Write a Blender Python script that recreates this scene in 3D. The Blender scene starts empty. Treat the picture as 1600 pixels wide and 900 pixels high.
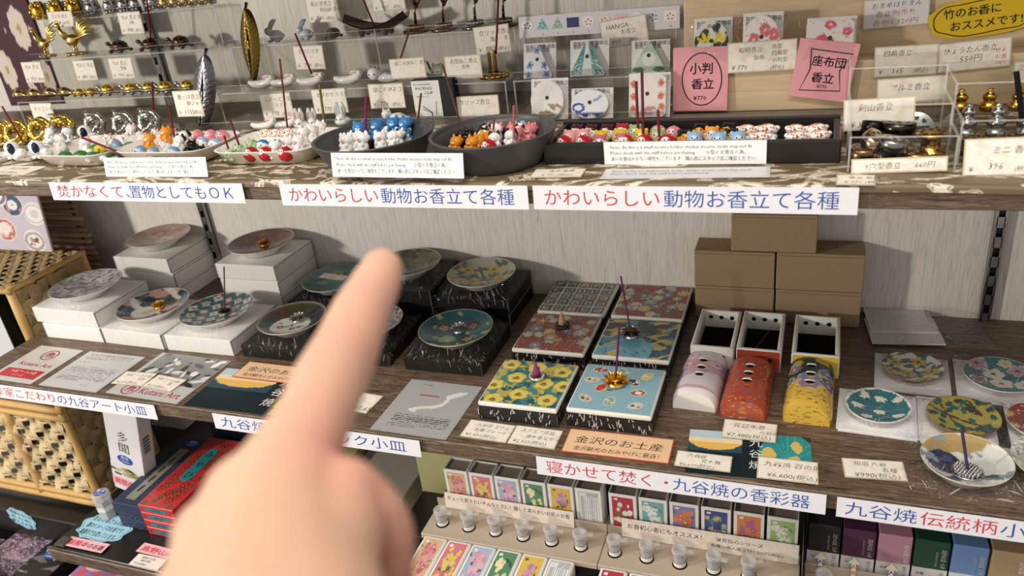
import bpy, bmesh, math, random
import numpy as np
from mathutils import Vector, Matrix, Euler
random.seed(11); RNG = np.random.default_rng(7)
PI = math.pi
scene = bpy.context.scene
COL = scene.collection

# ------------------------------------------------------------------ camera, light, exposure
F_PX, YAW, PITCH, ROLL = 1223.7159, -0.3971, 0.4479, 0.1244
CAM = np.array([0.9836, -0.6389, 0.5355])
def cam_axes():
    cy, sy, cp, sp = math.cos(YAW), math.sin(YAW), math.cos(PITCH), math.sin(PITCH)
    f = np.array([sy*cp, cy*cp, -sp]); r = np.array([cy, -sy, 0.0]); d = np.cross(f, r)
    cr, sr = math.cos(ROLL), math.sin(ROLL)
    return np.array([cr*r+sr*d, -sr*r+cr*d, f])
AX = cam_axes()
cam = bpy.data.objects.new('camera', bpy.data.cameras.new('camera')); COL.objects.link(cam)
cam.data.sensor_width = 36.0; cam.data.lens = F_PX/1600*36
cam.data.clip_start = 0.01; cam.data.clip_end = 50
m3 = Matrix((AX[0], -AX[1], -AX[2])).transposed()
cam.matrix_world = Matrix.Translation(CAM) @ m3.to_4x4()
cam.data.dof.use_dof = True; cam.data.dof.focus_distance = 0.90; cam.data.dof.aperture_fstop = cam.data.lens/3.3
scene.camera = cam
scene.view_settings.view_transform = 'Standard'; scene.view_settings.look = 'None'
scene.view_settings.gamma = 1.0; scene.view_settings.use_curve_mapping = False
scene.view_settings.exposure = 0.0
scene.cycles.transparent_max_bounces = 40; scene.cycles.max_bounces = 8
scene.cycles.caustics_reflective = False; scene.cycles.caustics_refractive = False
world = bpy.data.worlds.new('world'); scene.world = world; world.use_nodes = True
world.node_tree.nodes['Background'].inputs[0].default_value = (1.0, 0.95, 0.89, 1)
world.node_tree.nodes['Background'].inputs[1].default_value = 0.58
def area(name, loc, target, size, watts, col=(1, .93, .84)):
    l = bpy.data.lights.new(name, 'AREA'); l.shape = 'DISK'; l.size = size; l.energy = watts; l.color = col
    o = bpy.data.objects.new(name, l); COL.objects.link(o); o.location = loc
    o.rotation_euler = (Vector(target)-Vector(loc)).to_track_quat('-Z', 'Y').to_euler()
    return o
area('spot_lamp_aisle', (-1.15, -1.40, 0.66), (0.20, 0.3, 0.05), 0.18, 30)
area('ceiling_panel_lamp', (0.75, -1.15, 2.1), (0.65, 0.1, 0.15), 0.9, 22)
for k, (x, y, z) in enumerate(((-.5, -1.0, 2.1), (.1, -1.3, 2.0), (.7, -1.15, 2.2), (1.3, -1.35, 2.0), (1.8, -1.0, 2.1))):
    area('ceiling_spot_lamp', (x, y, z), (.35+.5*x, .15, .15), .06, 3.6)

# ------------------------------------------------------------------ pixel -> point on a real plane
def ray(px, py): return np.array([(px-800)/F_PX, (py-450)/F_PX, 1.0]) @ AX
def A(px, py, z=0.0):
    d = ray(px, py); return CAM + d*(z-CAM[2])/d[2]
def AY(px, py, y):
    d = ray(px, py); return CAM + d*(y-CAM[1])/d[1]
def AXX(px, py, x):
    d = ray(px, py); return CAM + d*(x-CAM[0])/d[0]
def AD(px, py, depth): return CAM + ray(px, py)*depth

# ------------------------------------------------------------------ colour
def lin1(c): return c/12.92 if c <= .04045 else ((c+.055)/1.055)**2.4
_lc = {}
def lin(h):
    if isinstance(h, str):
        if h not in _lc: _lc[h] = tuple(lin1(int(h[i:i+2], 16)/255) for i in (0, 2, 4))
        return _lc[h]
    return tuple(h)

# ------------------------------------------------------------------ materials
MATS = {}
def newmat(name):
    m = bpy.data.materials.new(name); m.use_nodes = True; MATS[name] = m
    nt = m.node_tree; return m, nt, nt.nodes['Principled BSDF'], nt.nodes['Material Output']
def N(nt, t, **kw):
    n = nt.nodes.new(t)
    for k, v in kw.items():
        if k.startswith('i_'): n.inputs[int(k[2:])].default_value = v
        else: setattr(n, k, v)
    return n
def coords(nt, scale=(1, 1, 1), out='Object'):
    tc = N(nt, 'ShaderNodeTexCoord'); mp = N(nt, 'ShaderNodeMapping'); mp.inputs['Scale'].default_value = scale
    nt.links.new(tc.outputs[out], mp.inputs['Vector']); return mp.outputs[0]
def noise(nt, vec, scale, detail=3, rough=.5, dist=0):
    n = N(nt, 'ShaderNodeTexNoise'); n.inputs['Scale'].default_value = scale; n.inputs['Detail'].default_value = detail
    n.inputs['Roughness'].default_value = rough; n.inputs['Distortion'].default_value = dist
    nt.links.new(vec, n.inputs['Vector']); return n.outputs['Fac']
def ramp(nt, fac, stops):
    r = N(nt, 'ShaderNodeValToRGB'); e = r.color_ramp.elements
    while len(e) < len(stops): e.new(0.5)
    for el, (p, c) in zip(e, stops): el.position = p; el.color = (*lin(c), 1)
    nt.links.new(fac, r.inputs[0]); return r.outputs[0]
def bump(nt, b, h, strength, dist=.002):
    n = N(nt, 'ShaderNodeBump'); n.inputs['Strength'].default_value = strength; n.inputs['Distance'].default_value = dist
    nt.links.new(h, n.inputs['Height']); nt.links.new(n.outputs[0], b.inputs['Normal']); return n
def attrcol(nt, b, var=0.0, scale=120):
    a = N(nt, 'ShaderNodeAttribute'); a.attribute_name = 'Col'; out = a.outputs['Color']
    if var:
        f = noise(nt, coords(nt), scale)
        mr = N(nt, 'ShaderNodeMapRange'); mr.inputs[3].default_value = 1-var; mr.inputs[4].default_value = 1+var; nt.links.new(f, mr.inputs[0])
        mx = N(nt, 'ShaderNodeVectorMath', operation='SCALE'); nt.links.new(out, mx.inputs[0]); nt.links.new(mr.outputs[0], mx.inputs['Scale']); out = mx.outputs[0]
    nt.links.new(out, b.inputs['Base Color']); return out
def mk(name, rough=.5, var=0.0, vs=120, spec=.5, coat=0, metal=0, bumpn=None):
    m, nt, b, o = newmat(name); attrcol(nt, b, var, vs)
    b.inputs['Roughness'].default_value = rough; b.inputs['Specular IOR Level'].default_value = spec
    b.inputs['Coat Weight'].default_value = coat; b.inputs['Coat Roughness'].default_value = .05; b.inputs['Metallic'].default_value = metal
    if bumpn: bump(nt, b, noise(nt, coords(nt), bumpn[0]), bumpn[1], bumpn[2])
    return m
mk('paper', .7, .04, 300, .3)
mk('ink', .6, 0, 1, .2)
mk('gloss_paper', .3, .03, 200, .5)
mk('carton', .6, .04, 250, .3, bumpn=(900, .15, .0005))
mk('kraft', .8, .08, 300, .2, bumpn=(700, .2, .0005))
mk('glaze', .11, .03, 60, .28, .08)
mk('stoneware', .42, .1, 90, .4, bumpn=(300, .1, .0006))
mk('plastic', .35, 0, 1, .5)
mk('lacquer', .3, .05, 80, .5, bumpn=(500, .1, .0004))
mk('gold', .26, .08, 200, .5, 0, 1, bumpn=(420, .5, .0012))
mk('metal', .2, .05, 200, .5, 0, 1)
mk('bamboo', .5, .15, 60, .4, bumpn=(200, .2, .001))
mk('leaf', .65, .3, 90, .3, bumpn=(240, .6, .002))
mk('incense', .9, .1, 400, .1)
# price card paper: cream with pale pink blossom blotches
m, nt, b, o = newmat('washi')
c = attrcol(nt, b)
r = ramp(nt, noise(nt, coords(nt), 130, 2, .5, .6), [(.48, 'ffffff'), (.66, 'fbeeea')])
mx = N(nt, 'ShaderNodeMix', data_type='RGBA', blend_type='MULTIPLY'); mx.inputs[0].default_value = 1
nt.links.new(c, mx.inputs[6]); nt.links.new(r, mx.inputs[7]); nt.links.new(mx.outputs[2], b.inputs['Base Color']); b.inputs['Roughness'].default_value = .6
# woods, wall, cloth
def woodmat(name, stops, scale, axis='x', rough=.5, bs=.3):
    m, nt, b, o = newmat(name); s = {'x': (1, 14, 14), 'z': (14, 14, 1)}[axis]
    v = coords(nt, s); f = noise(nt, v, scale, 7, .68, 1.1)
    nt.links.new(ramp(nt, f, stops), b.inputs['Base Color']); b.inputs['Roughness'].default_value = rough
    bump(nt, b, f, bs, .002)
woodmat('wood_dark', [(.36, '30271f'), (.45, '715d4a'), (.51, '463930'), (.58, '8a745e'), (.66, '5a4a3d')], 18, 'x', .45)
woodmat('wood_light', [(.3, 'c9b08c'), (.55, 'dcc5a2'), (.75, 'e6d3b3')], 5, 'x', .5, .1)
woodmat('wall_panel', [(.3, 'c6c1b7'), (.48, 'dfdbd2'), (.7, 'e9e6de')], 20, 'z', .6, .5)
m, nt, b, o = newmat('crane_cloth')
v = coords(nt, (1, 2.2, 1)); f = noise(nt, v, 17, 3, .5, 2.2)
r = ramp(nt, f, [(.0, '6f6046'), (.53, '6f6046'), (.55, 'd9ccb6'), (.575, '82735a'), (.60, 'e8decd'), (.66, 'd9cbb4'), (.68, '7a6b52')])
nt.links.new(r, b.inputs['Base Color']); b.inputs['Roughness'].default_value = .5
# thin clear films and sheets
def filmmat(name, tint, g0, rough, bscale, bstr, dist=.004, mapping=(1, 1, 1)):
    m, nt, b, o = newmat(name); nt.nodes.remove(b)
    t = N(nt, 'ShaderNodeBsdfTransparent'); t.inputs[0].default_value = (*tint, 1)
    g = N(nt, 'ShaderNodeBsdfGlossy'); g.inputs['Roughness'].default_value = rough; g.inputs[0].default_value = (1, 1, 1, 1)
    lw = N(nt, 'ShaderNodeLayerWeight'); pw = N(nt, 'ShaderNodeMath', operation='POWER'); pw.inputs[1].default_value = 4; nt.links.new(lw.outputs['Facing'], pw.inputs[0])
    ad = N(nt, 'ShaderNodeMath', operation='MULTIPLY_ADD', use_clamp=True); ad.inputs[1].default_value = .15; ad.inputs[2].default_value = g0; nt.links.new(pw.outputs[0], ad.inputs[0])
    mx = N(nt, 'ShaderNodeMixShader'); nt.links.new(ad.outputs[0], mx.inputs[0]); nt.links.new(t.outputs[0], mx.inputs[1]); nt.links.new(g.outputs[0], mx.inputs[2])
    nt.links.new(mx.outputs[0], o.inputs[0])
    if bstr:
        bn = N(nt, 'ShaderNodeBump'); bn.inputs['Strength'].default_value = bstr; bn.inputs['Distance'].default_value = dist
        nt.links.new(noise(nt, coords(nt, mapping), bscale, 2, .5, 1.5), bn.inputs['Height'])
        nt.links.new(bn.outputs[0], g.inputs['Normal']); nt.links.new(bn.outputs[0], lw.inputs['Normal'])
filmmat('film', (.985, .985, .985), .022, .06, 150, .8, .006, (1, 1, .35))
filmmat('bag_film', (.97, .97, .97), .045, .06, 120, .9, .008)
filmmat('acrylic', (.93, .93, .92), .01, .03, 1, 0)
m, nt, b, o = newmat('frosted'); b.inputs['Base Color'].default_value = (.82, .82, .81, 1); b.inputs['Roughness'].default_value = .3
t = N(nt, 'ShaderNodeBsdfTransparent'); t.inputs[0].default_value = (.95, .95, .95, 1); mx = N(nt, 'ShaderNodeMixShader'); lw = N(nt, 'ShaderNodeLayerWeight'); mr = N(nt, 'ShaderNodeMapRange'); mr.inputs[3].default_value = .20; mr.inputs[4].default_value = .62
nt.links.new(lw.outputs['Facing'], mr.inputs[0]); nt.links.new(mr.outputs[0], mx.inputs[0]); nt.links.new(t.outputs[0], mx.inputs[1]); nt.links.new(b.outputs[0], mx.inputs[2]); nt.links.new(mx.outputs[0], o.inputs[0])
for nm, al in (('film_crease_glint', .5), ('bag_crease_glint', .26)):  # whitish strips along creases, highlights of the film put into their colour
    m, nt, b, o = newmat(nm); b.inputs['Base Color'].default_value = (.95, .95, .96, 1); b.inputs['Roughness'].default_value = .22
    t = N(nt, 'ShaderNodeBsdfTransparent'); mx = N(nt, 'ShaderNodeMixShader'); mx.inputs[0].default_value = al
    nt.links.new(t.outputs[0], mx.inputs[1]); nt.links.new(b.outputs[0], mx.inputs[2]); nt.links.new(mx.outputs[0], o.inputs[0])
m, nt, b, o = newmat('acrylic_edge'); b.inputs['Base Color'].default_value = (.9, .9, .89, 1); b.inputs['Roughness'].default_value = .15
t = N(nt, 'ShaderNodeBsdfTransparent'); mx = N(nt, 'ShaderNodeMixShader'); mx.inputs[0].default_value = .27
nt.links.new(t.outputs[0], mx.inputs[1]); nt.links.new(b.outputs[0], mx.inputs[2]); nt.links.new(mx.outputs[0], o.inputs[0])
# skin
m, nt, b, o = newmat('skin')
c = attrcol(nt, b, .05, 90); b.inputs['Roughness'].default_value = .48
b.inputs['Subsurface Weight'].default_value = .25; b.inputs['Subsurface Radius'].default_value = (.008, .003, .0015); b.inputs['Subsurface Scale'].default_value = .5
bump(nt, b, noise(nt, coords(nt), 900, 3), .12, .0006)

# ------------------------------------------------------------------ shapes: each returns (verts, faces)
def T(x=0, y=0, z=0): return Matrix.Translation((x, y, z))
def RX(a): return Matrix.Rotation(a, 4, 'X')
def RY(a): return Matrix.Rotation(a, 4, 'Y')
def RZ(a): return Matrix.Rotation(a, 4, 'Z')
def SC(x, y=None, z=None):
    y = x if y is None else y; z = x if z is None else z
    return Matrix.Diagonal((x, y, z, 1))
def xf(V, M):
    V = np.asarray(V, float); M = np.array(M); return V @ M[:3, :3].T + M[:3, 3]
_bx = {}
def box(x0, x1, y0, y1, z0, z1, bev=0, seg=2):
    if not bev:
        V = [(x, y, z) for z in (z0, z1) for y in (y0, y1) for x in (x0, x1)]
        return np.array(V), [(0, 2, 3, 1), (4, 5, 7, 6), (0, 1, 5, 4), (2, 6, 7, 3), (0, 4, 6, 2), (1, 3, 7, 5)]
    k = (round(x1-x0, 5), round(y1-y0, 5), round(z1-z0, 5), bev, seg)
    if k not in _bx:
        bm = bmesh.new(); bmesh.ops.create_cube(bm, size=1)
        bmesh.ops.scale(bm, vec=(k[0], k[1], k[2]), verts=bm.verts)
        bmesh.ops.bevel(bm, geom=bm.edges[:]+bm.verts[:], offset=bev, segments=seg, profile=.5, affect='EDGES')
        _bx[k] = (np.array([v.co[:] for v in bm.verts]), [[v.index for v in f.verts] for f in bm.faces]); bm.free()
    V, F = _bx[k]; return V+[(x0+x1)/2, (y0+y1)/2, (z0+z1)/2], F
def lathe(prof, n=32, sx=1, sy=1):
    V, F = [], []; k = len(prof)
    for i in range(n):
        a = 2*PI*i/n
        for r, z in prof: V.append((r*math.cos(a)*sx, r*math.sin(a)*sy, z))
    for i in range(n):
        j = (i+1) % n
        for q in range(k-1): F.append((i*k+q, j*k+q, j*k+q+1, i*k+q+1))
    return np.array(V), F
def tube(pts, r, n=8, cap=True):
    pts = [Vector(p) for p in pts]; rs = r if hasattr(r, '__len__') else [r]*len(pts); V, F = [], []; up = None
    for i, p in enumerate(pts):
        d = (pts[min(i+1, len(pts)-1)]-pts[max(i-1, 0)]).normalized()
        if up is None: up = d.orthogonal().normalized()
        up = (up-d*up.dot(d)).normalized(); s = d.cross(up)
        for k in range(n):
            a = 2*PI*k/n; V.append(p+(up*math.cos(a)+s*math.sin(a))*rs[i])
    for i in range(len(pts)-1):
        for k in range(n): F.append((i*n+k, i*n+(k+1) % n, (i+1)*n+(k+1) % n, (i+1)*n+k))
    if cap: F += [tuple(range(n))[::-1], tuple(range((len(pts)-1)*n, len(pts)*n))]
    return np.array([v[:] for v in V]), F
def sph(c, r, nu=14, nv=9, M=None):
    r = r if hasattr(r, '__len__') else (r, r, r); V = [(0, 0, -1)]; F = []
    for j in range(1, nv):
        t = -PI/2+PI*j/nv
        for i in range(nu): a = 2*PI*i/nu; V.append((math.cos(t)*math.cos(a), math.cos(t)*math.sin(a), math.sin(t)))
    V.append((0, 0, 1)); L = len(V)-1
    for i in range(nu):
        F.append((0, 1+(i+1) % nu, 1+i)); F.append((L, L-nu+i, L-nu+(i+1) % nu))
        for j in range(nv-2): a = 1+j*nu; F.append((a+i, a+(i+1) % nu, a+nu+(i+1) % nu, a+nu+i))
    V = np.array(V)*r
    if M is not None: V = xf(V, M)
    return V+np.array(c), F
def grid(P, nu, nv):
    u, v = np.meshgrid(np.linspace(0, 1, nu), np.linspace(0, 1, nv)); V = np.stack([np.broadcast_to(a, u.shape) for a in P(u, v)], -1).reshape(-1, 3)
    F = [(j*nu+i, j*nu+i+1, (j+1)*nu+i+1, (j+1)*nu+i) for j in range(nv-1) for i in range(nu-1)]
    return V, F
def prism(poly, z0, z1):
    n = len(poly); V = [(x, y, z0) for x, y in poly]+[(x, y, z1) for x, y in poly]
    return np.array(V), [tuple(range(n))[::-1], tuple(range(n, 2*n))]+[(i, (i+1) % n, n+(i+1) % n, n+i) for i in range(n)]
def flat(poly, z=0.0): return np.array([(x, y, z) for x, y in poly]), [tuple(range(len(poly)))]
def stroke(pts, w, z=0.0):
    """a flat pen line along pts"""
    V, F = [], []
    for i, p in enumerate(pts):
        a, b = np.array(pts[max(i-1, 0)], float), np.array(pts[min(i+1, len(pts)-1)], float); d = b-a; d /= (np.hypot(*d)+1e-9)
        n = np.array([-d[1], d[0]])*w/2; V += [(*(np.array(p)+n), z), (*(np.array(p)-n), z)]
    for i in range(len(pts)-1): F.append((2*i+1, 2*i+3, 2*i+2, 2*i))
    return np.array(V), F
_tx = {}
def text(s, size, x=0, y=0, z=0.00025, align='l', width=None, thin=0.0, shear=0.0):
    """lettering as flat faces: x,y = left (or centre) of the baseline; width squeezes or stretches the line to it"""
    res = 3 if size > .008 else 1; k = (s, thin, shear, res)
    if k not in _tx:
        c = bpy.data.curves.new('lettering', 'FONT'); c.body = s; c.resolution_u = res; c.offset = -thin; c.shear = shear
        ob = bpy.data.objects.new('lettering', c); COL.objects.link(ob); dg = bpy.context.evaluated_depsgraph_get()
        me = ob.evaluated_get(dg).to_mesh(); V = np.array([v.co[:] for v in me.vertices]).reshape(-1, 3); F = [tuple(p.vertices) for p in me.polygons]
        ob.evaluated_get(dg).to_mesh_clear(); bpy.data.objects.remove(ob); bpy.data.curves.remove(c); _tx[k] = (V, F)
    V, F = _tx[k]
    if not len(V): return np.zeros((0, 3)), []
    V = V.copy(); w = V[:, 0].max(); sx = size if width is None else width/w
    V[:, 0] *= sx; V[:, 1] *= size; V[:, 2] = z
    if align == 'c': V[:, 0] -= w*sx/2
    if align == 'r': V[:, 0] -= w*sx
    V[:, 0] += x; V[:, 1] += y
    return V, F

class MB:
    def __init__(s): s.V, s.F, s.C, s.mi, s.sm, s.slots, s.n = [], [], [], [], [], [], 0
    def add(s, VF, mat='paper', col='ffffff', smooth=False, M=None):
        V, F = VF
        if not len(V): return s
        V = np.asarray(V, float)
        if M is not None: V = xf(V, M)
        if mat not in s.slots: s.slots.append(mat)
        k = s.slots.index(mat); s.V.append(V)
        c = np.asarray(col if not isinstance(col, (str, tuple)) else lin(col), float)
        s.C.append(np.broadcast_to(c, (len(V), 3)))
        s.F += [tuple(i+s.n for i in f) for f in F]; s.mi += [k]*len(F); s.sm += [smooth]*len(F); s.n += len(V); return s
    def mesh(s, name):
        me = bpy.data.meshes.new(name); V = np.concatenate(s.V); me.from_pydata(V.tolist(), [], s.F)
        for k in s.slots: me.materials.append(MATS[k])
        me.polygons.foreach_set('material_index', s.mi); me.polygons.foreach_set('use_smooth', s.sm)
        at = me.color_attributes.new('Col', 'FLOAT_COLOR', 'POINT'); C = np.ones((len(V), 4)); C[:, :3] = np.concatenate(s.C); at.data.foreach_set('color', C.ravel())
        me.update(); return me
    def build(s, name, parent=None, loc=None, rot=None, label=None, cat=None, group=None, kind=None):
        return link(name, s.mesh(name), parent, loc, rot, label, cat, group, kind)
def link(name, me, parent=None, loc=None, rot=None, label=None, cat=None, group=None, kind=None):
    o = bpy.data.objects.new(name, me); COL.objects.link(o)
    if parent: o.parent = parent
    if loc is not None: o.location = loc
    if rot is not None: o.rotation_euler = rot
    for k, v in (('label', label), ('category', cat), ('group', group), ('kind', kind)):
        if v: o[k] = v
    return o
def thing(name, label, cat, loc=(0, 0, 0), rot=(0, 0, 0), group=None):
    return link(name, None, None, loc, rot, label, cat, group)
def ordn(i): return ['first', 'second', 'third', 'fourth', 'fifth', 'sixth', 'seventh', 'eighth', 'ninth', 'tenth', 'eleventh', 'twelfth'][i]

# ------------------------------------------------------------------ painted decoration: a little raster, mapped onto mesh vertices
class Cv:
    def __init__(s, w, h, bg): s.w, s.h = w, h; s.a = np.empty((h, w, 3)); s.a[:] = lin(bg); s.y, s.x = np.mgrid[0:h, 0:w]; s.x = (s.x+.5)/w; s.y = (s.y+.5)/h; s.asp = w/h
    def put(s, mask, c): s.a[mask] = lin(c); return s
    def mask(s, f): return f(s.x, s.y)
    def ell(s, cx, cy, rx, ry=None, c='000000', ang=0):
        ry = rx if ry is None else ry; dx, dy = s.x-cx, (s.y-cy)/s.asp; ca, sa = math.cos(ang), math.sin(ang)
        u, v = dx*ca+dy*sa, -dx*sa+dy*ca; return s.put((u/rx)**2+(v/ry)**2 < 1, c)      # radii in units of the width
    def ring(s, cx, cy, r0, r1, c): d = np.hypot(s.x-cx, (s.y-cy)/s.asp); return s.put((d > r0) & (d < r1), c)
    def rect(s, x0, y0, x1, y1, c): return s.put((s.x > x0) & (s.x < x1) & (s.y > y0) & (s.y < y1), c)
    def line(s, x0, y0, x1, y1, w, c):
        ax, ay, bx, by = x0, y0/s.asp, x1, y1/s.asp; px, py = s.x-ax, s.y/s.asp-ay; dx, dy = bx-ax, by-ay
        t = np.clip((px*dx+py*dy)/(dx*dx+dy*dy+1e-9), 0, 1); return s.put(np.hypot(px-t*dx, py-t*dy) < w/2, c)
    def flower(s, cx, cy, r, c, n=5, mid=None, edge=None, rot=0.0, pr=.48):
        for k in range(n):
            a = rot+2*PI*k/n
            if edge: s.ell(cx+math.cos(a)*r*.55, cy+math.sin(a)*r*.55*s.asp, r*.5*1.15, r*pr*1.25, edge, a)
        for k in range(n):
            a = rot+2*PI*k/n; s.ell(cx+math.cos(a)*r*.55, cy+math.sin(a)*r*.55*s.asp, r*.5, r*pr, c, a)
        if mid: s.ell(cx, cy, r*.26, c=mid)
        return s
    def leaf(s, cx, cy, L, W, ang, c, vein=None):
        dx, dy = s.x-cx, (s.y-cy)/s.asp; ca, sa = math.cos(ang), math.sin(ang); u, v = (dx*ca+dy*sa)/L, (-dx*sa+dy*ca)/W
        s.put((np.abs(u) < 1) & (np.abs(v) < 1-u*u), c)
        if vein: s.put((np.abs(u) < .9) & (np.abs(v) < .12), vein)
        return s
    def blob(s, seed, scale, thr, c, clip=None):
        r = np.random.default_rng(seed); f = np.zeros_like(s.x)
        for k in range(7):
            kx, ky, ph = r.normal(0, scale), r.normal(0, scale), r.uniform(0, 6.3); f += np.sin(kx*s.x+ky*s.y/s.asp+ph)
        m = f/2.6 > thr
        return s.put(m if clip is None else m & clip, c)
    def speck(s, seed, n, r, c, box=(0, 0, 1, 1)):
        q = np.random.default_rng(seed)
        for k in range(n): s.ell(q.uniform(box[0], box[2]), q.uniform(box[1], box[3]), r*q.uniform(.6, 1.2), c=c)
        return s
    def lines(s, x0, y0, x1, y1, n, c, seed=0):
        """rows of tiny print too small to read"""
        q = np.random.default_rng(seed); h = (y1-y0)/n
        for k in range(n): s.rect(x0, y0+k*h, x0+(x1-x0)*(1 if k < n-1 else .5), y0+k*h+h*.4, c)
        s.put((q.random(s.x.shape) < .35) & (s.x > x0) & (s.x < x1) & (s.y > y0) & (s.y < y1), s.a[0, 0]); return s
    def samp(s, u, v):
        i = np.clip((u*s.w).astype(int), 0, s.w-1); j = np.clip((v*s.h).astype(int), 0, s.h-1); return s.a[j, i]
def face(mb, cv, P, mat='glaze', smooth=True, n=None):
    """a surface patch P(u,v), v=0 at its top edge, carrying the decoration"""
    nu, nv = n or (cv.w+1, cv.h+1); V0, F0 = grid(P, nu, nv); VF = (V0, [f[::-1] for f in F0]); u, v = np.meshgrid(np.linspace(0, 1, nu), np.linspace(0, 1, nv))
    mb.add(VF, mat, cv.samp(u.ravel(), v.ravel()), smooth); return mb
def rectface(mb, cv, x0, x1, y0, y1, z, mat='gloss_paper'):
    return face(mb, cv, lambda u, v: (x0+(x1-x0)*u, y1+(y0-y1)*v, z+0*u), mat, False)
# ================================================================== THE SETTING
H, D, ZL = .3109, .3773, -.30          # upper shelf height, shelf depth, lower shelf height
def struct(name, mb, **k): return mb.build(name, kind='structure', **k)
struct('wall_back', MB().add(box(-3.2, 3.2, D, D+.02, -1.1, 1.6), 'wall_panel'))
struct('floor', MB().add(box(-3.2, 3.2, -2.6, D, -1.15, -1.1), 'wood_dark'))
def shelf(name, x0, x1, z, y0, t, label):
    mb = MB().add(box(x0, x1, y0, D-.001, z-t, z, .0012, 1), 'wood_dark'); mb.build(name, label=label, cat='shelf')
shelf('display_shelf', -.185, 1.75, 0, 0, .0195, 'dark wood middle display shelf carrying the painted plates and tiles')
shelf('display_shelf', -.45, 1.75, H-.0008, 0, .0195, 'dark wood upper display shelf covered with a crane patterned cloth')
shelf('display_shelf', -.45, 1.75, .632, 0, .0195, 'dark wood top display shelf above the whole display')
shelf('display_shelf', -.13, 1.75, ZL, -.03, .022, 'dark wood lower display shelf with the incense boxes on it')
def rail(x, label):
    r = thing('shelf_rail', label, 'shelf rail', (x, D, 0)); w = .0065
    mb = MB().add(box(-w, -w+.003, -.009, -.0002, -.60, .85), 'metal', 'a8a8a8').add(box(w-.003, w, -.009, -.0002, -.60, .85), 'metal', 'a8a8a8').add(box(-w, w, -.002, -.0002, -.6, .85), 'plastic', '0c0c0c')
    z = -.6
    while z < .84: mb.add(box(-w+.002, w-.002, -.009, -.007, z, z+.014), 'metal', 'a8a8a8'); z += .026
    mb.build('slotted_channel', r)
rail(0, 'grey slotted shelf rail on the wall behind the white cartons'); rail(1.2, 'grey slotted shelf rail on the wall by the clear bag of white cards')
# cloth on the upper shelf, hanging a little over its edge
def clothP(u, v):
    x = -.2+1.75*u; s = .172+v*.218; over = np.clip(s-.376, 0, 1); y = np.maximum(.376-s, -.0022+0*s)
    z = H+.0006-over*.45+.0006*np.sin(x*31)*(s > .3); return x, y, z
mb = MB().add(grid(clothP, 220, 40), 'crane_cloth', smooth=True)
MB().add(box(-.2, 1.55, .2046, D-.002, H-.0006, H+.0002), 'paper', '8f8678').build('shelf_liner', label='plain grey brown liner under the clear stands at the back of the upper shelf', cat='liner')
mb.build('shelf_cloth', label='brown shelf cloth printed with white cranes along the upper shelf', cat='cloth')

# ================================================================== SIGN STRIPS
RED, BLU = 'cc3a46', '3454a4'
def sign_strip(p0, p1, z0, h, segs, label, y=-.0035, group='printed shelf edge signs'):
    a, b = AY(*p0, y), AY(*p1, y); w = b[0]-a[0]; n = sum(len(t) for t, _ in segs)
    mb = MB().add(box(0, w, -.0006, 0, -h, 0), 'paper', 'e6e5ea'); m = w*.035; cw = (w-2*m)/n; x = m
    for t, c in segs:
        mb.add(text(t, h*.74, x, -h*.76, 0, 'l', cw*len(t)*(.97 if t[-1] != '、' else 1), .004), 'ink', c, M=T(0, -.0008, 0) @ RX(PI/2)); x += cw*len(t)
    mb.build('shelf_sign', loc=(a[0], y, z0), rot=(math.radians(-4), 0, 0), label=label, cat='sign', group=group)
h1 = .0215
sign_strip((75, 282), (378, 287), H-.0008, h1, [('焚かなくて、', RED), ('置物としてもＯＫ', BLU)], 'white shelf edge sign reading 焚かなくて、置物としてもＯＫ in red and blue')
sign_strip((435, 284), (824, 290), H-.0012, h1+.001, [('かわいらしい', RED), ('動物お香立て各種', BLU)], 'white かわいらしい動物お香立て各種 sign under the two grey bowls')
sign_strip((832, 288), (1343, 290), H-.001, h1+.0008, [('かわいらしい', RED), ('動物お香立て各種', BLU)], 'white かわいらしい動物お香立て各種 sign under the long black tray')
h2 = .0225
sign_strip((-24, 594), (239, 629), 0, h2, [('作家こだわり', RED), ('の九谷アート小皿', BLU)], 'white lower sign reading 作家こだわりの九谷アート小皿 at the shelf end by the basket')
sign_strip((331, 644), (655, 688), 0, h2, [('九谷焼のクラシック小皿', BLU)], 'white shelf edge sign ending シック小皿, mostly behind the pointing hand')
sign_strip((837, 708), (1292, 769), .0005, h2+.0005, [('寝かせて焚く・', RED), ('九谷焼の香彩器', BLU)], 'white shelf edge sign reading 寝かせて焚く・九谷焼の香彩器 above the floral matchboxes')
sign_strip((1309, 769), (1668, 818), 0, h2, [('九谷焼', BLU), ('伝統柄', RED), ('小皿', BLU)], 'white shelf edge sign reading 九谷焼伝統柄小 with red middle characters')

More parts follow.
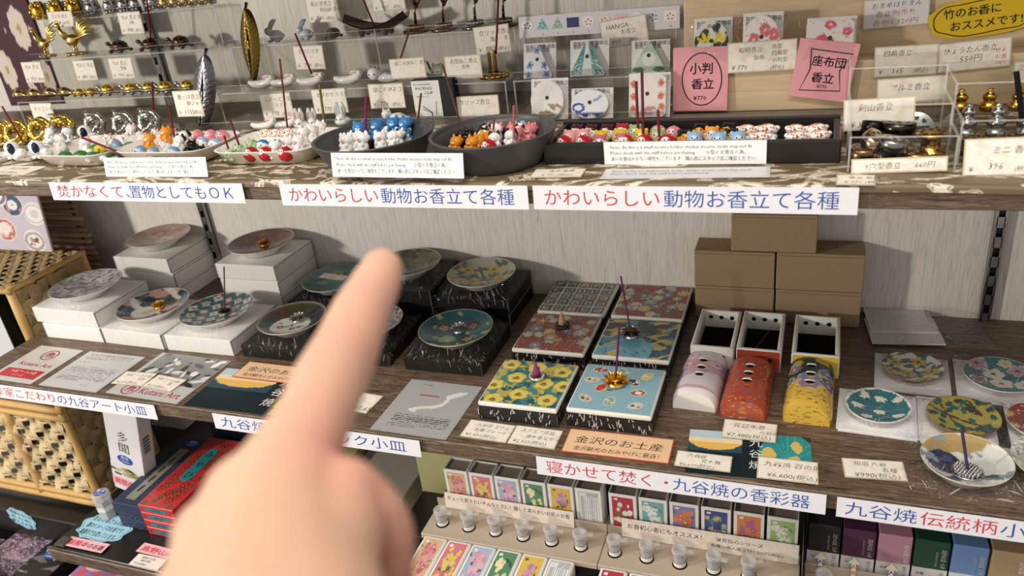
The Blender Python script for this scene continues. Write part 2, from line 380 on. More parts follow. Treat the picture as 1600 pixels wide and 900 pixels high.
# ================================================================== CARDS
def card(w, h, lines, paper='washi', base='f4eee2', ink='4a4540', border=None, t=.0006, thin=.012, shear=.12):
    """local frame: lower left corner at the origin, face towards +z. lines: (text, x, y, size, colour or None, width or None)"""
    mb = MB().add(box(0, w, 0, h, -t, 0), paper, base)
    if border: b = .0012; mb.add(flat([(b, b), (w-b, b), (w-b, h-b), (b, h-b)], .0001), paper, base); mb.C[0] = np.broadcast_to(np.array(lin(border)), mb.C[0].shape)
    for L in lines:
        s, x, y, sz = L[:4]; c = L[4] if len(L) > 4 and L[4] else ink; wd = L[5]*w if len(L) > 5 and L[5] else None
        mb.add(text(s, sz*h, x*w, y*h, .0003, 'l', wd, thin, shear), 'ink', c)
    return mb
def lying(fl, fr, bl, z=.0008):
    a, b, c = A(*fl, z), A(*fr, z), A(*bl, z); u = b-a; w = np.hypot(*u[:2]); rz = math.atan2(u[1], u[0]); nrm = np.array([-math.sin(rz), math.cos(rz)]); h = float((c-a)[:2] @ nrm)
    return w, h, dict(loc=tuple(a), rot=(0, 0, rz))
def standing(cpx, wpx, hpx, y, roll=0, lean=12):
    """a card standing or hanging upright in the plane y, found from its centre in the photograph; returns its real size and place"""
    c = AY(*cpx, y); dep = float((c-CAM) @ AX[2]); w = wpx*dep/F_PX; h = hpx*dep/F_PX*1.06
    R = RX(PI/2-math.radians(lean)) @ RZ(math.radians(roll)); o = Vector(c)-(R.to_3x3() @ Vector((w/2, h/2, 0)))
    return w, h, dict(loc=tuple(o), rot=tuple(R.to_euler()))
YEN = '¥'
def pricecard(place, lines, label, group='handwritten price cards', border='cfc7ac', **k):
    w, h, pl = place; card(w, h, lines, border=border, **k).build('price_card', label=label, cat='price card', group=group, **pl)

# ---------------------------------------------------------------- cards and prints lying on the middle shelf
# art card with the red emblem
def emblem(mb, cx, cy, r, c):
    n = 28; ring = [(cx+r*math.cos(2*PI*k/n), cy+r*.92*math.sin(2*PI*k/n)) for k in range(n+1)]; mb.add(stroke(ring, r*.13, .0004), 'ink', c)
    for pts in ([(-.55, .28), (.5, .34)], [(-.12, .62), (-.2, .0), (-.62, -.5)], [(.12, .5), (.16, -.05), (.1, -.6)], [(.42, .42), (.44, -.35), (.72, -.3)], [(-.5, -.06), (.0, .05)]):
        mb.add(stroke([(cx+r*x, cy+r*y) for x, y in pts], r*.13, .0004), 'ink', c)
w, h, pl = lying((-20, 590), (48, 600), (68, 540)); mb = card(w, h, [('Kutani Art', .15, .43, .13, 'b5303c', .74), ('九谷アート小皿', .22, .23, .075, 'f6e8e4', .58), ('シリーズ', .36, .14, .06, 'f6e8e4')], 'gloss_paper', 'cbc9c5', thin=.0, shear=0)
mb.add(flat([(.08*w, .1*h), (.92*w, .1*h), (.92*w, .33*h), (.08*w, .33*h)], .00015), 'gloss_paper', 'c0202e'); emblem(mb, .5*w, .76*h, .15*w, 'b5303c')
mb.build('printed_card', label='white laminated card with red oval emblem and red title at shelf end', cat='card', **pl)
w, h, pl = lying((60, 601), (150, 613), (134, 548)); cv = Cv(70, 90, 'c9c9c8'); cv.lines(.08, .06, .9, .22, 4, '6a6a6a', 1); cv.lines(.08, .3, .5, .34, 1, '6a6a6a', 2); cv.lines(.08, .42, .92, .84, 9, '707070', 3); cv.lines(.6, .9, .92, .94, 1, '707070', 3)
mb = card(w, h, [], 'gloss_paper', 'c9c9c8'); rectface(mb, cv, .002, w-.002, .002, h-.002, .0002); mb.build('printed_card', label='pale grey laminated text card between the emblem card and photo card', cat='card', **pl)
w, h, pl = lying((165, 613), (276, 631), (265, 552)); cv = Cv(90, 80, 'b9b9b7'); cv.rect(.06, .0, 1, .68, '8a8a88')
for k in range(46): cv.ell(RNG.uniform(.1, 1), RNG.uniform(.0, .66), RNG.uniform(.02, .1), RNG.uniform(.01, .05), random.choice(['efefed', '222222', '555553', 'dcdcda', '3a3a39']), RNG.uniform(0, 3))
cv.rect(0, .68, 1, 1, 'c2c2c0'); cv.rect(0, 0, .05, 1, 'c2c2c0')
mb = card(w, h, [('Kutani Art', .38, .08, .17, 'b5303c', .56)], 'gloss_paper', 'c2c2c0', thin=0, shear=0); rectface(mb, cv, .001, w-.001, .001, h-.001, .0001); emblem(mb, .24*w, .14*h, .1*w, 'b5303c')
mb.build('printed_card', label='laminated card with black and white photograph and red emblem title', cat='card', **pl)
pricecard(lying((173, 599), (222, 603), (199, 580), .0022), [('九谷アート小皿', .12, .66, .2), ('各色', .62, .4, .2), ('¥1,870(税込)', .1, .1, .2)], 'small price card lying left on the black and white photo card')
pricecard(lying((222, 603), (266, 612), (243, 584), .0022), [('九谷アート小皿', .1, .66, .2), ('蓮', .62, .4, .24), ('¥2,200(税込)', .1, .1, .2)], 'small price card marked 蓮 lying right on the photo card')
def kutani_photo(place, fan, label):
    w, h, pl = place; cv = Cv(120, int(120*h/w), '14262a'); e = .45 if fan else .5
    cv.rect(0, 0, e, .52, '2a4d5c')
    q = (np.hypot((cv.x-e*.5)/(e*.62), (cv.y-.04)/.42) < 1) & (cv.x < e); cv.put(q & (cv.y < .18), 'bcd0dc'); cv.put(q & (cv.y >= .18) & (cv.y < .28), 'f0dcae'); cv.put(q & (cv.y >= .28), 'eebd62'); cv.rect(0, .5, e, 1, '12262c')
    if fan:
        cv.rect(.6, 0, 1, 1, '15303a'); f = (np.hypot((cv.x-.82)/.24, (cv.y-.55)/.6) < 1) & (cv.y < .62); cv.put(f, '2c8f92')
        for k in range(9): cv.line(.82+.22*math.cos(.4+.29*k), .5-.5*math.sin(.4+.29*k), .82, .6, .006, '4fb0ae')
        cv.blob(5, 17, .35, 'dcc066', f & (cv.y > .12))
    else:
        cv.rect(.66, 0, 1, 1, '9fb46e')
        for k in range(16): cv.flower(RNG.uniform(.68, .99), RNG.uniform(.04, .96), .06, random.choice(['e4cf5e', 'd8c24a', 'f0e080']), 5, 'a8842e', '557f4c')
    mb = card(w, h, [], 'gloss_paper', '14262a'); rectface(mb, cv, 0, w, 0, h, .0002)
    for k, ch in enumerate('九谷焼'): mb.add(text(ch, .2*h, (.5 if fan else .53)*w, (.7-.25*k)*h, .0004, thin=.005), 'ink', 'f2f2f0')
    mb.build('photo_card', label=label, cat='card', **pl)
kutani_photo(lying((287, 633), (490, 657), (352, 575)), False, 'dark 九谷焼 photo card with golden bowl and yellow flowers, half behind the hand')
kutani_photo(lying((1070, 737), (1272, 755), (1083, 671)), True, 'dark 九谷焼 photo card with golden bowl and teal fan')
def souvenir(place, label):
    w, h, pl = place; card(w, h, [('金沢のお土産', .08, .46, .32, '4a2c20', .84), ('金沢観光のおみやげに最適！', .1, .14, .2, '5a3424', .8)], 'gloss_paper', 'f0c8a0', border='c05040', thin=.004, shear=.1).build('notice_card', label=label, cat='card', **pl)
souvenir(lying((362, 588), (482, 603), (376, 563), .003), 'peach 金沢のお土産 card in a red border, partly hidden by the finger')
souvenir(lying((876, 705), (1045, 725), (890, 669), .001), 'peach 金沢のお土産 card in a red border in front of the blue tile')
w, h, pl = lying((578, 670), (697, 687), (642, 592)); cv = Cv(90, 90, 'a9a9a7'); cv.lines(.22, .08, .5, .11, 1, '3c3c3c', 4); cv.rect(.28, .28, .56, .305, 'a04040')
for x0, y0, x1, y1, wd in ((.34, .56, .44, .52, .05), (.42, .53, .58, .49, .05), (.56, .5, .66, .44, .06), (.64, .46, .7, .36, .05), (.68, .38, .7, .28, .05), (.69, .27, .8, .2, .09), (.8, .2, .86, .17, .05), (.3, .58, .36, .6, .05)): cv.line(x0, y0, x1, y1, wd, 'dcdcd8')
cv.lines(.16, .68, .92, .92, 7, '4a4a4a', 6); mb = card(w, h, [], 'gloss_paper', 'a9a9a7'); rectface(mb, cv, .001, w-.001, .001, h-.001, .0002)
mb.build('printed_card', label='grey laminated card with white map of islands and fine print', cat='card', **pl)
pricecard(lying((540, 640), (572, 646), (560, 612)), [('¥1,650', .2, .1, .3)], 'price card mostly hidden behind the pointing finger')
pricecard(lying((718, 681), (790, 692), (735, 655)), [('九谷花 スクエア', .2, .68, .2), ('各種 プレート', .2, .4, .2), ('¥1,430(税込)', .08, .1, .22)], 'price card of the square plates left of the set card, before the yellow tile')
pricecard(lying((792, 692), (866, 702), (806, 664)), [('スクエア豆皿', .14, .7, .2), ('蓮の香立セット', .3, .4, .2), ('¥2,365(税込)', .08, .1, .22)], 'price card reading スクエア豆皿 蓮の香立セット before the yellow tile')
pricecard(lying((1127, 682), (1212, 692), (1129, 654), .003), [('花詰朱巻', .18, .62, .26), ('九谷焼', .68, .36, .2), ('¥7,480(税込)', .08, .08, .26)], 'price card of ¥7,480 lying over the top edge of the fan photo card')
pricecard(lying((1053, 727), (1141, 738), (1064, 704), .003), [('九谷焼', .2, .66, .26), ('花の舞', .46, .38, .26), ('¥6,600(税込)', .08, .06, .26)], 'price card reading 九谷焼 花の舞 over the golden bowl photo')
pricecard(lying((1182, 746), (1279, 757), (1186, 713), .003), [('九谷焼 百の屏風', .1, .6, .26), ('¥6,600(税込)', .16, .1, .26)], 'price card reading 九谷焼 百の屏風 below the teal fan picture')
pricecard(lying((1320, 745), (1419, 752), (1312, 715)), [('組皿 九谷', .18, .66, .24), ('各種', .62, .38, .24), ('¥990(税込)', .16, .06, .3)], 'price card of ¥990 alone beside the wave coloured dish')

# ================================================================== PLATES, TILES AND THEIR CARTONS
def rect_from(fl, fr, z=0):
    a, b = A(*fl, z), A(*fr, z); return a, float(np.hypot(*(b-a)[:2])), math.atan2(b[1]-a[1], b[0]-a[0])
def platemb(cv, R, rimcol, lift=.010, foot=.006):
    mb = MB(); nr, na = 26, 84; V, F, uv = [], [], []
    for j in range(nr):
        r = R*.985*j/(nr-1)
        for i in range(na):
            a = 2*PI*i/na; V.append((r*math.cos(a), r*math.sin(a), foot+.0025+lift*(r/R)**2.2)); uv.append((.5+.5*r/R*math.cos(a), .5-.5*r/R*math.sin(a)))
    for j in range(nr-1):
        for i in range(na): F.append((j*na+i, j*na+(i+1) % na, (j+1)*na+(i+1) % na, (j+1)*na+i))
    uv = np.array(uv); mb.add((V, F), 'glaze', cv.samp(uv[:, 0], uv[:, 1]), True)
    zt = foot+.0025+lift
    mb.add(lathe([(R*.985, zt-.0004), (R*.995, zt+.0003), (R, zt-.0003), (R*.97, zt-.0025), (R*.6, foot), (R*.55, 0), (R*.5, 0), (R*.5, foot-.001), (0, foot-.001)], 64), 'glaze', rimcol, True)
    return mb
def cartonmb(w, d, h, col, seam='8a8a88'):
    mb = MB().add(box(0, w, 0, d, 0, h, .0012, 2), 'carton', col)
    e = .0004
    mb.add(box(-e, .0004, -e, .001, .001, h-.001), 'carton', seam).add(box(w-.0004, w+e, .0, d-.001, h-.0032, h-.0022), 'carton', seam).add(box(w-.001, w+e, -e, .001, .001, h-.001), 'carton', seam)
    return mb
def filmmb(w, d, h, R, rimz, z0=.0, disc=True, seed=0):
    """clear wrap drawn from the carton's sides up and over the rim"""
    n = 96; q = np.random.default_rng(seed); V, F = [], []; cx, cy = w/2, d/2; e = .0012
    rings = [('b', z0+.002, 1), ('b', h+.0012, 1), ('m', h+.25*(rimz-h), .66), ('m', h+.65*(rimz-h), .3), ('p', rimz+.0015, 0), ('c', rimz+.0008, .9), ('c', rimz-.002, .5), ('c', rimz-.004, .02)]
    jit = np.convolve(np.r_[q.normal(0, 1, n), q.normal(0, 1, 8)], np.ones(2)/2, 'same')[:n]
    for kind, z, t in rings:
        for i in range(n):
            a = 2*PI*i/n; c, s = math.cos(a), math.sin(a); k = 1/max(abs(c)/(w/2+e), abs(s)/(d/2+e)); P = R+.0012
            r = {'b': k+abs(q.normal())*.0005, 'm': P+(k-P)*t, 'p': P, 'c': P*t}[kind]
            if kind == 'm': r += q.normal()*.0012+jit[i]*.0008; zz = z+jit[i]*.0016
            else: zz = z
            V.append((cx+r*c, cy+r*s, zz))
    for j in range(len(rings)-1):
        for i in range(n): F.append((j*n+i, j*n+(i+1) % n, (j+1)*n+(i+1) % n, (j+1)*n+i))
    m = MB().add((V, F), 'film', smooth=True); m.sm = [k >= n*4 for k in range(len(F))]
    lv = [(h*.05, None), (h+.0016, None), (h+.35*(rimz-h), .6), (rimz, 0)]
    def S(a_, s_):
        j = min(int(s_), 2); f = s_-j; cc, ss = math.cos(a_), math.sin(a_); kk = 1/max(abs(cc)/(w/2+.0024), abs(ss)/(d/2+.0024)); P = R+.0022
        rr = [kk if t_ is None else P+(kk-P)*t_ for _, t_ in lv]; return (cx+(rr[j]*(1-f)+rr[j+1]*f)*cc, cy+(rr[j]*(1-f)+rr[j+1]*f)*ss, lv[j][0]*(1-f)+lv[j+1][0]*f)
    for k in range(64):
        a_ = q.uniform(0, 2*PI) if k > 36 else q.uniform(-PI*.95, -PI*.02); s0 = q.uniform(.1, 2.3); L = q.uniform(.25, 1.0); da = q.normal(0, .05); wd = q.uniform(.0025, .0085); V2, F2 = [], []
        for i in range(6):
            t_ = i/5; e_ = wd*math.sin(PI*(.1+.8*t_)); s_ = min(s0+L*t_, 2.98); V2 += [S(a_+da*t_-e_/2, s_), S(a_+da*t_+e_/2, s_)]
        m.add((V2, [(2*i, 2*i+1, 2*i+3, 2*i+2) for i in range(5)]), 'film_crease_glint')  # pale strips painting in the highlights on the wrap's creases
    return m
def carton(loc, rz, w, d, h, col, label, group):
    cartonmb(w, d, h, col).build('carton', loc=loc, rot=(0, 0, rz), label=label, cat='box', group=group)
def plate_set(loc, rz, w, d, h, col, cv, R, rimcol, label, group, seed=0, off=(0, 0), seam='8a8a88'):
    r = thing('wrapped_plate', label, 'wrapped plate', loc, (0, 0, rz), group)
    o = cartonmb(w, d, h, col, seam).build('box', r)
    platemb(cv, R, rimcol).build('plate', r, (w/2+off[0], d/2+off[1], h+.0008), (0, 0, -rz))
    filmmb(w, d, h, R, h+.0185, seed=seed).build('clear_wrap', r, label='clear shiny plastic wrap')
    M = T(*loc) @ RZ(rz); return M @ Vector((w/2+off[0], d/2+off[1], h+.0105)), M
S = 112
WB, BB = 'e9e8e4', '080706'
# plate decorations
def cv_greyflower():
    c = Cv(S, S, 'b9b6b2'); c.blob(3, 16, .3, 'd9d7d3'); c.blob(8, 26, .5, '8b8985'); c.blob(14, 30, .75, 'efede9'); c.speck(4, 40, .014, '767470'); return c
def cv_patch():
    c = Cv(S, S, '2c3a48'); c.blob(21, 11, .35, 'c99a92'); c.blob(25, 18, .6, '4c6470'); c.speck(9, 60, .012, 'b3b6b8'); c.blob(33, 22, .8, 'e6dcd4'); c.ell(.45, .62, .2, c='ece8e0'); c.ell(.5, .6, .11, c='d8c8a0'); return c
def cv_diamond():
    c = Cv(S, S, '3f6a70'); n = 6
    for i in range(n+1):
        for j in range(n+1):
            x, y = (i+.5*(j % 2))/n, j/n; k = (i+2*j) % 3
            c.put(np.abs(c.x-x)+np.abs(c.y-y) < .075, ['e6e0da', 'cf9c90', 'd8d4d0'][k]); c.ell(x, y, .024, c=['b0503e', 'f0e4dc', '8a9aa0'][k])
    return c
def cv_redgrey():
    c = Cv(S, S, 'b08f84'); c.blob(5, 12, .4, 'a37668'); c.blob(7, 24, .7, 'c7aea4'); c.flower(.58, .48, .16, 'cfc2b8', 5, 'b98f7c'); c.flower(.3, .62, .1, 'bda69b', 5); return c
def cv_brown():
    c = Cv(S, S, '63301c'); c.blob(15, 14, .2, '733b24'); c.blob(17, 20, .6, '4f2c1e'); c.blob(19, 15, 1.0, '8a5a40'); return c
def cv_segment():
    c = Cv(S, S, '2d3445'); a = np.arctan2(c.y-.5, c.x-.5)
    c.put(a < -2.3, '5c4238'); c.put((a > -2.3) & (a < -1.2), '4a5230'); c.put((a > 1.9), '2f4f55'); c.put((a > .3) & (a < 1.9), '453a4c'); c.ring(.5, .5, .46, .5, '7a6a5a')
    c.ell(.52, .6, .29, .29, 'e9ece6')
    for k in range(5): c.flower(.38+.07*k, .66-.05*(k % 3), .05, random.choice(['a8604c', 'c4d0d4', '6a8a94']), 5, 'e8d8a8')
    for k in range(9): c.leaf(.32+.05*k, .55+.02*(k*7 % 9), .035, .012, k, '3c5a60')
    return c
def cv_teal(seed):
    c = Cv(S, S, '2f6068'); c.blob(seed, 12, .5, '27525c'); c.blob(seed+1, 22, .95, 'a7a77a')
    for x, y in ((.28, .42), (.66, .3), (.72, .66)):
        c.ell(x, y, .1, c='5b4a40')
        for k in range(12): c.ell(x+.07*math.cos(k*2.4)*(.3+.06*k), y+.07*math.sin(k*2.4)*(.3+.06*k), .014, c='c9b4a4')
    c.flower(.45, .7, .12, '8fa684', 6, 'c6c08a'); return c
def cv_tealback():
    c = Cv(S, S, '6a8f94'); c.blob(6, 12, .5, '5c8288'); c.flower(.4, .25, .1, 'b5a873', 6, '8a7a44'); c.ell(.7, .25, .1, c='3a3e38'); c.flower(.7, .25, .08, 'cfc9b0', 6, '7a4a3a'); c.flower(.3, .55, .07, '9fb0aa', 5, '5f7a7c'); c.flower(.55, .78, .07, '4d6f70', 5, 'a0a890'); return c
def cv_olive():
    c = Cv(S, S, '24261c'); c.blob(31, 13, .15, '55522c'); c.blob(37, 18, .7, '6c6636'); c.blob(41, 16, .7, '25302e'); return c
def cv_yflower(bg='a9a896', seed=2):
    c = Cv(S, S, bg); c.blob(seed, 22, .2, '4d5650')
    for x, y in ((.22, .35), (.6, .26), (.42, .66), (.8, .55), (.7, .86), (.14, .7)):
        c.flower(x, y, .14, 'b3a24c', 8, '6b5230', None, x*5, .3)
        for k in range(3): c.leaf(x+.15*math.cos(2*k+x*9), y+.15*math.sin(2*k+x*9), .09, .035, 2*k+x*9, '4a5c54')
    return c
def squares(c, n, cols, bg, inner, pad=.1):
    for i in range(n):
        for j in range(n):
            k = cols[(i*3+j*5+i*j) % len(cols)]; x0, y0, s = i/n, j/n, 1/n; z = s/2
            for m, cc in ((.06, k), (.24, bg), (.31, k), (.40, bg), (.44, inner)): m *= s; c.rect(x0+m, y0+m, x0+s-m, y0+s-m, cc)
    return c
def cv_maze(): return squares(Cv(S, S, 'b4b8b2'), 6, ['33505a', '7a4038', '2c3a44', '4f6a70'], 'c9c6bc', '39424a')
hb = .0262
def wb_place(fl, fr, z=0): a, w, rz = rect_from(fl, fr, z); return (a[0], a[1], z), w, rz
gW, gB = 'wrapped plates on white cartons', 'wrapped plates on black cartons'
LOTUS = []
# white cartons
loc, w, rz = wb_place((75, 527), (164, 536)); dW = .112
carton(loc, rz, w, dW, hb, WB, 'plain white carton lying under the carton with grey flower plate', 'white cartons'); plate_set((loc[0]-.012, loc[1]+.002, hb+.0004), rz, w+.01, dW, hb, WB, cv_greyflower(), .0555, 'e6e4e0', 'clear wrapped plate with grey flower print on white carton by the basket', gW, 1)
loc, w, rz = wb_place((166, 536), (258, 547)); p2, M2 = plate_set(loc, rz, w, dW, hb, WB, cv_patch(), .055, 'e6e2dc', 'wrapped plate of navy and pink patches with gold lotus, on white carton', gW, 2)
loc, w, rz = wb_place((263, 547), (367, 557)); p3, M3 = plate_set(loc, rz, w, dW, hb, WB, cv_diamond(), .055, 'e6e2dc', 'wrapped plate of red and white diamond checks with an incense stick, on white carton', gW, 3)
a = A(268, 428, 2*hb)
for k in (0, 1): carton((a[0]-.115, a[1], k*(hb+.0003)), 0, .118, .108, hb, WB, f'plain white carton {["at the bottom", "in the middle"][k]} under the dusty red flower plate by the wall', 'white cartons')
plate_set((a[0]-.118, a[1], 2*hb+.0008), 0, .118, .108, hb, WB, cv_redgrey(), .053, 'd9d4cf', 'wrapped plate with dusty red ground and pale flower, on white cartons by wall', gW, 4)
a = A(440, 464, hb)
for k in (0, 1): carton((a[0]-.112, a[1], k*(hb+.0003)), 0, .112, .106, hb, WB, f'plain white carton {["at the bottom", "in the middle"][k]} under the reddish brown plate with gold lotus', 'white cartons')
p5, M5 = plate_set((a[0]-.114, a[1], 2*hb+.0008), 0, .114, .106, hb, WB, cv_brown(), .0535, 'e0dcd6', 'wrapped reddish brown plate with gold lotus on two white cartons', gW, 5)
# black cartons
loc, w, rz = wb_place((382, 557), (484, 566)); p6, M6 = plate_set(loc, 0, .112, .108, .020, BB, cv_segment(), .050, 'd9cfc2', 'wrapped plate with navy segments and white flower centre, silver lotus, on black carton', gB, 6, seam='3a3630')
a = A(632, 577); p7, M7 = plate_set((a[0]-.135, a[1]+.002, 0), 0, .112, .108, .020, BB, cv_maze(), .050, 'cfc6ba', 'wrapped plate of nested squares on black carton, half behind the finger', gB, 7, seam='3a3630')
loc, w, rz = wb_place((634, 577), (757, 588)); p8, M8 = plate_set(loc, 0, .112, .108, .020, BB, cv_teal(51), .051, 'c9bfa0', 'wrapped teal plate with brown flowers and silver lotus on black carton', gB, 8, seam='3a3630')
c = A(522, 432, .04); p9, M9 = plate_set((c[0]-.056, .262, 0), 0, .112, .108, .020, BB, cv_tealback(), .051, 'c9cfc4', 'wrapped pale teal plate with a price tag on it, behind the finger', gB, 9, seam='3a3630')
c = A(652, 392, .075); carton((c[0]-.058, .262, 0), 0, .118, .105, .028, BB, 'black carton underneath the dark olive plate', 'black cartons'); plate_set((c[0]-.058, .262, .0284), 0, .118, .105, .026, BB, cv_olive(), .051, 'cfcabc', 'wrapped dark olive plate on two black cartons behind the fingertip', gB, 10, seam='5a564a')
c = A(762, 412, .06); carton((c[0]-.056, .266, 0), 0, .116, .103, .022, BB, 'black carton underneath the yellow flower plate by the tiles', 'black cartons'); plate_set((c[0]-.056, .266, .0224), 0, .116, .103, .02, BB, cv_yflower(), .051, 'cfcabc', 'wrapped plate of yellow flowers on grey, on two black cartons', gB, 11, seam='5a564a')
pc = Vector(p9)+Vector((0, 0, .012)); card(.048, .016, [('九谷焼小皿 ¥1,650', .06, .55, .3), ('(税込) 各種', .1, .15, .3)], base='e6d5cc', border='c9b8a8').build('price_card', loc=(pc.x-.022, pc.y-.008, pc.z), rot=(0, 0, -.12), label='pinkish price tag lying on the pale teal plate', cat='price card')
# square tiles
def tilemb(cv, w, d, h, rim='e9e6dc'):
    mb = MB().add(box(0, w, 0, d, 0, h, .0022, 3), 'glaze', rim, True); rectface(mb, cv, .0022, w-.0022, .0022, d-.0022, h+.0003, 'glaze'); return mb
def tile_set(x, y, cv, label, seed):
    w = d = .097; r = thing('wrapped_tile', label, 'wrapped tile', (x, y, 0), (0, 0, 0), 'square painted tiles on black cartons')
    cartonmb(w, d, .0175, BB, '3a3630').build('box', r); tilemb(cv, w, d, .0065).build('tile', r, (0, 0, .0182))
    mb = MB(); e = .0014; q = np.random.default_rng(seed); n = 44
    P = [(-e+(w+2*e)*i/n, -e) for i in range(n)]+[(w+e, -e+(d+2*e)*i/n) for i in range(n)]+[(w+e-(w+2*e)*i/n, d+e) for i in range(n)]+[(-e, d+e-(d+2*e)*i/n) for i in range(n)]
    V, F = [], []; L = len(P); j1 = q.normal(0, .0009, L)
    for k, z in enumerate((.0012, .009, .0175, .0252)):
        for i, (px, py) in enumerate(P): o = 1+((abs(j1[i])*.5+abs(q.normal())*.0007+.0006*(k == 0))*16 if k < 3 else 0); V.append((w/2+(px-w/2)*o, d/2+(py-d/2)*o, z))
    for j in range(3):
        for i in range(L): F.append((j*L+i, j*L+(i+1) % L, (j+1)*L+(i+1) % L, (j+1)*L+i))
    k0 = len(V); V += [(-e, -e, .0252), (w+e, -e, .0252), (w+e, d+e, .0252), (-e, d+e, .0252)]; F.append((k0, k0+1, k0+2, k0+3))
    mb.add((V, F), 'film')
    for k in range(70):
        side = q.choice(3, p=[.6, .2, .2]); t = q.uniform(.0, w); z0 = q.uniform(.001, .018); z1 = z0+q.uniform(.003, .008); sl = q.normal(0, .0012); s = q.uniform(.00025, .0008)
        pts = [(t-s, z0), (t+s, z0), (t+s+sl, z1), (t+sl, z1)]; mb.add(([[(u_, -e-.0011, z_), (w+e+.0011, u_, z_), (-e-.0011, u_, z_)][side] for u_, z_ in pts], [(0, 1, 2, 3)]), 'film_crease_glint')  # pale side strips stand in for highlights on the creased wrap
    mb.build('clear_wrap', r, label='clear shiny plastic wrap'); return Vector((x+w/2, y+d/2, .0262))
TS = 92
def cv_kikko(): return squares(Cv(TS, TS, 'c2c0b6'), 5, ['343c40', '2f3940', '6b4038', '3a4a50'], 'c6c4ba', '30363a', .11)
def cv_flowers(seed, bg, cols, n=30, r=(.05, .11), speck='e8d8b0', petals=(6, 8, 10)):
    q = np.random.default_rng(seed); c = Cv(TS, TS, bg); c.speck(seed, 150, .008, speck)
    for k in range(n): x, y, R = q.uniform(0, 1), q.uniform(0, 1), q.uniform(*r); c.flower(x, y, R, cols[k % len(cols)], petals[k % len(petals)], 'e6d69a', '3c2c30', q.uniform(0, 3), .26)
    return c
def cv_landscape():
    c = Cv(TS, TS, '1f6a80'); c.blob(2, 9, -.1, '24496a'); c.put(c.y < .35+.08*np.sin(9*c.x), '2b3a5c'); c.blob(12, 12, .55, '3a9aa8'); c.blob(9, 16, .6, 'c8b464'); c.blob(19, 20, .8, '2c3350')
    c.put((c.y > 1.25-.75*np.abs(np.sin(2.2*c.x+.6))) & (c.x < .75), '6fb4cc')
    for k in range(22): x = RNG.uniform(0, .7); c.line(x, .75+RNG.uniform(0, .2), x+.06, .82+RNG.uniform(0, .2), .008, '2f6f92')
    c.blob(29, 30, 1.0, 'd9c670'); c.speck(5, 90, .007, 'e3d27c', (.5, .5, 1, 1)); return c
def cv_pansy():
    c = Cv(TS, TS, '4d8a86'); q = np.random.default_rng(5); c.blob(3, 14, 0, 'c2b65a')
    for k in range(26):
        x, y, a = q.uniform(0, 1), q.uniform(0, 1), q.uniform(0, 6)
        for m in range(3): c.leaf(x+.06*math.cos(a+m*.7), y+.06*math.sin(a+m*.7), .075, .022, a+m*.7, '1f5a66', '3f7f84')
    for x, y in ((.12, .12), (.5, .15), (.86, .2), (.3, .42), (.7, .5), (.06, .62), (.45, .78), (.85, .85), (.16, .94), (.97, .52)): c.flower(x, y, .12, 'e4d36e', 5, '6b5420', 'a08c34', x*7, .52); c.ell(x, y+.02, .05, .03, '9a7c2c')
    return c
def cv_charms():
    c = Cv(TS, TS, '93bccb'); c.speck(2, 40, .006, 'a6cad6'); it = [(.2, .12, '9a4a3c'), (.5, .14, '6fa89c'), (.82, .18, 'e0cf78'), (.14, .36, 'd9cfae'), (.68, .34, '3d4468'), (.3, .52, 'c24a38'), (.78, .56, 'a8523e'), (.16, .78, 'c9c0a4'), (.47, .8, '8fb49c'), (.8, .84, 'cfd4c8')]
    for k, (x, y, col) in enumerate(it):
        c.ell(x, y, .1, .07, 'dfd8be', k); c.ell(x, y, .085, .055, col, k)
        if k in (3, 7, 9): c.ell(x-.03, y, .02, c='3c3c4a'); c.ell(x+.04, y+.02, .016, c='b04a3c'); c.ell(x, y-.03, .02, c='f2ecd8')
        elif k == 6: c.ell(x, y, .045, .03, 'efe6d4')
        elif k == 5: c.ell(x+.06, y+.05, .05, .02, 'dcb84c'); c.ell(x+.12, y+.04, .04, .02, '4a4468')
        else: c.speck(k, 5, .015, 'f0ead2', (x-.05, y-.04, x+.05, y+.04))
    return c
tx = (.633, .739)
tile_set(tx[0], .276, cv_kikko(), 'wrapped square tile of nested grey squares in the back row', 1)
tile_set(tx[1], .277, cv_flowers(3, '8a4038', ['9aa4ac', 'c9b876', 'b9b2ac', '74808e', 'd0cbb8']), 'wrapped square tile of red ground with yellow and blue chrysanthemums, back row', 2)
t3 = tile_set(tx[0]-.001, .172, cv_flowers(8, '964a3c', ['b9b2ac', 'd9c384', '8d8f9c', 'c98f5c', 'cfc8bc'], 26), 'wrapped square tile of brown red flowers with a beige incense cone', 3)
t4 = tile_set(tx[1], .172, cv_landscape(), 'wrapped square tile with blue and gold landscape and silver lotus', 4)
t5 = tile_set(tx[0], .050, cv_pansy(), 'wrapped square tile of yellow pansies with a purple incense cone', 5)
t6 = tile_set(tx[1], .056, cv_charms(), 'wrapped light blue square tile of lucky charms with gold lotus', 6)
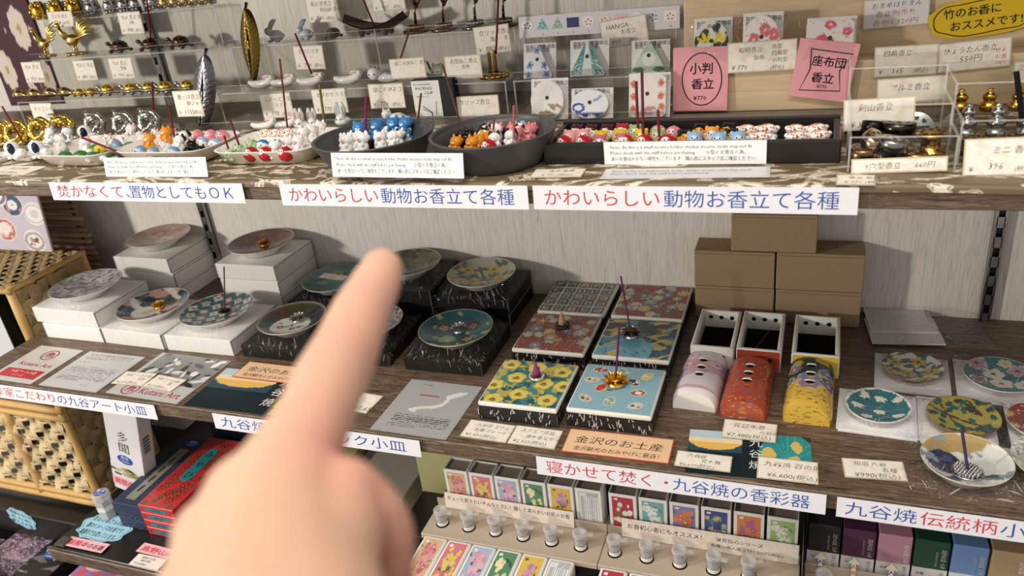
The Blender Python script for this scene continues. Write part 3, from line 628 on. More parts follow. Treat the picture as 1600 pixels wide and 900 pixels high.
# lotus incense holders
def lotusmb(r, col):
    mb = MB()
    for ring, (n, rad, tilt, L) in enumerate(((9, .42, .12, .64), (9, .34, .48, .58), (7, .2, .95, .46))):
        for k in range(n):
            a = 2*PI*(k+.5*(ring % 2))/n
            def P(u, v): s = (u-.5)*2; wd = np.sin(np.clip(v*1.02+.06, 0, 1)*PI)**.7*.24*(1-.35*v); return v*L, s*wd, .16*(s**2)*(1-v)+.12*v*v
            mb.add(grid(P, 7, 7), 'gold', col, True, M=SC(r) @ RZ(a) @ T(rad*.35, 0, .18) @ RY(-tilt))
    mb.add(sph((0, 0, .22*r), (.22*r, .22*r, .2*r)), 'gold', col, True).add(lathe([(0, 0), (.42*r, 0), (.46*r, .05*r), (.2*r, .2*r), (0, .2*r)], 20), 'gold', col, True); return mb
def lotus(p, r, col, label): lotusmb(r, col).build('lotus_incense_holder', loc=tuple(p), label=label, cat='incense holder', group='metal lotus incense holders')
GOLD, SILV, BRNZ = 'f2d078', 'd0ccc6', '8a6a52'
up = Vector((0, 0, .0))
lotus(Vector(p2)+Vector((.006, .004, 0)), .017, GOLD, 'gold lotus incense holder on the navy and pink patch plate')
lotus(Vector(p3)+Vector((.012, .002, 0)), .015, '9a908a', 'dark silver lotus holder with a stick on the diamond check plate')
lotus(Vector(p5)+Vector((.004, .002, 0)), .016, 'd8b050', 'gold lotus incense holder on the reddish brown plate')
lotus(Vector(p6)+Vector((.004, .006, 0)), .018, SILV, 'silver lotus incense holder on the navy segment plate')
lotus(Vector(p8)+Vector((.002, .004, 0)), .018, SILV, 'silver lotus incense holder on the teal plate')
lotus(t4+Vector((-.008, .002, 0)), .020, 'b5aaa0', 'silver lotus incense holder on the blue landscape tile')
lotus(t6+Vector((-.003, .006, 0)), .022, GOLD, 'gold lotus incense holder on the light blue charm tile')
def stick(p, top, col, label, r=.0011, group='incense sticks'):
    MB().add(tube([p, tuple(np.array(p)*.5+np.array(top)*.5), top], r, 8), 'incense', col).build('incense_stick', label=label, cat='incense stick', group=group)
def stick_px(p, toppx, col, label, r=.0011): p = np.array(p); stick(p, AY(*toppx, p[1]), col, label, r)
PUR, MAR = '6a3a5c', '6b2c34'
stick_px(Vector(p3)+Vector((.012, .002, .004)), (350, 417), PUR, 'purple incense stick in the lotus on the diamond check plate', .0010)
stick_px(t4+Vector((-.009, .002, .006)), (970, 432), PUR, 'purple incense stick in the silver lotus on the landscape tile', .0012)
stick_px(t6+Vector((-.003, .006, .006)), (968, 505), '5c2c58', 'purple incense stick in the gold lotus on the light blue tile', .0012)
def cone(p, col, dcol, label):
    r = thing('incense_cone', label, 'incense cone', tuple(p))
    MB().add(lathe([(0, 0), (.009, 0), (.0098, .002), (.0092, .004), (.007, .0045), (0, .0045)], 24), 'gold', dcol, True).build('metal_dish', r)
    d = MB(); [d.add(sph((.0088*math.cos(a), .0088*math.sin(a), .0042), .0011, 8, 5), 'gold', dcol, True) for a in np.linspace(0, 2*PI, 22)[:-1]]; d.build('bead_rim', r)
    MB().add(lathe([(0, .0046), (.0052, .0046), (.0044, .010), (.0012, .0215), (0, .0222)], 20), 'incense', col, True).build('cone', r)
cone(t3+Vector((.003, .014, 0)), 'b59a74', '4a4440', 'beige incense cone in dark metal dish on the brown red tile')
cone(t5+Vector((.007, .009, 0)), '8e3f6c', 'd8d4d0', 'purple incense cone in beaded silver dish on the pansy tile')

# ================================================================== KRAFT CARTONS
KR = '9a8468'
def kraft(x0, x1, z0, z1, label):
    mb = MB().add(box(x0, x1, .331, D-.001, z0, z1, .0012, 2), 'kraft', KR).add(box(x0+.002, x1-.002, .3306, .3312, z1-.0042, z1-.0036), 'kraft', '7a6850'); mb.build('cardboard_box', label=label, cat='box', group='brown cardboard boxes')
kraft(.845, .9475, 0, .0495, 'brown cardboard box at the bottom left of the stack, nearest the tiles')
kraft(.9495, 1.053, 0, .0495, 'brown cardboard box at the bottom right of the stack, by the clear bag')
kraft(.8445, .947, .0500, .1015, 'brown cardboard box in the middle layer, on the tile side')
kraft(.949, 1.0535, .0500, .1025, 'brown cardboard box in the middle layer, on the clear bag side')
kraft(.892, .996, .1030, .154, 'brown cardboard box alone on top of the stack')

# ================================================================== BURNER TRAYS AND DOMED LIDS
def holes(mb, pts, r, M=None):
    for p in pts: mb.add(lathe([(0, 0), (r, 0)], 18), 'ink', '0a0806', M=T(*p) @ (M or Matrix()))
def burner_tray(cpx, w, d, h, out, label, dots=None):
    c = A(*cpx, 0); r = thing('burner_tray', label, 'incense burner', (c[0], c[1], 0), (0, 0, math.radians(-1)), 'open incense burner trays'); t = .005
    mb = MB()
    for b in ((-w/2, w/2, 0, t, 0, h), (-w/2, w/2, d-t, d, 0, h), (-w/2, -w/2+t, t*.5, d-t*.5, 0, h), (w/2-t, w/2, t*.5, d-t*.5, 0, h)): mb.add(box(*b, .0016, 2), 'glaze', 'e6e4dc', True)
    mb.add(box(-w/2+.001, w/2-.001, .001, d-.001, 0, .004), 'glaze', 'e6e4dc')
    cv = Cv(60, 30, out)
    if dots == 'y': cv.speck(3, 70, .012, '5a4420')
    elif dots == 'r': cv.speck(4, 60, .014, 'd08a4c'); cv.speck(6, 30, .012, '6a4c7a')
    face(mb, cv, lambda u, v: (-w/2+.0015+(w-.003)*u, -.0002+0*u, h-.0015-(h-.003)*v))
    MI = RX(PI/2)
    holes(mb, [(x, -.0005, h*.55) for x in (-w*.26, 0, w*.26)], .0028, MI); holes(mb, [(x, d-t-.0003, h*.7) for x in (-w*.26, 0, w*.26)], .0028, MI)
    mb.build('tray_body', r); MB().add(box(-w/2+t, w/2-t, t, d-t, .0042, .006), 'incense', '0c0b0a').build('felt_mat', r, label='black felt mat'); return r
burner_tray((1112, 575), .052, .098, .030, 'e6e4dc', 'white porcelain burner tray with black mat, nearest the tiles')
burner_tray((1184, 580), .052, .098, .030, 'a5482e', 'burner tray with red decorated front and a stick lying inside, in the middle')
burner_tray((1272, 590), .053, .098, .031, 'd9b54c', 'burner tray with yellow dotted front, by the clear bag')
q = A(1184, 580); stick((q[0]-.012, q[1]+.018, .0075), (q[0]+.008, q[1]+.086, .0085), '5a3450', 'purple incense stick lying inside the red burner tray')
def burner_lid(cpx, w, d, h, cv, endcol, label, endcv=None):
    c = A(*cpx, 0); mb = MB(); n = 22
    def prof(u): a = PI*(1-u); return w/2*np.sign(np.cos(a))*np.abs(np.cos(a))**.75, h*np.abs(np.sin(a))**.8
    def P(u, v): x, z = prof(u); k = 1-.10*np.clip((v-.85)/.15, 0, 1)**2-.03*np.clip((.12-v)/.12, 0, 1)**2; return x*k, d*(1-v), z*k
    face(mb, cv, P)
    ring = [prof(np.array(i/n)) for i in range(n+1)]; kk = .9
    for y, k in ((0, .9), (d, .97)):
        mb.add((np.array([(float(x)*k, y, float(z)*k) for x, z in ring]), [tuple(range(n+1))]), 'glaze', endcol)
    if endcv: face(mb, endcv, lambda u, v: ((prof(u)[0])*.88, -.0004+0*u, prof(u)[1]*.88*(1-v)))
    for k in range(3):
        y = d*(.42+.17*k); mb.add(sph((0, y, h*.985), (.0052, .0042, .0016), 16, 6), 'ink', '0a0806', True).add(sph((0, y+.0022, h*.995), (.0056, .0030, .0017), 16, 6), 'glaze', 'f0ece4', True)
    mb.build('domed_incense_burner', loc=(c[0], c[1], 0), rot=(0, 0, math.radians(-2)), label=label, cat='incense burner', group='domed incense burner lids')
c = Cv(56, 80, 'c4a8b4'); c.blob(3, 6, .2, '8f95bd'); c.blob(7, 7, .5, 'cfa2a0'); c.blob(9, 5, .6, 'd9cdd2'); [c.flower(x, y, .11, 'd8bcc8', 5, 'a4688a', 'b98fa8') for x, y in ((.35, .12), (.68, .3), (.3, .36))]; c.rect(0, .9, 1, 1, 'e8e2de')
burner_lid((1084, 641), .053, .092, .025, c, 'f0ece6', 'domed burner lid in misty pink and blue with white end')
c = Cv(56, 80, 'a44a34'); c.speck(3, 80, .02, 'b9603f'); c.speck(5, 60, .014, 'c98a58'); c.speck(7, 30, .014, '6a5a8a'); c.blob(5, 40, 1.1, '8a3c2c')
c2 = Cv(40, 26, 'a8503a'); c2.speck(4, 40, .02, 'c98a58'); c2.speck(7, 14, .02, '5c5a8a')
burner_lid((1160, 654), .053, .092, .026, c, 'a44a34', 'domed burner lid in orange red with tiny flecks', c2)
c = Cv(56, 80, 'd3ad4a'); c.speck(3, 170, .012, '6a5020', (0, .5, 1, 1)); c.put(c.y < .5, '2f3f38'); c.blob(5, 12, .3, 'b59a4c', c.y < .45); c.put((c.y > .45) & (c.y < .56+.05*np.sin(12*c.x)), '4a5c3c')
for x, y, k in ((.3, .3, '8a6a92'), (.7, .34, '5f6f98'), (.5, .48, '7d86a8'), (.2, .52, '5c8088'), (.75, .56, '6a6494'), (.5, .62, '9a7a98')): c.flower(x, y, .12, k, 12, 'd8b85a', 'd9d0dc', 0, .2)
c2 = Cv(48, 30, 'd6b04c'); c2.speck(4, 90, .013, '6a5020')
burner_lid((1260, 663), .052, .100, .028, c, 'd6b04c', 'domed yellow dotted burner lid with dark flower painting', c2)

# ================================================================== BAGGED ROUND DISHES, RIGHT END
def bagmb(w, d, z, wr=.002, seed=0, n=26):
    q = np.random.default_rng(seed); ph = q.uniform(0, 6, 6)
    def P(u, v): e = np.minimum(np.minimum(u, 1-u), np.minimum(v, 1-v)); return (u-.5)*w+.002*np.sin(9*v+ph[0]), (.5-v)*d+.002*np.sin(8*u+ph[1]), .0015+z*np.clip(e*6, 0, 1)**.6+wr*(np.sin(31*u+17*v+ph[2])*np.sin(23*v-12*u+ph[3])*.5+.5)
    m = MB().add(grid(P, n, n), 'bag_film', smooth=True)
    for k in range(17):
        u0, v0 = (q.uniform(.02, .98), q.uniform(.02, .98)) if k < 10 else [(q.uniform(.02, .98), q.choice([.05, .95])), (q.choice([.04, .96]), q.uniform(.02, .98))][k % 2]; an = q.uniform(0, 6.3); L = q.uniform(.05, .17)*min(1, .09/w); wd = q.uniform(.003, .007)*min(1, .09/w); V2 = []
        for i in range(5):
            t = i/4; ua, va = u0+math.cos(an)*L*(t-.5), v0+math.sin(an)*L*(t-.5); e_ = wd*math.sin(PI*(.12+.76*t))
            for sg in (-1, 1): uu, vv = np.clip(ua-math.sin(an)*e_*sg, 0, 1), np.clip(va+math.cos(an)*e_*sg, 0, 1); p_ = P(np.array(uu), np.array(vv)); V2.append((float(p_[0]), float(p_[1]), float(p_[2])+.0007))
        m.add((V2, [(2*i, 2*i+1, 2*i+3, 2*i+2) for i in range(4)]), 'bag_crease_glint')  # faint white strips stand in for glints on the bag's creases
    return m
def cv_crane():
    c = Cv(S, S, '2f727c'); c.ring(.5, .5, .47, .5, 'e9e6dc')
    for x, y, a in ((.3, .2, 1.2), (.55, .24, .5), (.8, .25, 2.2), (.2, .5, .3), (.55, .6, .2), (.8, .7, 2.8), (.35, .8, .1)):
        c.ell(x, y, .11, .055, 'e6e2cc', a); c.ell(x+.09*math.cos(a), y+.09*math.sin(a), .035, .02, '23332f', a); c.ell(x-.05, y+.03, .05, .02, 'f0ecd8', a+1)
    return c
def cv_plum():
    c = Cv(S, S, '2f7a80')
    for x, y, r, k in ((.2, .2, .15, 'b98fa4'), (.42, .42, .14, 'e6dfd4'), (.75, .3, .13, 'c29aae'), (.5, .68, .14, 'e2d8c8'), (.2, .66, .12, 'a87f98'), (.8, .7, .13, 'dcd4cc'), (.6, .14, .09, 'd8cf9a')): c.flower(x, y, r, k, 5, '7a4a5c', 'efe8dc', x*9, .42)
    c.line(.2, .45, .45, .25, .015, '22302e'); c.line(.55, .5, .85, .5, .015, '22302e'); return c
def cv_pine():
    c = Cv(S, S, 'a89c4e'); c.blob(4, 9, .5, '4a3c2c'); c.line(.0, .3, .9, .75, .05, '4a3a28'); c.line(.2, .2, .5, .9, .035, '4a3a28')
    for k in range(34): x, y = RNG.uniform(.05, .95), RNG.uniform(.05, .95); c.ell(x, y, .07, .045, random.choice(['25544c', '1f483f', '2f6256']), RNG.uniform(0, 3))
    c.speck(3, 50, .01, 'c9bd6a'); return c
def bag_dish(cpx, w, d, cv, R, rim, label, seed, rz=-.06):
    c = A(*cpx, 0); r = thing('bagged_dish', label, 'bagged dish', (c[0], c[1], 0), (0, 0, rz), 'small round dishes in clear bags')
    mb = MB().add(box(-w/2, w/2, -d/2, d/2, .0006, .0016), 'paper', 'f0eff0').add(box(-w/2+.002, w/2-.001, -d/2-.003, d/2-.003, .0001, .0005), 'paper', 'e6e5e6')
    mb.add(text('九谷焼はたのしい豆皿です', .006, -w*.3, d*.42, .0019, thin=0), 'ink', '8a8478').add(text('☆', .007, -w*.42, d*.41, .0019), 'ink', 'b09a60').build('backing_card', r)
    platemb(cv, R, rim, .005, .005).build('dish', r, (0, -.004, .0018)); bagmb(w+.006, d+.008, .0125, .0012, seed).build('clear_bag', r, label='clear plastic bag')
bag_dish((1424, 585), .078, .076, cv_yflower('c9ccc4', 6), .0325, '7a5c40', 'bagged round dish of yellow flowers and green leaves on white', 1)
bag_dish((1370, 646), .079, .078, cv_crane(), .0325, 'e6e4de', 'bagged round teal dish with white cranes', 2)
bag_dish((1560, 598), .086, .080, cv_plum(), .0365, 'd9d6ce', 'bagged round teal dish with pink and white plum blossoms', 3)
bag_dish((1502, 662), .083, .082, cv_pine(), .0345, '8a6440', 'bagged round dish of dark green pines on yellow', 4)
bag_dish((1628, 672), .083, .084, cv_flowers(5, '8a3c38', ['d9cfc0', 'b9a06a', 'a85a4c'], 24), .034, 'd9d6ce', 'bagged red dish cut off by the picture edge, below the plum dish', 5)
c = A(1506, 742); r = thing('bagged_dish', 'bagged shallow dish of dark blue and ochre swirls with a metal pin holder', 'bagged dish', (c[0], c[1], 0), (0, 0, -.08))
cv = Cv(S, S, 'd9dcd4'); cv.put(cv.y < .3+.1*np.sin(5*cv.x+1), 'b39a66'); cv.blob(5, 9, .45, 'e6e6de'); cv.ell(.27, .5, .2, .22, '2c3656', .4); cv.blob(8, 18, .5, '46587a', (cv.x < .5) & (cv.y > .35)); cv.put((np.abs(cv.y-.75-.1*np.sin(6*cv.x)) < .04) & (cv.x > .45), '2f4a58'); cv.put((np.abs(cv.y-.62-.12*cv.x) < .03) & (cv.x > .7), '6f8a8c'); cv.blob(11, 25, .9, '8a9aa4')
platemb(cv, .0395, 'd0c8b0', .012, .005).build('dish', r, (0, 0, .0006)); bagmb(.104, .086, .016, .0014, 9).build('clear_bag', r, label='clear plastic bag')
c2 = A(1511, 738, .012); ph = thing('pin_incense_holder', 'round silver pin holder standing in the blue swirl dish', 'incense holder', (c2[0], c2[1], .0095))
MB().add(lathe([(0, 0), (.0138, 0), (.0142, .002), (.0138, .0045), (.0125, .005), (0, .005)], 32), 'metal', 'b9b9b9', True).build('base', ph)
pm = MB()
for i in range(-4, 5):
    for j in range(-4, 5):
        x, y = i*.0030+.0015*(j % 2), j*.0026
        if math.hypot(x, y) < .0118: pm.add(sph((x, y, .006), (.0012, .0012, .0022), 8, 5), 'metal', 'd4d4d4', True)
pm.build('pins', ph); stick_px((c2[0], c2[1], .016), (1503, 672), '4a3c5c', 'dark purple incense stick in the pin holder of the blue swirl dish', .0014)
c = A(1650, 745); r = thing('bagged_dish', 'bagged pale dish cut off at the picture edge beside the blue swirl dish', 'bagged dish', (c[0], c[1], 0), (0, 0, -.08)); platemb(cv_greyflower(), .0395, 'd0c8b0', .012, .005).build('dish', r, (0, 0, .0006)); bagmb(.1, .086, .016, .0014, 12).build('clear_bag', r, label='clear plastic bag')
# bag of white cards by the wall
w, h, pl = lying((1360, 541), (1553, 545), (1357, 478)); r = thing('card_bag', 'clear bag of blank white cards lying against the wall', 'bag', pl['loc'], pl['rot'])
MB().add(box(.002, w*.62, .002, h*.62, .002, .004), 'paper', 'd9d6dc').add(box(.004, w*.6, h*.25, h*.96, .0045, .0065), 'paper', 'dedbe0').add(text('九谷焼豆皿セット', .006, 0, 0, .0068), 'ink', '77757a', M=T(w*.56, h*.9, 0) @ RZ(-PI/2)).build('white_cards', r)
bagmb(w, h, .009, .0022, 4, 30).build('clear_bag', r, (w/2, h/2, 0), label='clear plastic bag')
# ================================================================== UPPER SHELF: acrylic step stands
ZT = [H, .3505, .404, .457]; YT = [.205, .252, .303, .347]
def step_stand(x0, x1, levels, label):
    r = thing('acrylic_step_stand', label, 'display stand', ((x0+x1)/2, 0, H)); o = (-(x0+x1)/2, 0, -H); Y = YT+[.374]
    ac = MB(); ed = MB(); t = .0016
    for k in range(levels):
        ya, yb, z = Y[k], Y[k+1], ZT[k]+(.0006 if k == 0 else 0)
        ac.add(box(x0, x1, ya, yb, z-(t if k else 0), z+(0 if k else .001)), 'acrylic')
        if k: ac.add(box(x0, x1, ya, ya+t, ZT[k-1], z-t), 'acrylic')
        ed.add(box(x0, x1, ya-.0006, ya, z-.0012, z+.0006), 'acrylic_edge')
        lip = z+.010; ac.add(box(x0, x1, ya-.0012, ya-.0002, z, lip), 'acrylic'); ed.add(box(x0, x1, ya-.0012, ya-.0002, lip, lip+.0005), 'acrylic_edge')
    for x in (x0, x1-t):
        poly = [(YT[0], H+.001)]+[p for k in range(1, levels) for p in ((Y[k], ZT[k-1]), (Y[k], ZT[k]))]+[(.374, ZT[levels-1]), (.374, H+.001)]
        V, F = prism([(a, b) for a, b in poly], 0, t); ac.add((V[:, [2, 0, 1]]+[x, 0, 0], F), 'acrylic')
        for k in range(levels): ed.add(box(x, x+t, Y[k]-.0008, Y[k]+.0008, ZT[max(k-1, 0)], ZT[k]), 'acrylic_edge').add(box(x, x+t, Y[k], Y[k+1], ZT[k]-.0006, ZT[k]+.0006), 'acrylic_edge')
    ac.build('clear_steps', r, o); ed.build('sheet_edges', r, o, label='bright edges of the clear sheets')
step_stand(-.185, .158, 4, 'clear acrylic step stand with gold and silver animals')
step_stand(.205, .635, 3, 'clear acrylic step stand with rabbits, boat dish and clips')
step_stand(.645, .832, 3, 'clear acrylic step stand with bagged triangular and round holders')
# light wood step block at the right
wb = thing('wooden_step_block', 'light wood step block behind the long black tray', 'display stand', (1.1, .3, H))
MB().add(box(-.262, .45, -.066, -.03, .0008, .049, .001), 'wood_light').build('lower_step', wb); MB().add(box(-.255, .45, -.0296, .074, .0008, .30, .001), 'wood_light').build('upper_step', wb)
# dark poster with blossoms on the wall at the left
cv = Cv(70, 90, '4a2a36')
for x, y, r in ((.42, .1, .16), (.1, .38, .14), (.4, .34, .12), (.7, .58, .15), (.2, .8, .14), (.85, .2, .1), (.9, .85, .12), (.55, .9, .06), (.05, .06, .1)): cv.flower(x, y, r, 'd8cdbe', 8, 'b99a6a', None, x*9, .42)
cv.speck(3, 14, .02, 'c9bdae')
a, b = AY(-70, -60, D-.004), AY(98, 160, D-.004)
mb = MB().add(box(a[0], b[0], D-.004, D-.0005, .32, .62), 'paper', '4a2a36'); face(mb, cv, lambda u, v: (a[0]+(b[0]-a[0])*u, D-.0043+0*u, .62-.30*v), 'paper'); mb.build('wall_poster', label='dark plum poster with pale blossoms on the wall at far left', cat='poster')

# ================================================================== SMALL CERAMIC FIGURES
_fm = {}
def fig(kind, *c):
    k = (kind,)+c
    if k in _fm: return _fm[k]
    m = MB(); u = .001; g = 'glaze'
    def S(x, y, z, rx, ry, rz, col, n=12): m.add(sph((x*u, y*u, z*u), (rx*u, ry*u, rz*u), n, max(6, n*2//3)), g, col, True)
    def eyes(y, z, dx=2.2, col='1a1614', r=.75): S(-dx, y, z, r, .5, r, col, 8); S(dx, y, z, r, .5, r, col, 8)
    if kind == 'cat':       # body, patch, ears
        S(0, 0, 6.5, 6.6, 6, 7.2, c[0], 16); S(0, -1.5, 15, 6.6, 5.8, 5.8, c[0], 16)
        for s in (-1, 1):
            S(s*4, -1, 20.2, 1.9, 1.4, 2.9, c[1]); S(s*3.6, -5.2, 2, 2.4, 2.6, 2, c[0]); S(s*3.6, -5, 9, 1.8, 2, 2.6, c[0])
        S(3.0, 1, 17.2, 3.8, 4.3, 3.6, c[1]); S(-2, 3, 8.5, 5, 4, 4.5, c[1]); S(0, -6.5, 13.2, 2.4, 1.2, 1.7, c[2]); eyes(-6.4, 15.6); S(0, -7.6, 13.9, .8, .5, .5, 'b0504a', 6); S(5, 4, 3, 2, 4, 2, c[1])
    elif kind == 'egg':     # round cat headed egg: body colour, face, cap
        S(0, 0, 8.2, 7.8, 7.4, 8.4, c[0], 18); S(0, -.4, 11.2, 7.3, 6.9, 6.2, c[2], 16); S(0, -3.6, 9.8, 5.2, 4.4, 4.2, c[1], 14)
        for s in (-1, 1): S(s*4.6, 0, 16, 2.0, 1.5, 2.2, c[2]); S(s*4.3, -6, 8.6, 1.1, .7, .8, 'd98a84', 8)
        eyes(-7.7, 10.4, 2.3); S(0, -8, 9, .7, .4, .5, 'b0504a', 6); S(0, -6.4, 4, 2.2, 1.4, 1.6, c[3] if len(c) > 3 else c[0], 8)
    elif kind == 'daruma':
        S(0, 0, 8.2, 8.6, 8.2, 8.2, c[0], 18); S(-.6, -4.4, 9, 5.2, 4.4, 4.6, c[1], 14); eyes(-8.6, 10, 1.8); S(-.5, -8.8, 7.6, 1, .4, .5, 'b0403c', 6); S(0, 0, 16, 2, 2, 1, '6d8a4c', 8)
    elif kind == 'turtle':
        S(0, 1, 5, 8.4, 8.6, 6.2, c[0], 16); S(0, 1, 2.6, 8.9, 9, 2.6, c[1], 16); S(3.6, -8, 4.6, 4.4, 4.2, 4.2, c[1], 12); S(2.6, -11.8, 5.4, .7, .5, .8, '1a1614', 6); S(5.4, -11.5, 5.4, .7, .5, .8, '1a1614', 6); S(4, -12.2, 3.6, 1.1, .4, .35, '1a1614', 6)
        for x, y in ((-6, -6), (7, 6), (-6, 8)): S(x, y, 1.6, 2.4, 2.6, 1.6, c[1], 8)
    elif kind == 'bird':
        S(0, 0, 7, 7.4, 7, 7, c[0], 16); S(0, 1, 9, 7.1, 6.8, 5.6, c[1], 14); S(0, -5.5, 9, 3.6, 2.8, 2.6, c[0], 10); S(0, -7.6, 8.2, 1.5, 2, 1, 'd99a3c', 8); eyes(-6.9, 10.4, 2.6); S(0, 7, 6, 2.6, 3, 1.6, c[1], 8)
        for s in (-1, 1): S(s*2.6, -3, .9, 1.8, 2.6, .9, c[2] if len(c) > 2 else 'c98a5c', 8)
    elif kind == 'dog':     # white puppy with one big drooping ear
        S(4, 2, 6, 11, 8, 6.2, c[0], 18); S(-3, -1, 13, 9.6, 8.6, 8.6, c[0], 18); S(3.4, -5.4, 13.2, 4.4, 4.2, 7.2, c[1], 14); S(-8, -6.6, 13.5, .9, .7, 1, '1a1614', 6); S(-11.8, -3.6, 11.4, 1.2, 1, .9, '1a1614', 6); S(12, 1, 9, 3, 3, 3, c[0], 10); S(-3, -7, 2.4, 4, 3, 2.4, c[0], 10); S(7, -5, 2.6, 4.4, 3.4, 2.6, c[0], 10)
    elif kind == 'lion':    # squat guardian, white with coloured curls
        S(0, 1, 5, 9, 7.6, 5.4, c[0], 16); S(0, -2, 11, 9.4, 7.6, 5.6, c[0], 16); q = np.random.default_rng(3)
        for s in (-1, 1): S(s*8, -1, 13, 2.8, 2.4, 2.4, c[0], 10); S(s*5.6, -6, 1.8, 3, 3, 1.9, c[0], 10)
        S(0, -1.6, 14.3, 6, 5, 2.8, c[1], 12); S(0, -6.6, 7.4, 3.6, 2.4, 1.4, c[2], 10); eyes(-8.8, 12, 3.2); S(0, -9.3, 10.6, 1.3, .7, .8, '7a3a2c', 8)
        for i in range(26): a, b = q.uniform(3.3, 6.1), q.uniform(.1, 1.1); S(9.3*math.cos(a)*math.cos(b), -1.6+7.7*math.sin(a)*math.cos(b), 10.6+5.6*math.sin(b)*(1 if i % 3 else -.7), 1, 1, 1, c[1], 6)
    elif kind == 'pig':
        S(0, 0, 6, 7.6, 7, 6.2, c[0], 16); S(0, -4.4, 7.4, 5.6, 4.6, 5, c[0], 14); S(0, -8.8, 6.8, 2, 1, 1.4, c[1], 8); eyes(-8.4, 9.2, 2.6, r=.6); S(0, 1.5, 11, 4.4, 4, 1.8, c[1], 10)
        for s in (-1, 1): S(s*3.6, -3, 12.4, 1.6, 1, 2, c[1], 8); S(s*4.2, -4, 1.4, 2, 2, 1.5, c[0], 8)
    elif kind == 'lie_rabbit':  # reclining rabbit, a long low crescent
        V = [(-21, 0, 9, 2.5), (-15, 0, 6, 4.6), (-7, 0, 5.4, 5.4), (2, 0, 5.6, 5.8), (9, 0, 7.5, 5.4), (14, 0, 10.5, 4.8), (17, 0, 14, 3.6)]
        m.add(tube([(x*u, y*u, z*u) for x, y, z, r in V], [r*u for *_, r in V], 14), g, c[0], True); S(17, 0, 13.8, 4, 4, 3.6, c[0]); S(9, 1, 15.6, 6.5, 1.7, 1.5, c[0], 10); S(8.6, -2, 14.4, 6.4, 1.6, 1.4, c[1], 10); S(19.6, -3, 14.4, .7, .6, .8, '8a3c3c', 6); S(-5, 0, 9.6, 9, 3.4, 1.6, c[1], 12)
    elif kind == 'sit_rabbit':
        S(0, 2, 8, 11, 9, 8, c[0], 18); S(-9, -1, 15, 6.4, 5.6, 5.8, c[0], 16)
        for s in (0, 1): m.add(tube([((-8+3*s)*u, 0, 19*u), ((-4+4*s)*u, u, 26*u), ((1+4*s)*u, u, 30*u)], [2*u, 2.4*u, 1.2*u], 10), g, c[1], True)
        S(-12.4, -4.6, 16, .8, .6, .9, '7a3c3c', 6); S(11, 2, 8, 3, 3, 3, c[0], 10); S(-6, -6, 2, 4.4, 3, 2, c[0], 10); S(5, -5, 3, 5.4, 3.6, 3.2, c[0], 10)
    elif kind == 'ear_rabbit':
        S(0, 2, 5, 9, 8, 5, c[0], 16); S(0, 0, 8, 6, 6, 5, c[0], 14)
        for s in (-1, 1): m.add(tube([(s*3*u, 0, 9*u), (s*3.6*u, u, 17*u), (s*3*u, u, 25*u)], [2.6*u, 3.4*u, 1.4*u], 10), g, c[0], True); S(s*3.5, -2.6, 17, 1.6, 1, 5, c[1], 8)
        eyes(-5.8, 8.6, 2.4, '7a3c3c')
    elif kind == 'lie_cat':
        S(4, 1, 6, 16, 8, 6, c[0], 20); S(-12, -2, 11, 8.4, 7.6, 7.2, c[0], 16); S(-12, 0, 15, 6.6, 6, 3.6, c[1], 12); S(8, 0, 10.5, 7, 5, 2.4, c[1], 12)
        for s in (-1, 1): S(-12+s*5, -1, 17.6, 2, 1.4, 2.6, c[1], 8); S(-12+s*3, -9.2, 11.6, 1, .5, .8, '3a3a3a', 6)
        S(18, 3, 5, 5, 3, 2.4, c[0], 10)
    me = m.mesh('ceramic_'+kind); _fm[k] = me; return me
NAMES = {'cat': 'cat_figurine', 'egg': 'egg_cat_figurine', 'daruma': 'daruma_figurine', 'turtle': 'turtle_figurine', 'bird': 'bird_figurine', 'dog': 'puppy_figurine', 'lion': 'guardian_lion_figurine', 'pig': 'pig_figurine', 'lie_rabbit': 'reclining_rabbit_figurine', 'sit_rabbit': 'rabbit_figurine', 'ear_rabbit': 'long_eared_rabbit_figurine', 'lie_cat': 'reclining_cat_figurine'}
def put(kind, cols, px, z, label, group, s=1.0, rz=None, y=None):
    p = A(*px, z) if y is None else AY(*px, y)
    for cx, cy in ((.557, .060), (.690, .062)):
        if abs(z-(H+.007)) < .009 and 502 < px[0] < 860 and y is None and kind in ('cat', 'daruma') and (px[0] < 668) == (cx < .6):
            q = np.array([p[0]-cx, p[1]-cy]); r = np.hypot(*q); k = min(1, .043/r)*(.62 if r > .043 and random.random() < .15 else 1); p = np.array([cx+q[0]*k, cy+q[1]*k, z])
    if abs(z-(H+.0055)) < .00001 and px[0] > 870: p[1] -= .012
    link(NAMES[kind], fig(kind, *cols), loc=(p[0], p[1], z), rot=(-.42 if kind in ('cat', 'egg', 'daruma', 'pig', 'lion') else 0, 0, random.uniform(-.35, .35) if rz is None else rz), label=label, cat='figurine', group=group).scale = (s, s, s)
def rowput(specs, z, where, group, s=1.0):
    """specs: rows of (kind, colours, looks, [base points]); in a row of equal ones each is told apart by its order from the left"""
    for kind, cols, looks, pts in specs:
        pts = sorted(pts); n = len(pts)
        for i, p in enumerate(pts):
            o = '' if n == 1 else ', '+('leftmost' if i == 0 else 'rightmost' if i == n-1 else ordn(i)+' from left')
            put(kind, cols, p, z, f'{looks} {where}{o}', group, s)
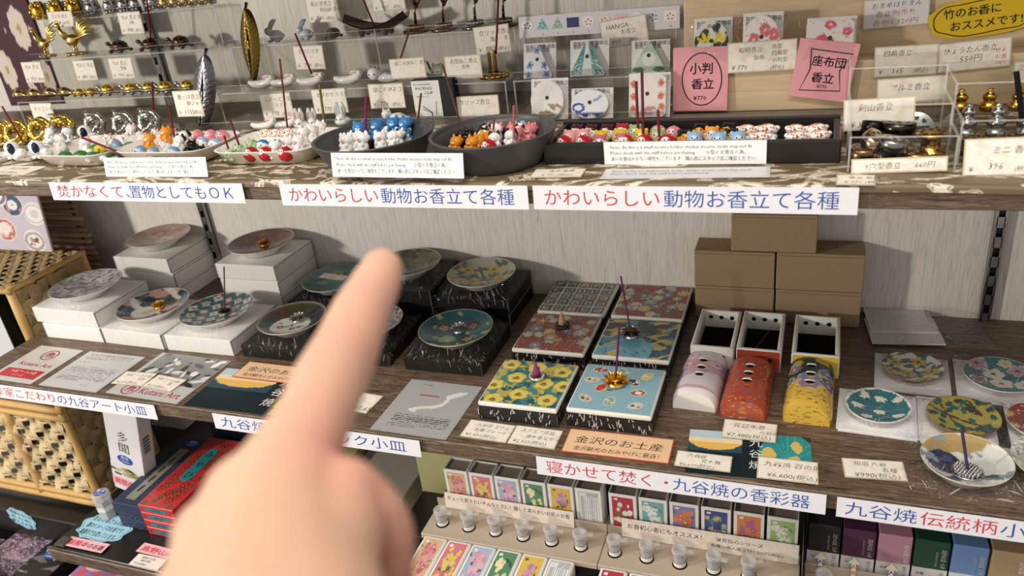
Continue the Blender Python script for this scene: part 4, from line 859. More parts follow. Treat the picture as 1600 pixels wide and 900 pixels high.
# dishes
def rect_dish(cx, cy, w, d, rz, h, label, group, flare=.010, col='ece7dd', name='porcelain_dish'):
    mb = MB(); n = 40
    def ring(hw, hd, z, p=5):
        return [(hw*np.sign(math.cos(a))*abs(math.cos(a))**(2/p), hd*np.sign(math.sin(a))*abs(math.sin(a))**(2/p), z) for a in (2*PI*i/n for i in range(n))]
    R = [ring(w/2-flare-.004, d/2-flare-.004, 0), ring(w/2-flare, d/2-flare, .0012), ring(w/2-.001, d/2-.001, h-.001), ring(w/2, d/2, h), ring(w/2-.003, d/2-.003, h), ring(w/2-flare-.002, d/2-flare-.002, .0042), ring(.002, .002, .0036)]
    V = [p for r in R for p in r]; F = [(j*n+i, j*n+(i+1) % n, (j+1)*n+(i+1) % n, (j+1)*n+i) for j in range(len(R)-1) for i in range(n)]
    mb.add((V, F), 'glaze', col, True); return mb.build(name, loc=(cx, cy, H+.0008), rot=(0, 0, rz), label=label, cat='dish', group=group)
g = 'white porcelain display dishes'
rect_dish(.131, .088, .124, .094, -.06, .016, 'white rectangular dish holding green turtles, nearest the small square saucers', g)
rect_dish(.266, .094, .140, .092, .0, .017, 'white rectangular dish in the middle holding black and orange cats', g)
rect_dish(.412, .094, .132, .100, .03, .017, 'white rectangular dish holding red darumas, beside the first grey bowl', g)
for px, w, rz, lab in (((2, 246), .046, -.1, 'small white square saucer at the very edge under a blue eared puppy'), ((53, 243), .044, -.12, 'small white square saucer next to the turtle dish under a blue eared puppy'), ((92, 222), .044, -.1, 'small white square saucer behind, holding blue and white cats')):
    c = A(*px, H+.004); rect_dish(c[0], c[1], w, .042, rz, .006, lab, 'small square saucers', .003, 'eeeeec', 'square_saucer')
def bowl(cx, cy, R, h, label):
    prof = [(0, 0), (R*.72, 0), (R*.75, .001)]+[(R*(.76+.235*t), .001+(h-.001)*t) for t in np.linspace(.05, 1, 9)]+[(R, h+.0008), (R-.0025, h+.0012), (R-.004, h)]
    for t in np.linspace(.95, .1, 12): prof.append((R*(.74+.21*t)-.0008*(int(t*40) % 2), .005+(h-.006)*t))
    prof += [(R*.7, .005), (0, .005)]
    MB().add(lathe(prof, 72), 'stoneware', '4c4b4d', True).build('stoneware_bowl', loc=(cx, cy, H+.0008), label=label, cat='bowl', group='dark grey stoneware bowls')
bowl(.557, .060, .064, .030, 'dark grey bowl holding blue and white cats, next to the daruma dish')
bowl(.690, .062, .0635, .031, 'dark grey bowl holding black, orange and pink cats, beside the black tray')
tr = thing('lacquer_tray', 'long black tray full of round cat headed eggs and white lions', 'tray', (.875, .091, H+.0008)); w, d, h, t = .264, .077, .020, .006
MB().add(box(-w/2, w/2, -d/2, -d/2+t, 0, h, .0012), 'lacquer', '1d1b1b').add(box(-w/2, w/2, d/2-t, d/2, 0, h+.002, .0012), 'lacquer', '232021').add(box(-w/2, -w/2+t, -d/2+t*.6, d/2-t*.6, 0, h, .0012), 'lacquer', '1d1b1b').add(box(w/2-t, w/2, -d/2+t*.6, d/2-t*.6, 0, h, .0012), 'lacquer', '2a2626').build('tray_rim', tr)
MB().add(box(-w/2+t*.8, w/2-t*.8, -d/2+t*.8, d/2-t*.8, .0002, .0045), 'lacquer', '191717').build('tray_bottom', tr)
# figures: saucers
NV, W = '1d2440', 'f1efec'
gp = 'blue and white puppies'
put('dog', (W, NV), (28, 247), H+.0075, 'white puppy figurine with navy ear, leftmost at the picture edge on a saucer', gp, 1.05, -.2)
put('dog', (W, NV), (66, 246), H+.0075, 'white puppy figurine with navy ear, middle one beside the turtle dish', gp, 1.05, -.2)
put('dog', (W, NV), (141, 222), H+.001, 'white puppy figurine with navy ear, behind the turtle dish by silver dragons', gp, 1.1, -.3)
rowput([('cat', (W, '8a95ac', W), 'blue and white cat figurine', [(79, 226), (108, 226), (95, 238)])], H+.0075, 'with navy ears on the rear saucer', 'blue and white cats', 1.1)
# dish one
GR, OR = '3f7a3c', 'd98a4c'; zf = H+.0055; gp = 'tiny animals in the turtle dish'
rowput([('turtle', (GR, W), 'green shelled turtle figurine', [(103, 251), (127, 250), (147, 252), (169, 250)]), ('pig', (W, 'c99080'), 'white pig figurine with red spots', [(172, 226), (200, 226), (178, 233)]), ('cat', (W, 'd8b0a0', 'f4e4da'), 'pale pink cat figurine', [(136, 243), (206, 221)]), ('bird', ('e9c544', 'e9c544'), 'yellow chick figurine', [(160, 245)]), ('bird', ('9db4cc', '7d93b4'), 'pale blue bird figurine', [(184, 238)]), ('turtle', ('4d8a48', 'dfe6d0'), 'light green frog-like turtle figurine', [(150, 240), (205, 236)])], zf, 'in the turtle dish', gp, 1.05)
# dish two
gp = 'tiny animals in the middle dish'; BK = '15130f'
rowput([('cat', ('e39a34', 'd8862a', 'efe4d0'), 'orange cat figurine', [(234, 237), (260, 226)]), ('bird', ('b9c6d4', '7f9ab4', 'b0683c'), 'blue grey bird figurine', [(222, 247), (242, 250), (274, 249)]), ('pig', (BK, '2a2522'), 'black piglet figurine', [(298, 248), (316, 246), (303, 237)]), ('cat', (W, BK, W), 'white cat figurine with black patch', [(288, 232), (281, 240)]), ('pig', (W, 'd9a49c'), 'white pig figurine with pink ears', [(222, 222), (232, 228), (258, 238), (246, 219), (272, 219)]), ('daruma', ('d98a92', 'f2dcd8'), 'pink round figurine', [(330, 224), (348, 225), (308, 224)]), ('bird', (W, '9fb8d8'), 'white bird figurine with light blue back', [(318, 233), (338, 236)])], zf, 'in the middle white dish', gp, 1.05)
# dish three
gp = 'tiny animals in the daruma dish'
rowput([('daruma', ('b0242c', 'f2e6de'), 'red daruma figurine', [(393, 253), (415, 253), (446, 253)]), ('pig', ('b9d0a8', '8fb07c'), 'pale green pig figurine', [(361, 253), (375, 245), (394, 236)]), ('bird', (W, '3f80b4'), 'white bird figurine with blue back', [(413, 238), (434, 238)]), ('lion', (W, 'd97f3c', 'f0c49a'), 'white lion figurine with orange mane', [(417, 224), (433, 224), (452, 223)]), ('bird', (W, 'a58fb4'), 'white bird figurine with mauve back', [(452, 238)]), ('cat', (W, 'e6dcd6', 'e6a49c'), 'white cat figurine', [(428, 250), (448, 243), (466, 243), (472, 228), (487, 224), (500, 218)])], zf, 'in the daruma dish', gp, 1.02)
# bowls
zb = H+.007; gp = 'little cats in the blue cat bowl'
rowput([('cat', ('3f7fb8', '3a74ac', 'c4dcec'), 'blue cat figurine', [(560, 224), (588, 222), (618, 217), (640, 215)])], zb+.006, 'in the first grey bowl', gp, 1.15)
rowput([('daruma', ('b8262c', W), 'red capped white figurine', [(533, 226), (551, 223)]), ('cat', (W, 'efece8', 'e8b0a4'), 'plain white cat figurine', [(506, 240), (530, 242), (519, 234), (552, 238), (566, 239), (596, 238), (621, 234)]), ('cat', (W, BK, W), 'white cat figurine with black ear', [(605, 228), (615, 236), (643, 224)])], zb, 'in the first grey bowl', gp, 1.05)
gp = 'little cats in the black cat bowl'
rowput([('cat', (BK, '1d1a17', '2a2622'), 'black cat figurine', [(694, 240), (705, 233), (718, 232), (727, 240), (752, 231)]), ('cat', ('e0962c', 'd8862a', 'f0d8a0'), 'orange cat figurine', [(701, 246), (735, 246), (746, 243), (755, 239)]), ('cat', (W, '30241c', 'e8b878'), 'calico cat figurine', [(728, 224), (749, 221)]), ('cat', (W, 'd97880', 'f2c4c0'), 'white cat figurine with pink ears', [(772, 225), (775, 215)]), ('cat', (W, BK, W), 'white cat figurine with black patches', [(775, 240), (797, 236), (809, 229)]), ('cat', (W, '7fb2dc', 'c9e0f0'), 'white cat figurine with light blue tail', [(815, 218), (833, 215)]), ('cat', ('e0888c', 'd8767c', 'f4c8c4'), 'pink cat figurine', [(798, 225), (826, 227), (838, 223), (848, 219)]), ('daruma', ('b0242c', W), 'red round figurine', [(762, 243)])], zb, 'in the second grey bowl', gp, 1.0)
# tray
zt = H+.0055; gp = 'egg shaped figures in the black tray'
rowput([('egg', (W, W, '4a2430'), 'white egg cat with maroon cap', [(904, 216), (926, 216), (951, 216)]), ('egg', (W, W, 'b0303c'), 'white egg cat with red cap', [(975, 215)]), ('egg', ('e8a4a0', W, 'e8a4a0'), 'salmon pink egg cat', [(893, 225), (917, 223)]), ('egg', ('e2c83c', 'f4e8c0', 'dcbc30', 'c04038'), 'yellow egg cat', [(944, 226), (972, 224), (1005, 224)]), ('egg', ('a9c48f', 'eef0e0', '9ab880'), 'pale green egg cat', [(996, 217), (1031, 224)]), ('daruma', ('d9848c', 'f2d8d4'), 'large pink round figure', [(1031, 216), (1054, 218)]), ('daruma', ('b8202c', 'f0e2da'), 'red daruma figure', [(884, 232), (914, 232), (982, 231), (1009, 231), (1045, 231)]), ('egg', (W, W, 'c06a78', 'e0c040'), 'white egg cat with rose cap', [(942, 233), (976, 231)]),
        ('egg', ('f0a02c', 'f0a02c', '1c1a16'), 'orange egg figure with black head', [(1074, 226), (1095, 216), (1137, 215), (1144, 225)]), ('egg', ('e8e0d0', W, 'e29a44'), 'orange shiba egg figure', [(1114, 221)]), ('egg', ('8db4d2', 'c4d8e6', '8db4d2'), 'light blue egg cat', [(1088, 229), (1124, 230), (1156, 229)])], zt, 'in the black tray', gp, 1.0)
rowput([('lion', (W, 'c8703c', 'e0a85c'), 'white guardian lion figure with orange spots', [(1168, 217), (1200, 216), (1187, 228), (1243, 217), (1277, 216), (1245, 228), (1281, 226)])], zt, 'in the black tray', 'guardian lions in the black tray', .98)
# ================================================================== METAL FIGURES ON THE STAND
def metal(name, mb, p, s, label, group, rz=0): mb.build(name, loc=tuple(p), rot=(0, 0, rz), label=label, cat='figurine', group=group).scale = (s, s, s)
_mm = {}
def mput(name, key, fn, px, tier, s, label, group, rz=0):
    if key not in _mm: _mm[key] = fn().mesh(name)
    y = YT[tier]+.022; p = AY(*px, y); z = ZT[tier]+(.0022 if tier == 0 else .0012)
    if tier == 0: p = A(*px, z)
    link(name, _mm[key], loc=(p[0], p[1], z), rot=(0, 0, rz), label=label, cat='figurine', group=group).scale = (s, s, s)
def dragonmb(col):
    m = MB(); n = 46; pts, rs = [], []
    for i in range(n): t = i/(n-1); a = 2*PI*1.7*t-1.2; r = .0125*(1-.62*t); pts.append((r*math.cos(a), -.004+.006*math.sin(9*t), .0145+r*math.sin(a))); rs.append(.0044*(1-.45*t)+.0006*math.sin(60*t))
    m.add(tube(pts, rs, 10), 'gold', col, True)
    for i in range(0, n, 2): a = 2*PI*1.7*i/(n-1)-1.2; r = .0125*(1-.62*i/(n-1))+.0042; m.add(sph((r*math.cos(a), -.005, .0145+r*math.sin(a)), (.0014, .0018, .0014), 6, 5), 'gold', col)
    m.add(sph((.004, -.008, .024), (.006, .005, .0045), 12, 8), 'gold', col, True).add(sph((.0095, -.0105, .0225), (.0034, .003, .0024), 10, 6), 'gold', col, True)
    for s in (0, 1): m.add(tube([(.001, -.006-.003*s, .027), (-.004, -.004-.003*s, .031), (-.008, -.003-.003*s, .0315)], [.0014, .001, .0004], 6), 'gold', col, True)
    for x in (-.009, .008): m.add(sph((x, -.008, .003), (.004, .004, .003), 8, 6), 'gold', col, True)
    m.add(box(-.011, .011, -.008, .004, 0, .003, .001), 'gold', col); return m
for i, px in enumerate(((6, 226), (34, 224), (71, 220), (105, 216))): mput('dragon_figurine', 'gd', lambda: dragonmb('d9bc62'), px, 0, 1.18, f'gold coiled dragon, {["leftmost, cut by the edge", "second from the left", "third from the left", "nearest the silver dragons"][i]}', 'gold coiled dragons', .2)
for i, px in enumerate(((156, 211), (200, 210), (240, 207))): mput('dragon_figurine', 'sd', lambda: dragonmb('c9c6c2'), px, 0, 1.12, f'silver coiled dragon, {["beside the gold dragons", "in the middle of three", "farthest from the gold ones"][i]}', 'silver coiled dragons', -.1)
def turtlemb(shell, body):
    m = MB(); m.add(sph((0, 0, .0075), (.0105, .0085, .0068), 16, 9), 'gold', shell, True).add(sph((0, 0, .0046), (.0125, .0095, .003), 16, 7), 'gold', body, True)
    m.add(tube([(-.010, 0, .005), (-.0145, 0, .008), (-.0165, 0, .0105)], [.0026, .0022, .002], 8), 'gold', body, True).add(sph((-.0175, 0, .011), (.0034, .0026, .0024), 8, 6), 'gold', body, True).add(tube([(.011, 0, .004), (.017, 0, .0035)], [.0018, .0005], 6), 'gold', body, True)
    for x in (-.008, .008):
        for y in (-.008, .008): m.add(sph((x, y, .002), (.0032, .003, .0022), 8, 6), 'gold', body, True)
    for k in range(7): a = k*2*PI/6; r = 0 if k == 6 else .0062; m.add(sph((r*math.cos(a), r*.8*math.sin(a), .0133 if k == 6 else .0115), (.0026, .0026, .0014), 6, 5), 'gold', shell, True)
    return m
for i, px in enumerate(((190, 82), (238, 80), (285, 76))): mput('turtle_figurine', 'bt', lambda: turtlemb('5a4038', '6a5048'), px, 2, 1.25, f'bronze turtle on the third step, {["leftmost", "middle with the stick", "rightmost"][i]} of three', 'bronze turtles')
for i, px in enumerate(((172, 150), (208, 148), (236, 147), (262, 147), (296, 144))): mput('turtle_figurine', 'gt', lambda: turtlemb('e0c050', 'c4c0ba'), px, 1, 1.1, f'silver turtle with gold shell on the second step, {ordn(i)} from left', 'gold shelled turtles')
def shellmb(col):
    m = MB(); m.add(sph((0, 0, .006), (.008, .006, .006), 14, 8), 'gold', col, True); m.add(tube([(.006, 0, .006), (.012, 0, .004), (.016, 0, .003)], [.004, .002, .0005], 8), 'gold', col, True).add(sph((-.006, 0, .004), (.005, .0045, .004), 10, 6), 'gold', col, True)
    for k in range(5): m.add(sph((-.006+.003*k, 0, .0105-.0006*k), (.001, .005-.0006*k, .0014), 6, 5), 'gold', col, True)
    return m
for i, px in enumerate(((32, 153), (55, 152), (80, 151), (104, 150))): mput('snail_shell_figurine', 'sh', lambda: shellmb('b99a66'), px, 1, 1.25, f'tan gold shell on the second step, {ordn(i)} from left', 'tan gold shells')
for i, px in enumerate(((128, 152), (145, 151))): mput('frog_figurine', 'fr', lambda: turtlemb('c9a44a', 'c9a44a'), px, 1, .8, f'small gold frog on the second step, {["beside the shells", "beside the turtles"][i]}', 'small gold frogs')
def roostermb(col):
    m = MB(); m.add(sph((0, 0, .018), (.009, .006, .007), 14, 9, RY(-.4)), 'gold', col, True).add(tube([(-.006, 0, .021), (-.011, 0, .028), (-.012, 0, .034)], [.0045, .003, .0022], 10), 'gold', col, True).add(sph((-.013, 0, .036), (.0032, .0026, .003), 10, 7), 'gold', col, True).add(tube([(-.0155, 0, .0355), (-.019, 0, .0345)], [.0011, .0003], 6), 'gold', col, True)
    for k in range(3): m.add(sph((-.0145+.0016*k, 0, .0395), (.001, .0008, .0018), 6, 5), 'gold', col, True)
    for k in range(6): a = .2+.22*k; L = .026+.002*(k % 3); m.add(tube([(.006, (k-2.5)*.0012, .019), (.006+L*.6*math.cos(a), (k-2.5)*.0018, .020+L*.6*math.sin(a)), (.006+L*math.cos(a*.75), (k-2.5)*.003, .020+L*math.sin(a*.75))], [.0022, .002, .0006], 7), 'gold', col, True)
    for y in (-.002, .002): m.add(tube([(0, y, .013), (0, y*1.4, .003)], [.0014, .001], 6), 'gold', col, True)
    m.add(sph((0, 0, .0022), (.012, .007, .0026), 12, 6), 'gold', col, True)
    for k in range(9): m.add(sph((.012*math.cos(k*.7), .007*math.sin(k*.7), .002), (.003, .0024, .0022), 6, 5), 'gold', col, True)
    return m
mput('rooster_figurine', 'ro', lambda: roostermb('dcc070'), (76, 90), 2, 1.15, 'gold rooster on the third step, left one with lowered tail', 'gold roosters'); mput('rooster_figurine', 'ro', None, (122, 87), 2, 1.3, 'gold rooster on the third step, right one with raised tail plumes', 'gold roosters', .3)
def knobmb(col, seed):
    m = MB(); q = np.random.default_rng(seed); m.add(sph((0, 0, .009), (.008, .006, .009), 14, 9), 'gold', col, True)
    for k in range(20): a, b = q.uniform(0, 6.3), q.uniform(-.9, 1.4); m.add(sph((.008*math.cos(a)*math.cos(b), .006*math.sin(a)*math.cos(b), .009+.009*math.sin(b)), (.0022, .002, .0022), 6, 5), 'gold', col, True)
    return m
for i, px in enumerate(((62, 28), (90, 26), (118, 24))): mput('lion_figurine', 'k1', lambda: knobmb('d8ac44', 2), px, 3, 1.5, f'knobbly gold animal on the top step, {ordn(i)} from left', 'gold animals on the top step')
for i, px in enumerate(((144, 24), (173, 22), (195, 20), (214, 19), (240, 17))): mput('shell_figurine', 'k2', lambda: knobmb('b9b8b8', 5), px, 3, 1.2, f'silver shell shape on the top step, {ordn(i)} from left', 'silver shells on the top step')
for i, px in enumerate(((258, 16), (274, 15), (290, 14), (306, 13), (322, 12))): mput('shell_figurine', 'k3', lambda: knobmb('c4ab78', 8), px, 3, 1.0, f'champagne gold shell shape on the top step, {ordn(i)} from left', 'champagne shells on the top step')
def leaf_holder(topx, botpx, wpx, col, label, y):
    a, b = AY(*topx, y+.02), AY(*botpx, y); L = float(np.linalg.norm(a-b)); w = wpx*1.05/F_PX
    def P(u, v): s = (u-.5)*2; wd = w/2*np.sin(np.clip(v, 0, 1)**.8*PI)**.75+.0012; return s*wd, -.006*(1-s*s)+.0006*np.abs(np.sin(v*44+np.abs(s)*5)), L*(.93*(1-v))
    r = thing('leaf_incense_holder', label, 'incense holder', tuple(b)); R = Vector(a-b).to_track_quat('Z', 'Y').to_euler() if False else (Vector((0, 0, 1)).rotation_difference(Vector(a-b))).to_euler()
    r.rotation_euler = R; MB().add(grid(P, 17, 60), 'gold', col, True).build('leaf_blade', r); MB().add(tube([(0, -.005, .004), (0, -.008, L*.5), (0, -.002, L*.92), (.001, 0, L)], [.0008, .0011, .0018, .0024], 8), 'gold', col, True).build('midrib_stem', r)
leaf_holder((322, 75), (316, 212), 42, '77757a', 'tall silver leaf shaped incense holder standing between the step stands', .235); leaf_holder((384, 4), (398, 128), 34, '75602f', 'tall dark gold leaf shaped incense holder behind the white rabbits', .285)
# middle stand
g = 'reclining white rabbits'
for i, px in enumerate(((413, 143), (446, 141), (489, 139), (548, 137))): p = AY(*px, YT[1]+.022); link('reclining_rabbit_figurine', fig('lie_rabbit', 'f0eeea', 'e2c4bc'), loc=(p[0], p[1], ZT[1]+.0004), label=f'long reclining white rabbit on the second step, {ordn(i)} from left', cat='figurine', group=g).scale = (1.05,)*3
for i, (k, c, px, t, s, lab) in enumerate((('sit_rabbit', ('c4c6c4', 'b9b4ae'), (434, 71), 2, 1.0, 'grey white crouching rabbit on the third step'), ('sit_rabbit', ('c2cad2', '8d9fb4'), (480, 66), 2, .9, 'pale blue rabbit with raised ears on the third step'), ('turtle', ('5a5048', '6a5f52'), (521, 61), 2, 1.25, 'dark brown turtle beside the boat dish'), ('lie_cat', ('eeecea', '7f97b4'), (604, 130), 1, 1.15, 'reclining white cat with blue grey head, left of pair'), ('lie_cat', ('eeecea', 'd8cdc4'), (652, 127), 1, 1.0, 'reclining white cat behind the long price card'), ('lie_cat', ('e6e4d8', 'd9d090'), (702, 124), 1, 1.1, 'reclining white cat with yellow back behind the round cat price card'))):
    p = AY(*px, YT[t]+.022); link(NAMES[k], fig(k, *c), loc=(p[0], p[1], ZT[t]+.0004), label=lab, cat='figurine').scale = (s,)*3
for i, (k, c, px, s, lab) in enumerate((('ear_rabbit', ('ecebe8', 'd9b4ac'), (468, 204), 1.1, 'white rabbit with tall ears on the base step, nearest the daruma dish'), ('ear_rabbit', ('e8eae8', 'd9b4ac'), (488, 202), 1.05, 'white rabbit with tall ears on the base step, middle one'), ('ear_rabbit', ('dfe6e2', 'dfe6e2'), (533, 198), 1.2, 'pale greenish rabbit with tall ears on the base step by the first bowl'), ('lie_rabbit', ('ecebe8', 'dcb4aa'), (412, 205), .95, 'reclining white rabbit on the base step beyond the daruma dish, left'), ('lie_rabbit', ('ecebe8', 'dcb4aa'), (444, 203), .95, 'reclining white rabbit on the base step beyond the daruma dish, right'), ('lie_cat', ('eceae8', 'e0dad4'), (615, 190), .8, 'small white cat behind the rim of the first grey bowl'))):
    p = A(*px, H+.002); link(NAMES[k], fig(k, *c), loc=(p[0], p[1]+.004, H+.002), label=lab, cat='figurine').scale = (s,)*3
def boatmb():
    m = MB()
    def P(u, v): x = (u-.5)*2; s = (v-.5)*2; return x*.050, s*.020*np.sqrt(np.clip(1-.75*x*x, 0, 1)), .009+.012*np.abs(x)**1.8+.008*np.abs(s)**1.6-.004*(1-x*x)
    m.add(grid(P, 30, 14), 'glaze', '4e3f36', True); V, F = grid(P, 30, 14); m.add((V-[0, 0, .0022], F), 'glaze', '57483e', True)
    for x in (-.018, .018):
        for y in (-.008, .008): m.add(lathe([(.0045, .008), (.004, .002), (.003, 0), (0, 0)], 12), 'glaze', '57483e', True, M=T(x, y, 0))
    return m
p = AY(590, 60, YT[2]+.022); boatmb().build('boat_shaped_dish', loc=(p[0], p[1], ZT[2]+.0004), label='dark brown boat shaped dish on little feet with a stick', cat='incense holder'); pb = (p[0], p[1], ZT[2]+.0004)
def clip_stand(p, s, col, label, tall=.05):
    r = thing('clip_incense_stand', label, 'incense holder', tuple(p)); r['group'] = 'clip incense stands'; r.scale = (s,)*3
    MB().add(lathe([(0, 0), (.018, 0), (.0185, .002), (.0175, .004), (.0, .004)], 28), 'metal', col, True).build('base_disc', r)
    k = MB(); k.add(lathe([(.0095, .004), (.0105, .007), (.009, .010), (.004, .011), (0, .011)], 20), 'metal', col, True); [k.add(sph((.0098*math.cos(a), .0098*math.sin(a), .0068), (.0017, .0017, .003), 6, 5), 'metal', col, True) for a in np.linspace(0, 2*PI, 15)[:-1]]; k.build('fluted_collar', r)
    MB().add(tube([(0, 0, .010), (.001, 0, .026), (.004, 0, .034)], [.002, .0016, .0016], 8), 'metal', col, True).build('post', r)
    MB().add(tube([(.004, 0, .030), (.0015, 0, .042), (.004, 0, tall), (.006, 0, tall+.012)], [.0016, .0034, .0026, .0016], 8), 'metal', col, True).add(tube([(.004, 0, .030), (.010, 0, .040), (.008, 0, tall), (.006, 0, tall+.012)], [.0014, .0026, .002, .0014], 8), 'metal', col, True).build('spring_clip', r)
for i, (px, col) in enumerate((((653, 58), '8a6c5c'), ((696, 55), '9a7c6c'), ((745, 52), '8f8f8c'), ((789, 47), '6a625c'))): p = AY(*px, YT[2]+.022); clip_stand((p[0], p[1], ZT[2]+.0004), 1.0, col, f'metal clip incense stand on the third step, {ordn(i)} from left')
p = AY(773, 126, YT[1]+.022); r = thing('claw_incense_holder', 'gold square clip holder on a rope shaped foot, holding a stick', 'incense holder', (p[0], p[1], ZT[1]+.0004)); pg = (p[0], p[1], ZT[1])
m = MB(); [m.add(sph((.016*math.cos(a), .013*math.sin(a), .003), (.004, .003, .003), 8, 6), 'metal', 'c9a24a', True) for a in np.linspace(0, 2*PI, 15)[:-1]]; m.add(lathe([(0, .001), (.016, .001), (.014, .004), (0, .005)], 20), 'metal', 'c9a24a', True).build('rope_foot', r); MB().add(box(-.005, -.002, -.003, .003, .004, .032, .0008), 'metal', 'd9b45a').add(box(.002, .005, -.003, .003, .004, .034, .0008), 'metal', 'd9b45a').add(box(-.005, .005, -.003, .003, .003, .010, .0008), 'metal', 'd9b45a').build('clip_jaws', r)
# boxed incense clip
c0 = AY(642, 128, .243); c1 = AY(683, 128, .243); w = c1[0]-c0[0]+.002; hh = c0[2]-H; r = thing('incense_clip_box', 'black and white box reading INCENSE CLIP standing behind the bowls', 'box', (c0[0], .243, H+.0018))
MB().add(box(0, w+.018, 0, .016, 0, hh), 'carton', '22242c').build('carton_body', r)
fm = MB().add(box(0, w, -.0006, -.0001, .0006, hh-.001), 'carton', 'e9e8e6'); MF = T(0, -.0008, 0) @ RX(PI/2)
for s, x, y, sz, wd in (('ROOM INCENSE', .08, .86, .05, .6), ('INCENSE', .12, .74, .085, .62), ('CLIP', .42, .62, .085, .34), ('お香クリップ', .12, .53, .05, .45)): fm.add(text(s, sz*hh*1.2, x*w, y*hh, 0, 'l', wd*w), 'ink', '2c2c30', M=MF)
fm.add(stroke([(.3*w, .3*hh), (.62*w, .12*hh)], .001), 'ink', '4a4a4c', M=MF).add(stroke([(.3*w, .22*hh), (.62*w, .10*hh)], .0008), 'ink', '4a4a4c', M=MF).add(stroke([(.62*w, .12*hh), (.6*w, .02*hh)], .0012), 'ink', '2a2a2c', M=MF).add(stroke([(.82*w, .42*hh), (.76*w, .05*hh)], .0009), 'ink', '7a6a4a', M=MF).build('printed_front', r)
# picture strip and bagged holders on the right stand
a, b, c = AY(812, 60, YT[2]-.004), AY(1062, 42, YT[2]-.004), AY(810, 27, YT[2]-.004); w = float(b[0]-a[0]); hh = float(c[2]-a[2]); mb = MB().add(box(0, w, 0, hh, -.0006, 0), 'gloss_paper', 'dddbe0')
icons = ['3a4c8a', '4a8a8c', '6a9a7c', '4a4a7c', 'c06048', 'd88a5c', 'd89aa4', 'b9c4cc', '6a7ab0', 'c05058']
for k in range(10):
    x = w*(.055+.099*k); y = hh*.58; R = hh*.30; pl = [(x+R*math.cos(t), y+R*.85*math.sin(t)) for t in np.linspace(0, 2*PI, 19)[:-1]] if k in (0, 4, 5, 7) else [(x-R, y-R*.8), (x+R, y-R*.8), (x, y+R)] if k in (1, 2, 8) else [(x-R, y-R*.75), (x+R, y-R*.75), (x+R, y+R*.75), (x-R, y+R*.75)]
    mb.add(flat(pl, .0003), 'gloss_paper', ['f2f0f0', '9fc4c4', 'a9ccb4', '34386a', 'f2eeec', 'f0dccc', 'ecc4cc', 'eef0f0', 'e4e6f2', 'f6ecea'][k])
    for j in range(5): t = j*1.3+k; q = (x+R*.45*math.cos(t), y-R*.1+R*.4*math.sin(t)); mb.add(flat([(q[0]+R*.16*math.cos(s), q[1]+R*.12*math.sin(s)) for s in np.linspace(0, 2*PI, 9)[:-1]], .0005), 'gloss_paper', icons[k])
    mb.add(text(str(k+1), hh*.13, x, hh*.08, .0004, 'c'), 'ink', '6a6a70')
mb.build('picture_strip', loc=tuple(a), rot=(PI/2-.12, 0, 0), label='white strip with ten small pictures of holders on the right step stand', cat='sign')
def bag_item(cpx, wpx, hpx, y, zb, shape, cv, label, bw=1.3, lean=.28, rz=0):
    c = AY(*cpx, y); dep = float((c-CAM) @ AX[2]); w = wpx*dep/F_PX; hh = hpx*dep/F_PX*1.1; r = thing('bagged_holder', label, 'bagged holder', (c[0], y, zb), (PI/2-lean, 0, rz), 'ceramic holders in clear bags'); t = .006
    n = 40
    if shape == 'tri': poly = [(-w/2, 0), (w/2, 0), (w*.07, hh), (-w*.07, hh)]; poly = [(-w/2, .003), (-w*.46, 0), (w*.46, 0), (w/2, .003), (w*.07, hh-.002), (0, hh), (-w*.07, hh-.002)]
    elif shape == 'round': poly = [(w/2*math.cos(2*PI*i/n), hh/2+hh/2*math.sin(2*PI*i/n)) for i in range(n)]
    else: e = .004; poly = [(-w/2+e, 0), (w/2-e, 0), (w/2, e), (w/2, hh-e), (w/2-e, hh), (-w/2+e, hh), (-w/2, hh-e), (-w/2, e)]
    MB().add(box(-w*.5*bw*.82, w*.5*bw*.9, 0, hh*1.06, -.0012, -.0004), 'paper', 'eceae8').add(text('取扱説明書 御香立', .005, -w*.45, hh*.9, 0), 'ink', '55535a').add(text('使用上の注意', .005, -w*.45, hh*.8, 0), 'ink', '55535a').build('leaflet', r)
    mb = MB().add(prism(poly, .0, t), 'glaze', 'eeece8'); P = np.array(poly); cvx = (P[:, 0]/w+.5); N_ = cv.w; V, F, uvs = [], [], []
    ctr = np.array([0, hh*(.38 if shape == 'tri' else .5)]); K = 14; L = 96; per = []
    seg = np.vstack([P, P[:1]]); dl = np.r_[0, np.cumsum(np.hypot(*np.diff(seg, axis=0).T))]
    for i in range(L): s = dl[-1]*i/L; j = min(np.searchsorted(dl, s, 'right')-1, len(P)-1); f = (s-dl[j])/(dl[j+1]-dl[j]+1e-12); per.append(seg[j]*(1-f)+seg[j+1]*f)
    for k in range(K):
        for i in range(L): q = ctr+(per[i]-ctr)*(k+.02)/(K-1)*.97; V.append((q[0], q[1], t+.0004)); uvs.append((q[0]/w+.5, 1-q[1]/hh))
    F = [(k*L+i, k*L+(i+1) % L, (k+1)*L+(i+1) % L, (k+1)*L+i) for k in range(K-1) for i in range(L)]; uvs = np.array(uvs); mb.add((V, F), 'glaze', cv.samp(uvs[:, 0], uvs[:, 1]), True)
    mb.add(lathe([(0, 0), (.0022, 0)], 14), 'ink', '3a3836', M=T(0, hh*.56, t+.0007)).build('ceramic_holder', r)
    bagmb(w*bw+.006, hh*1.2, .010, .002, int(cpx[0])).build('clear_bag', r, (0, hh*.56, -.0025), label='clear plastic bag')
I = 60
c1 = Cv(I, I, 'eceef2'); [c1.flower(x, y, .13, '7f92c4', 5, '3a4c94', None, x*5, .3) for x, y in ((.5, .16), (.2, .9), (.82, .9), (.24, .6), (.75, .62))]
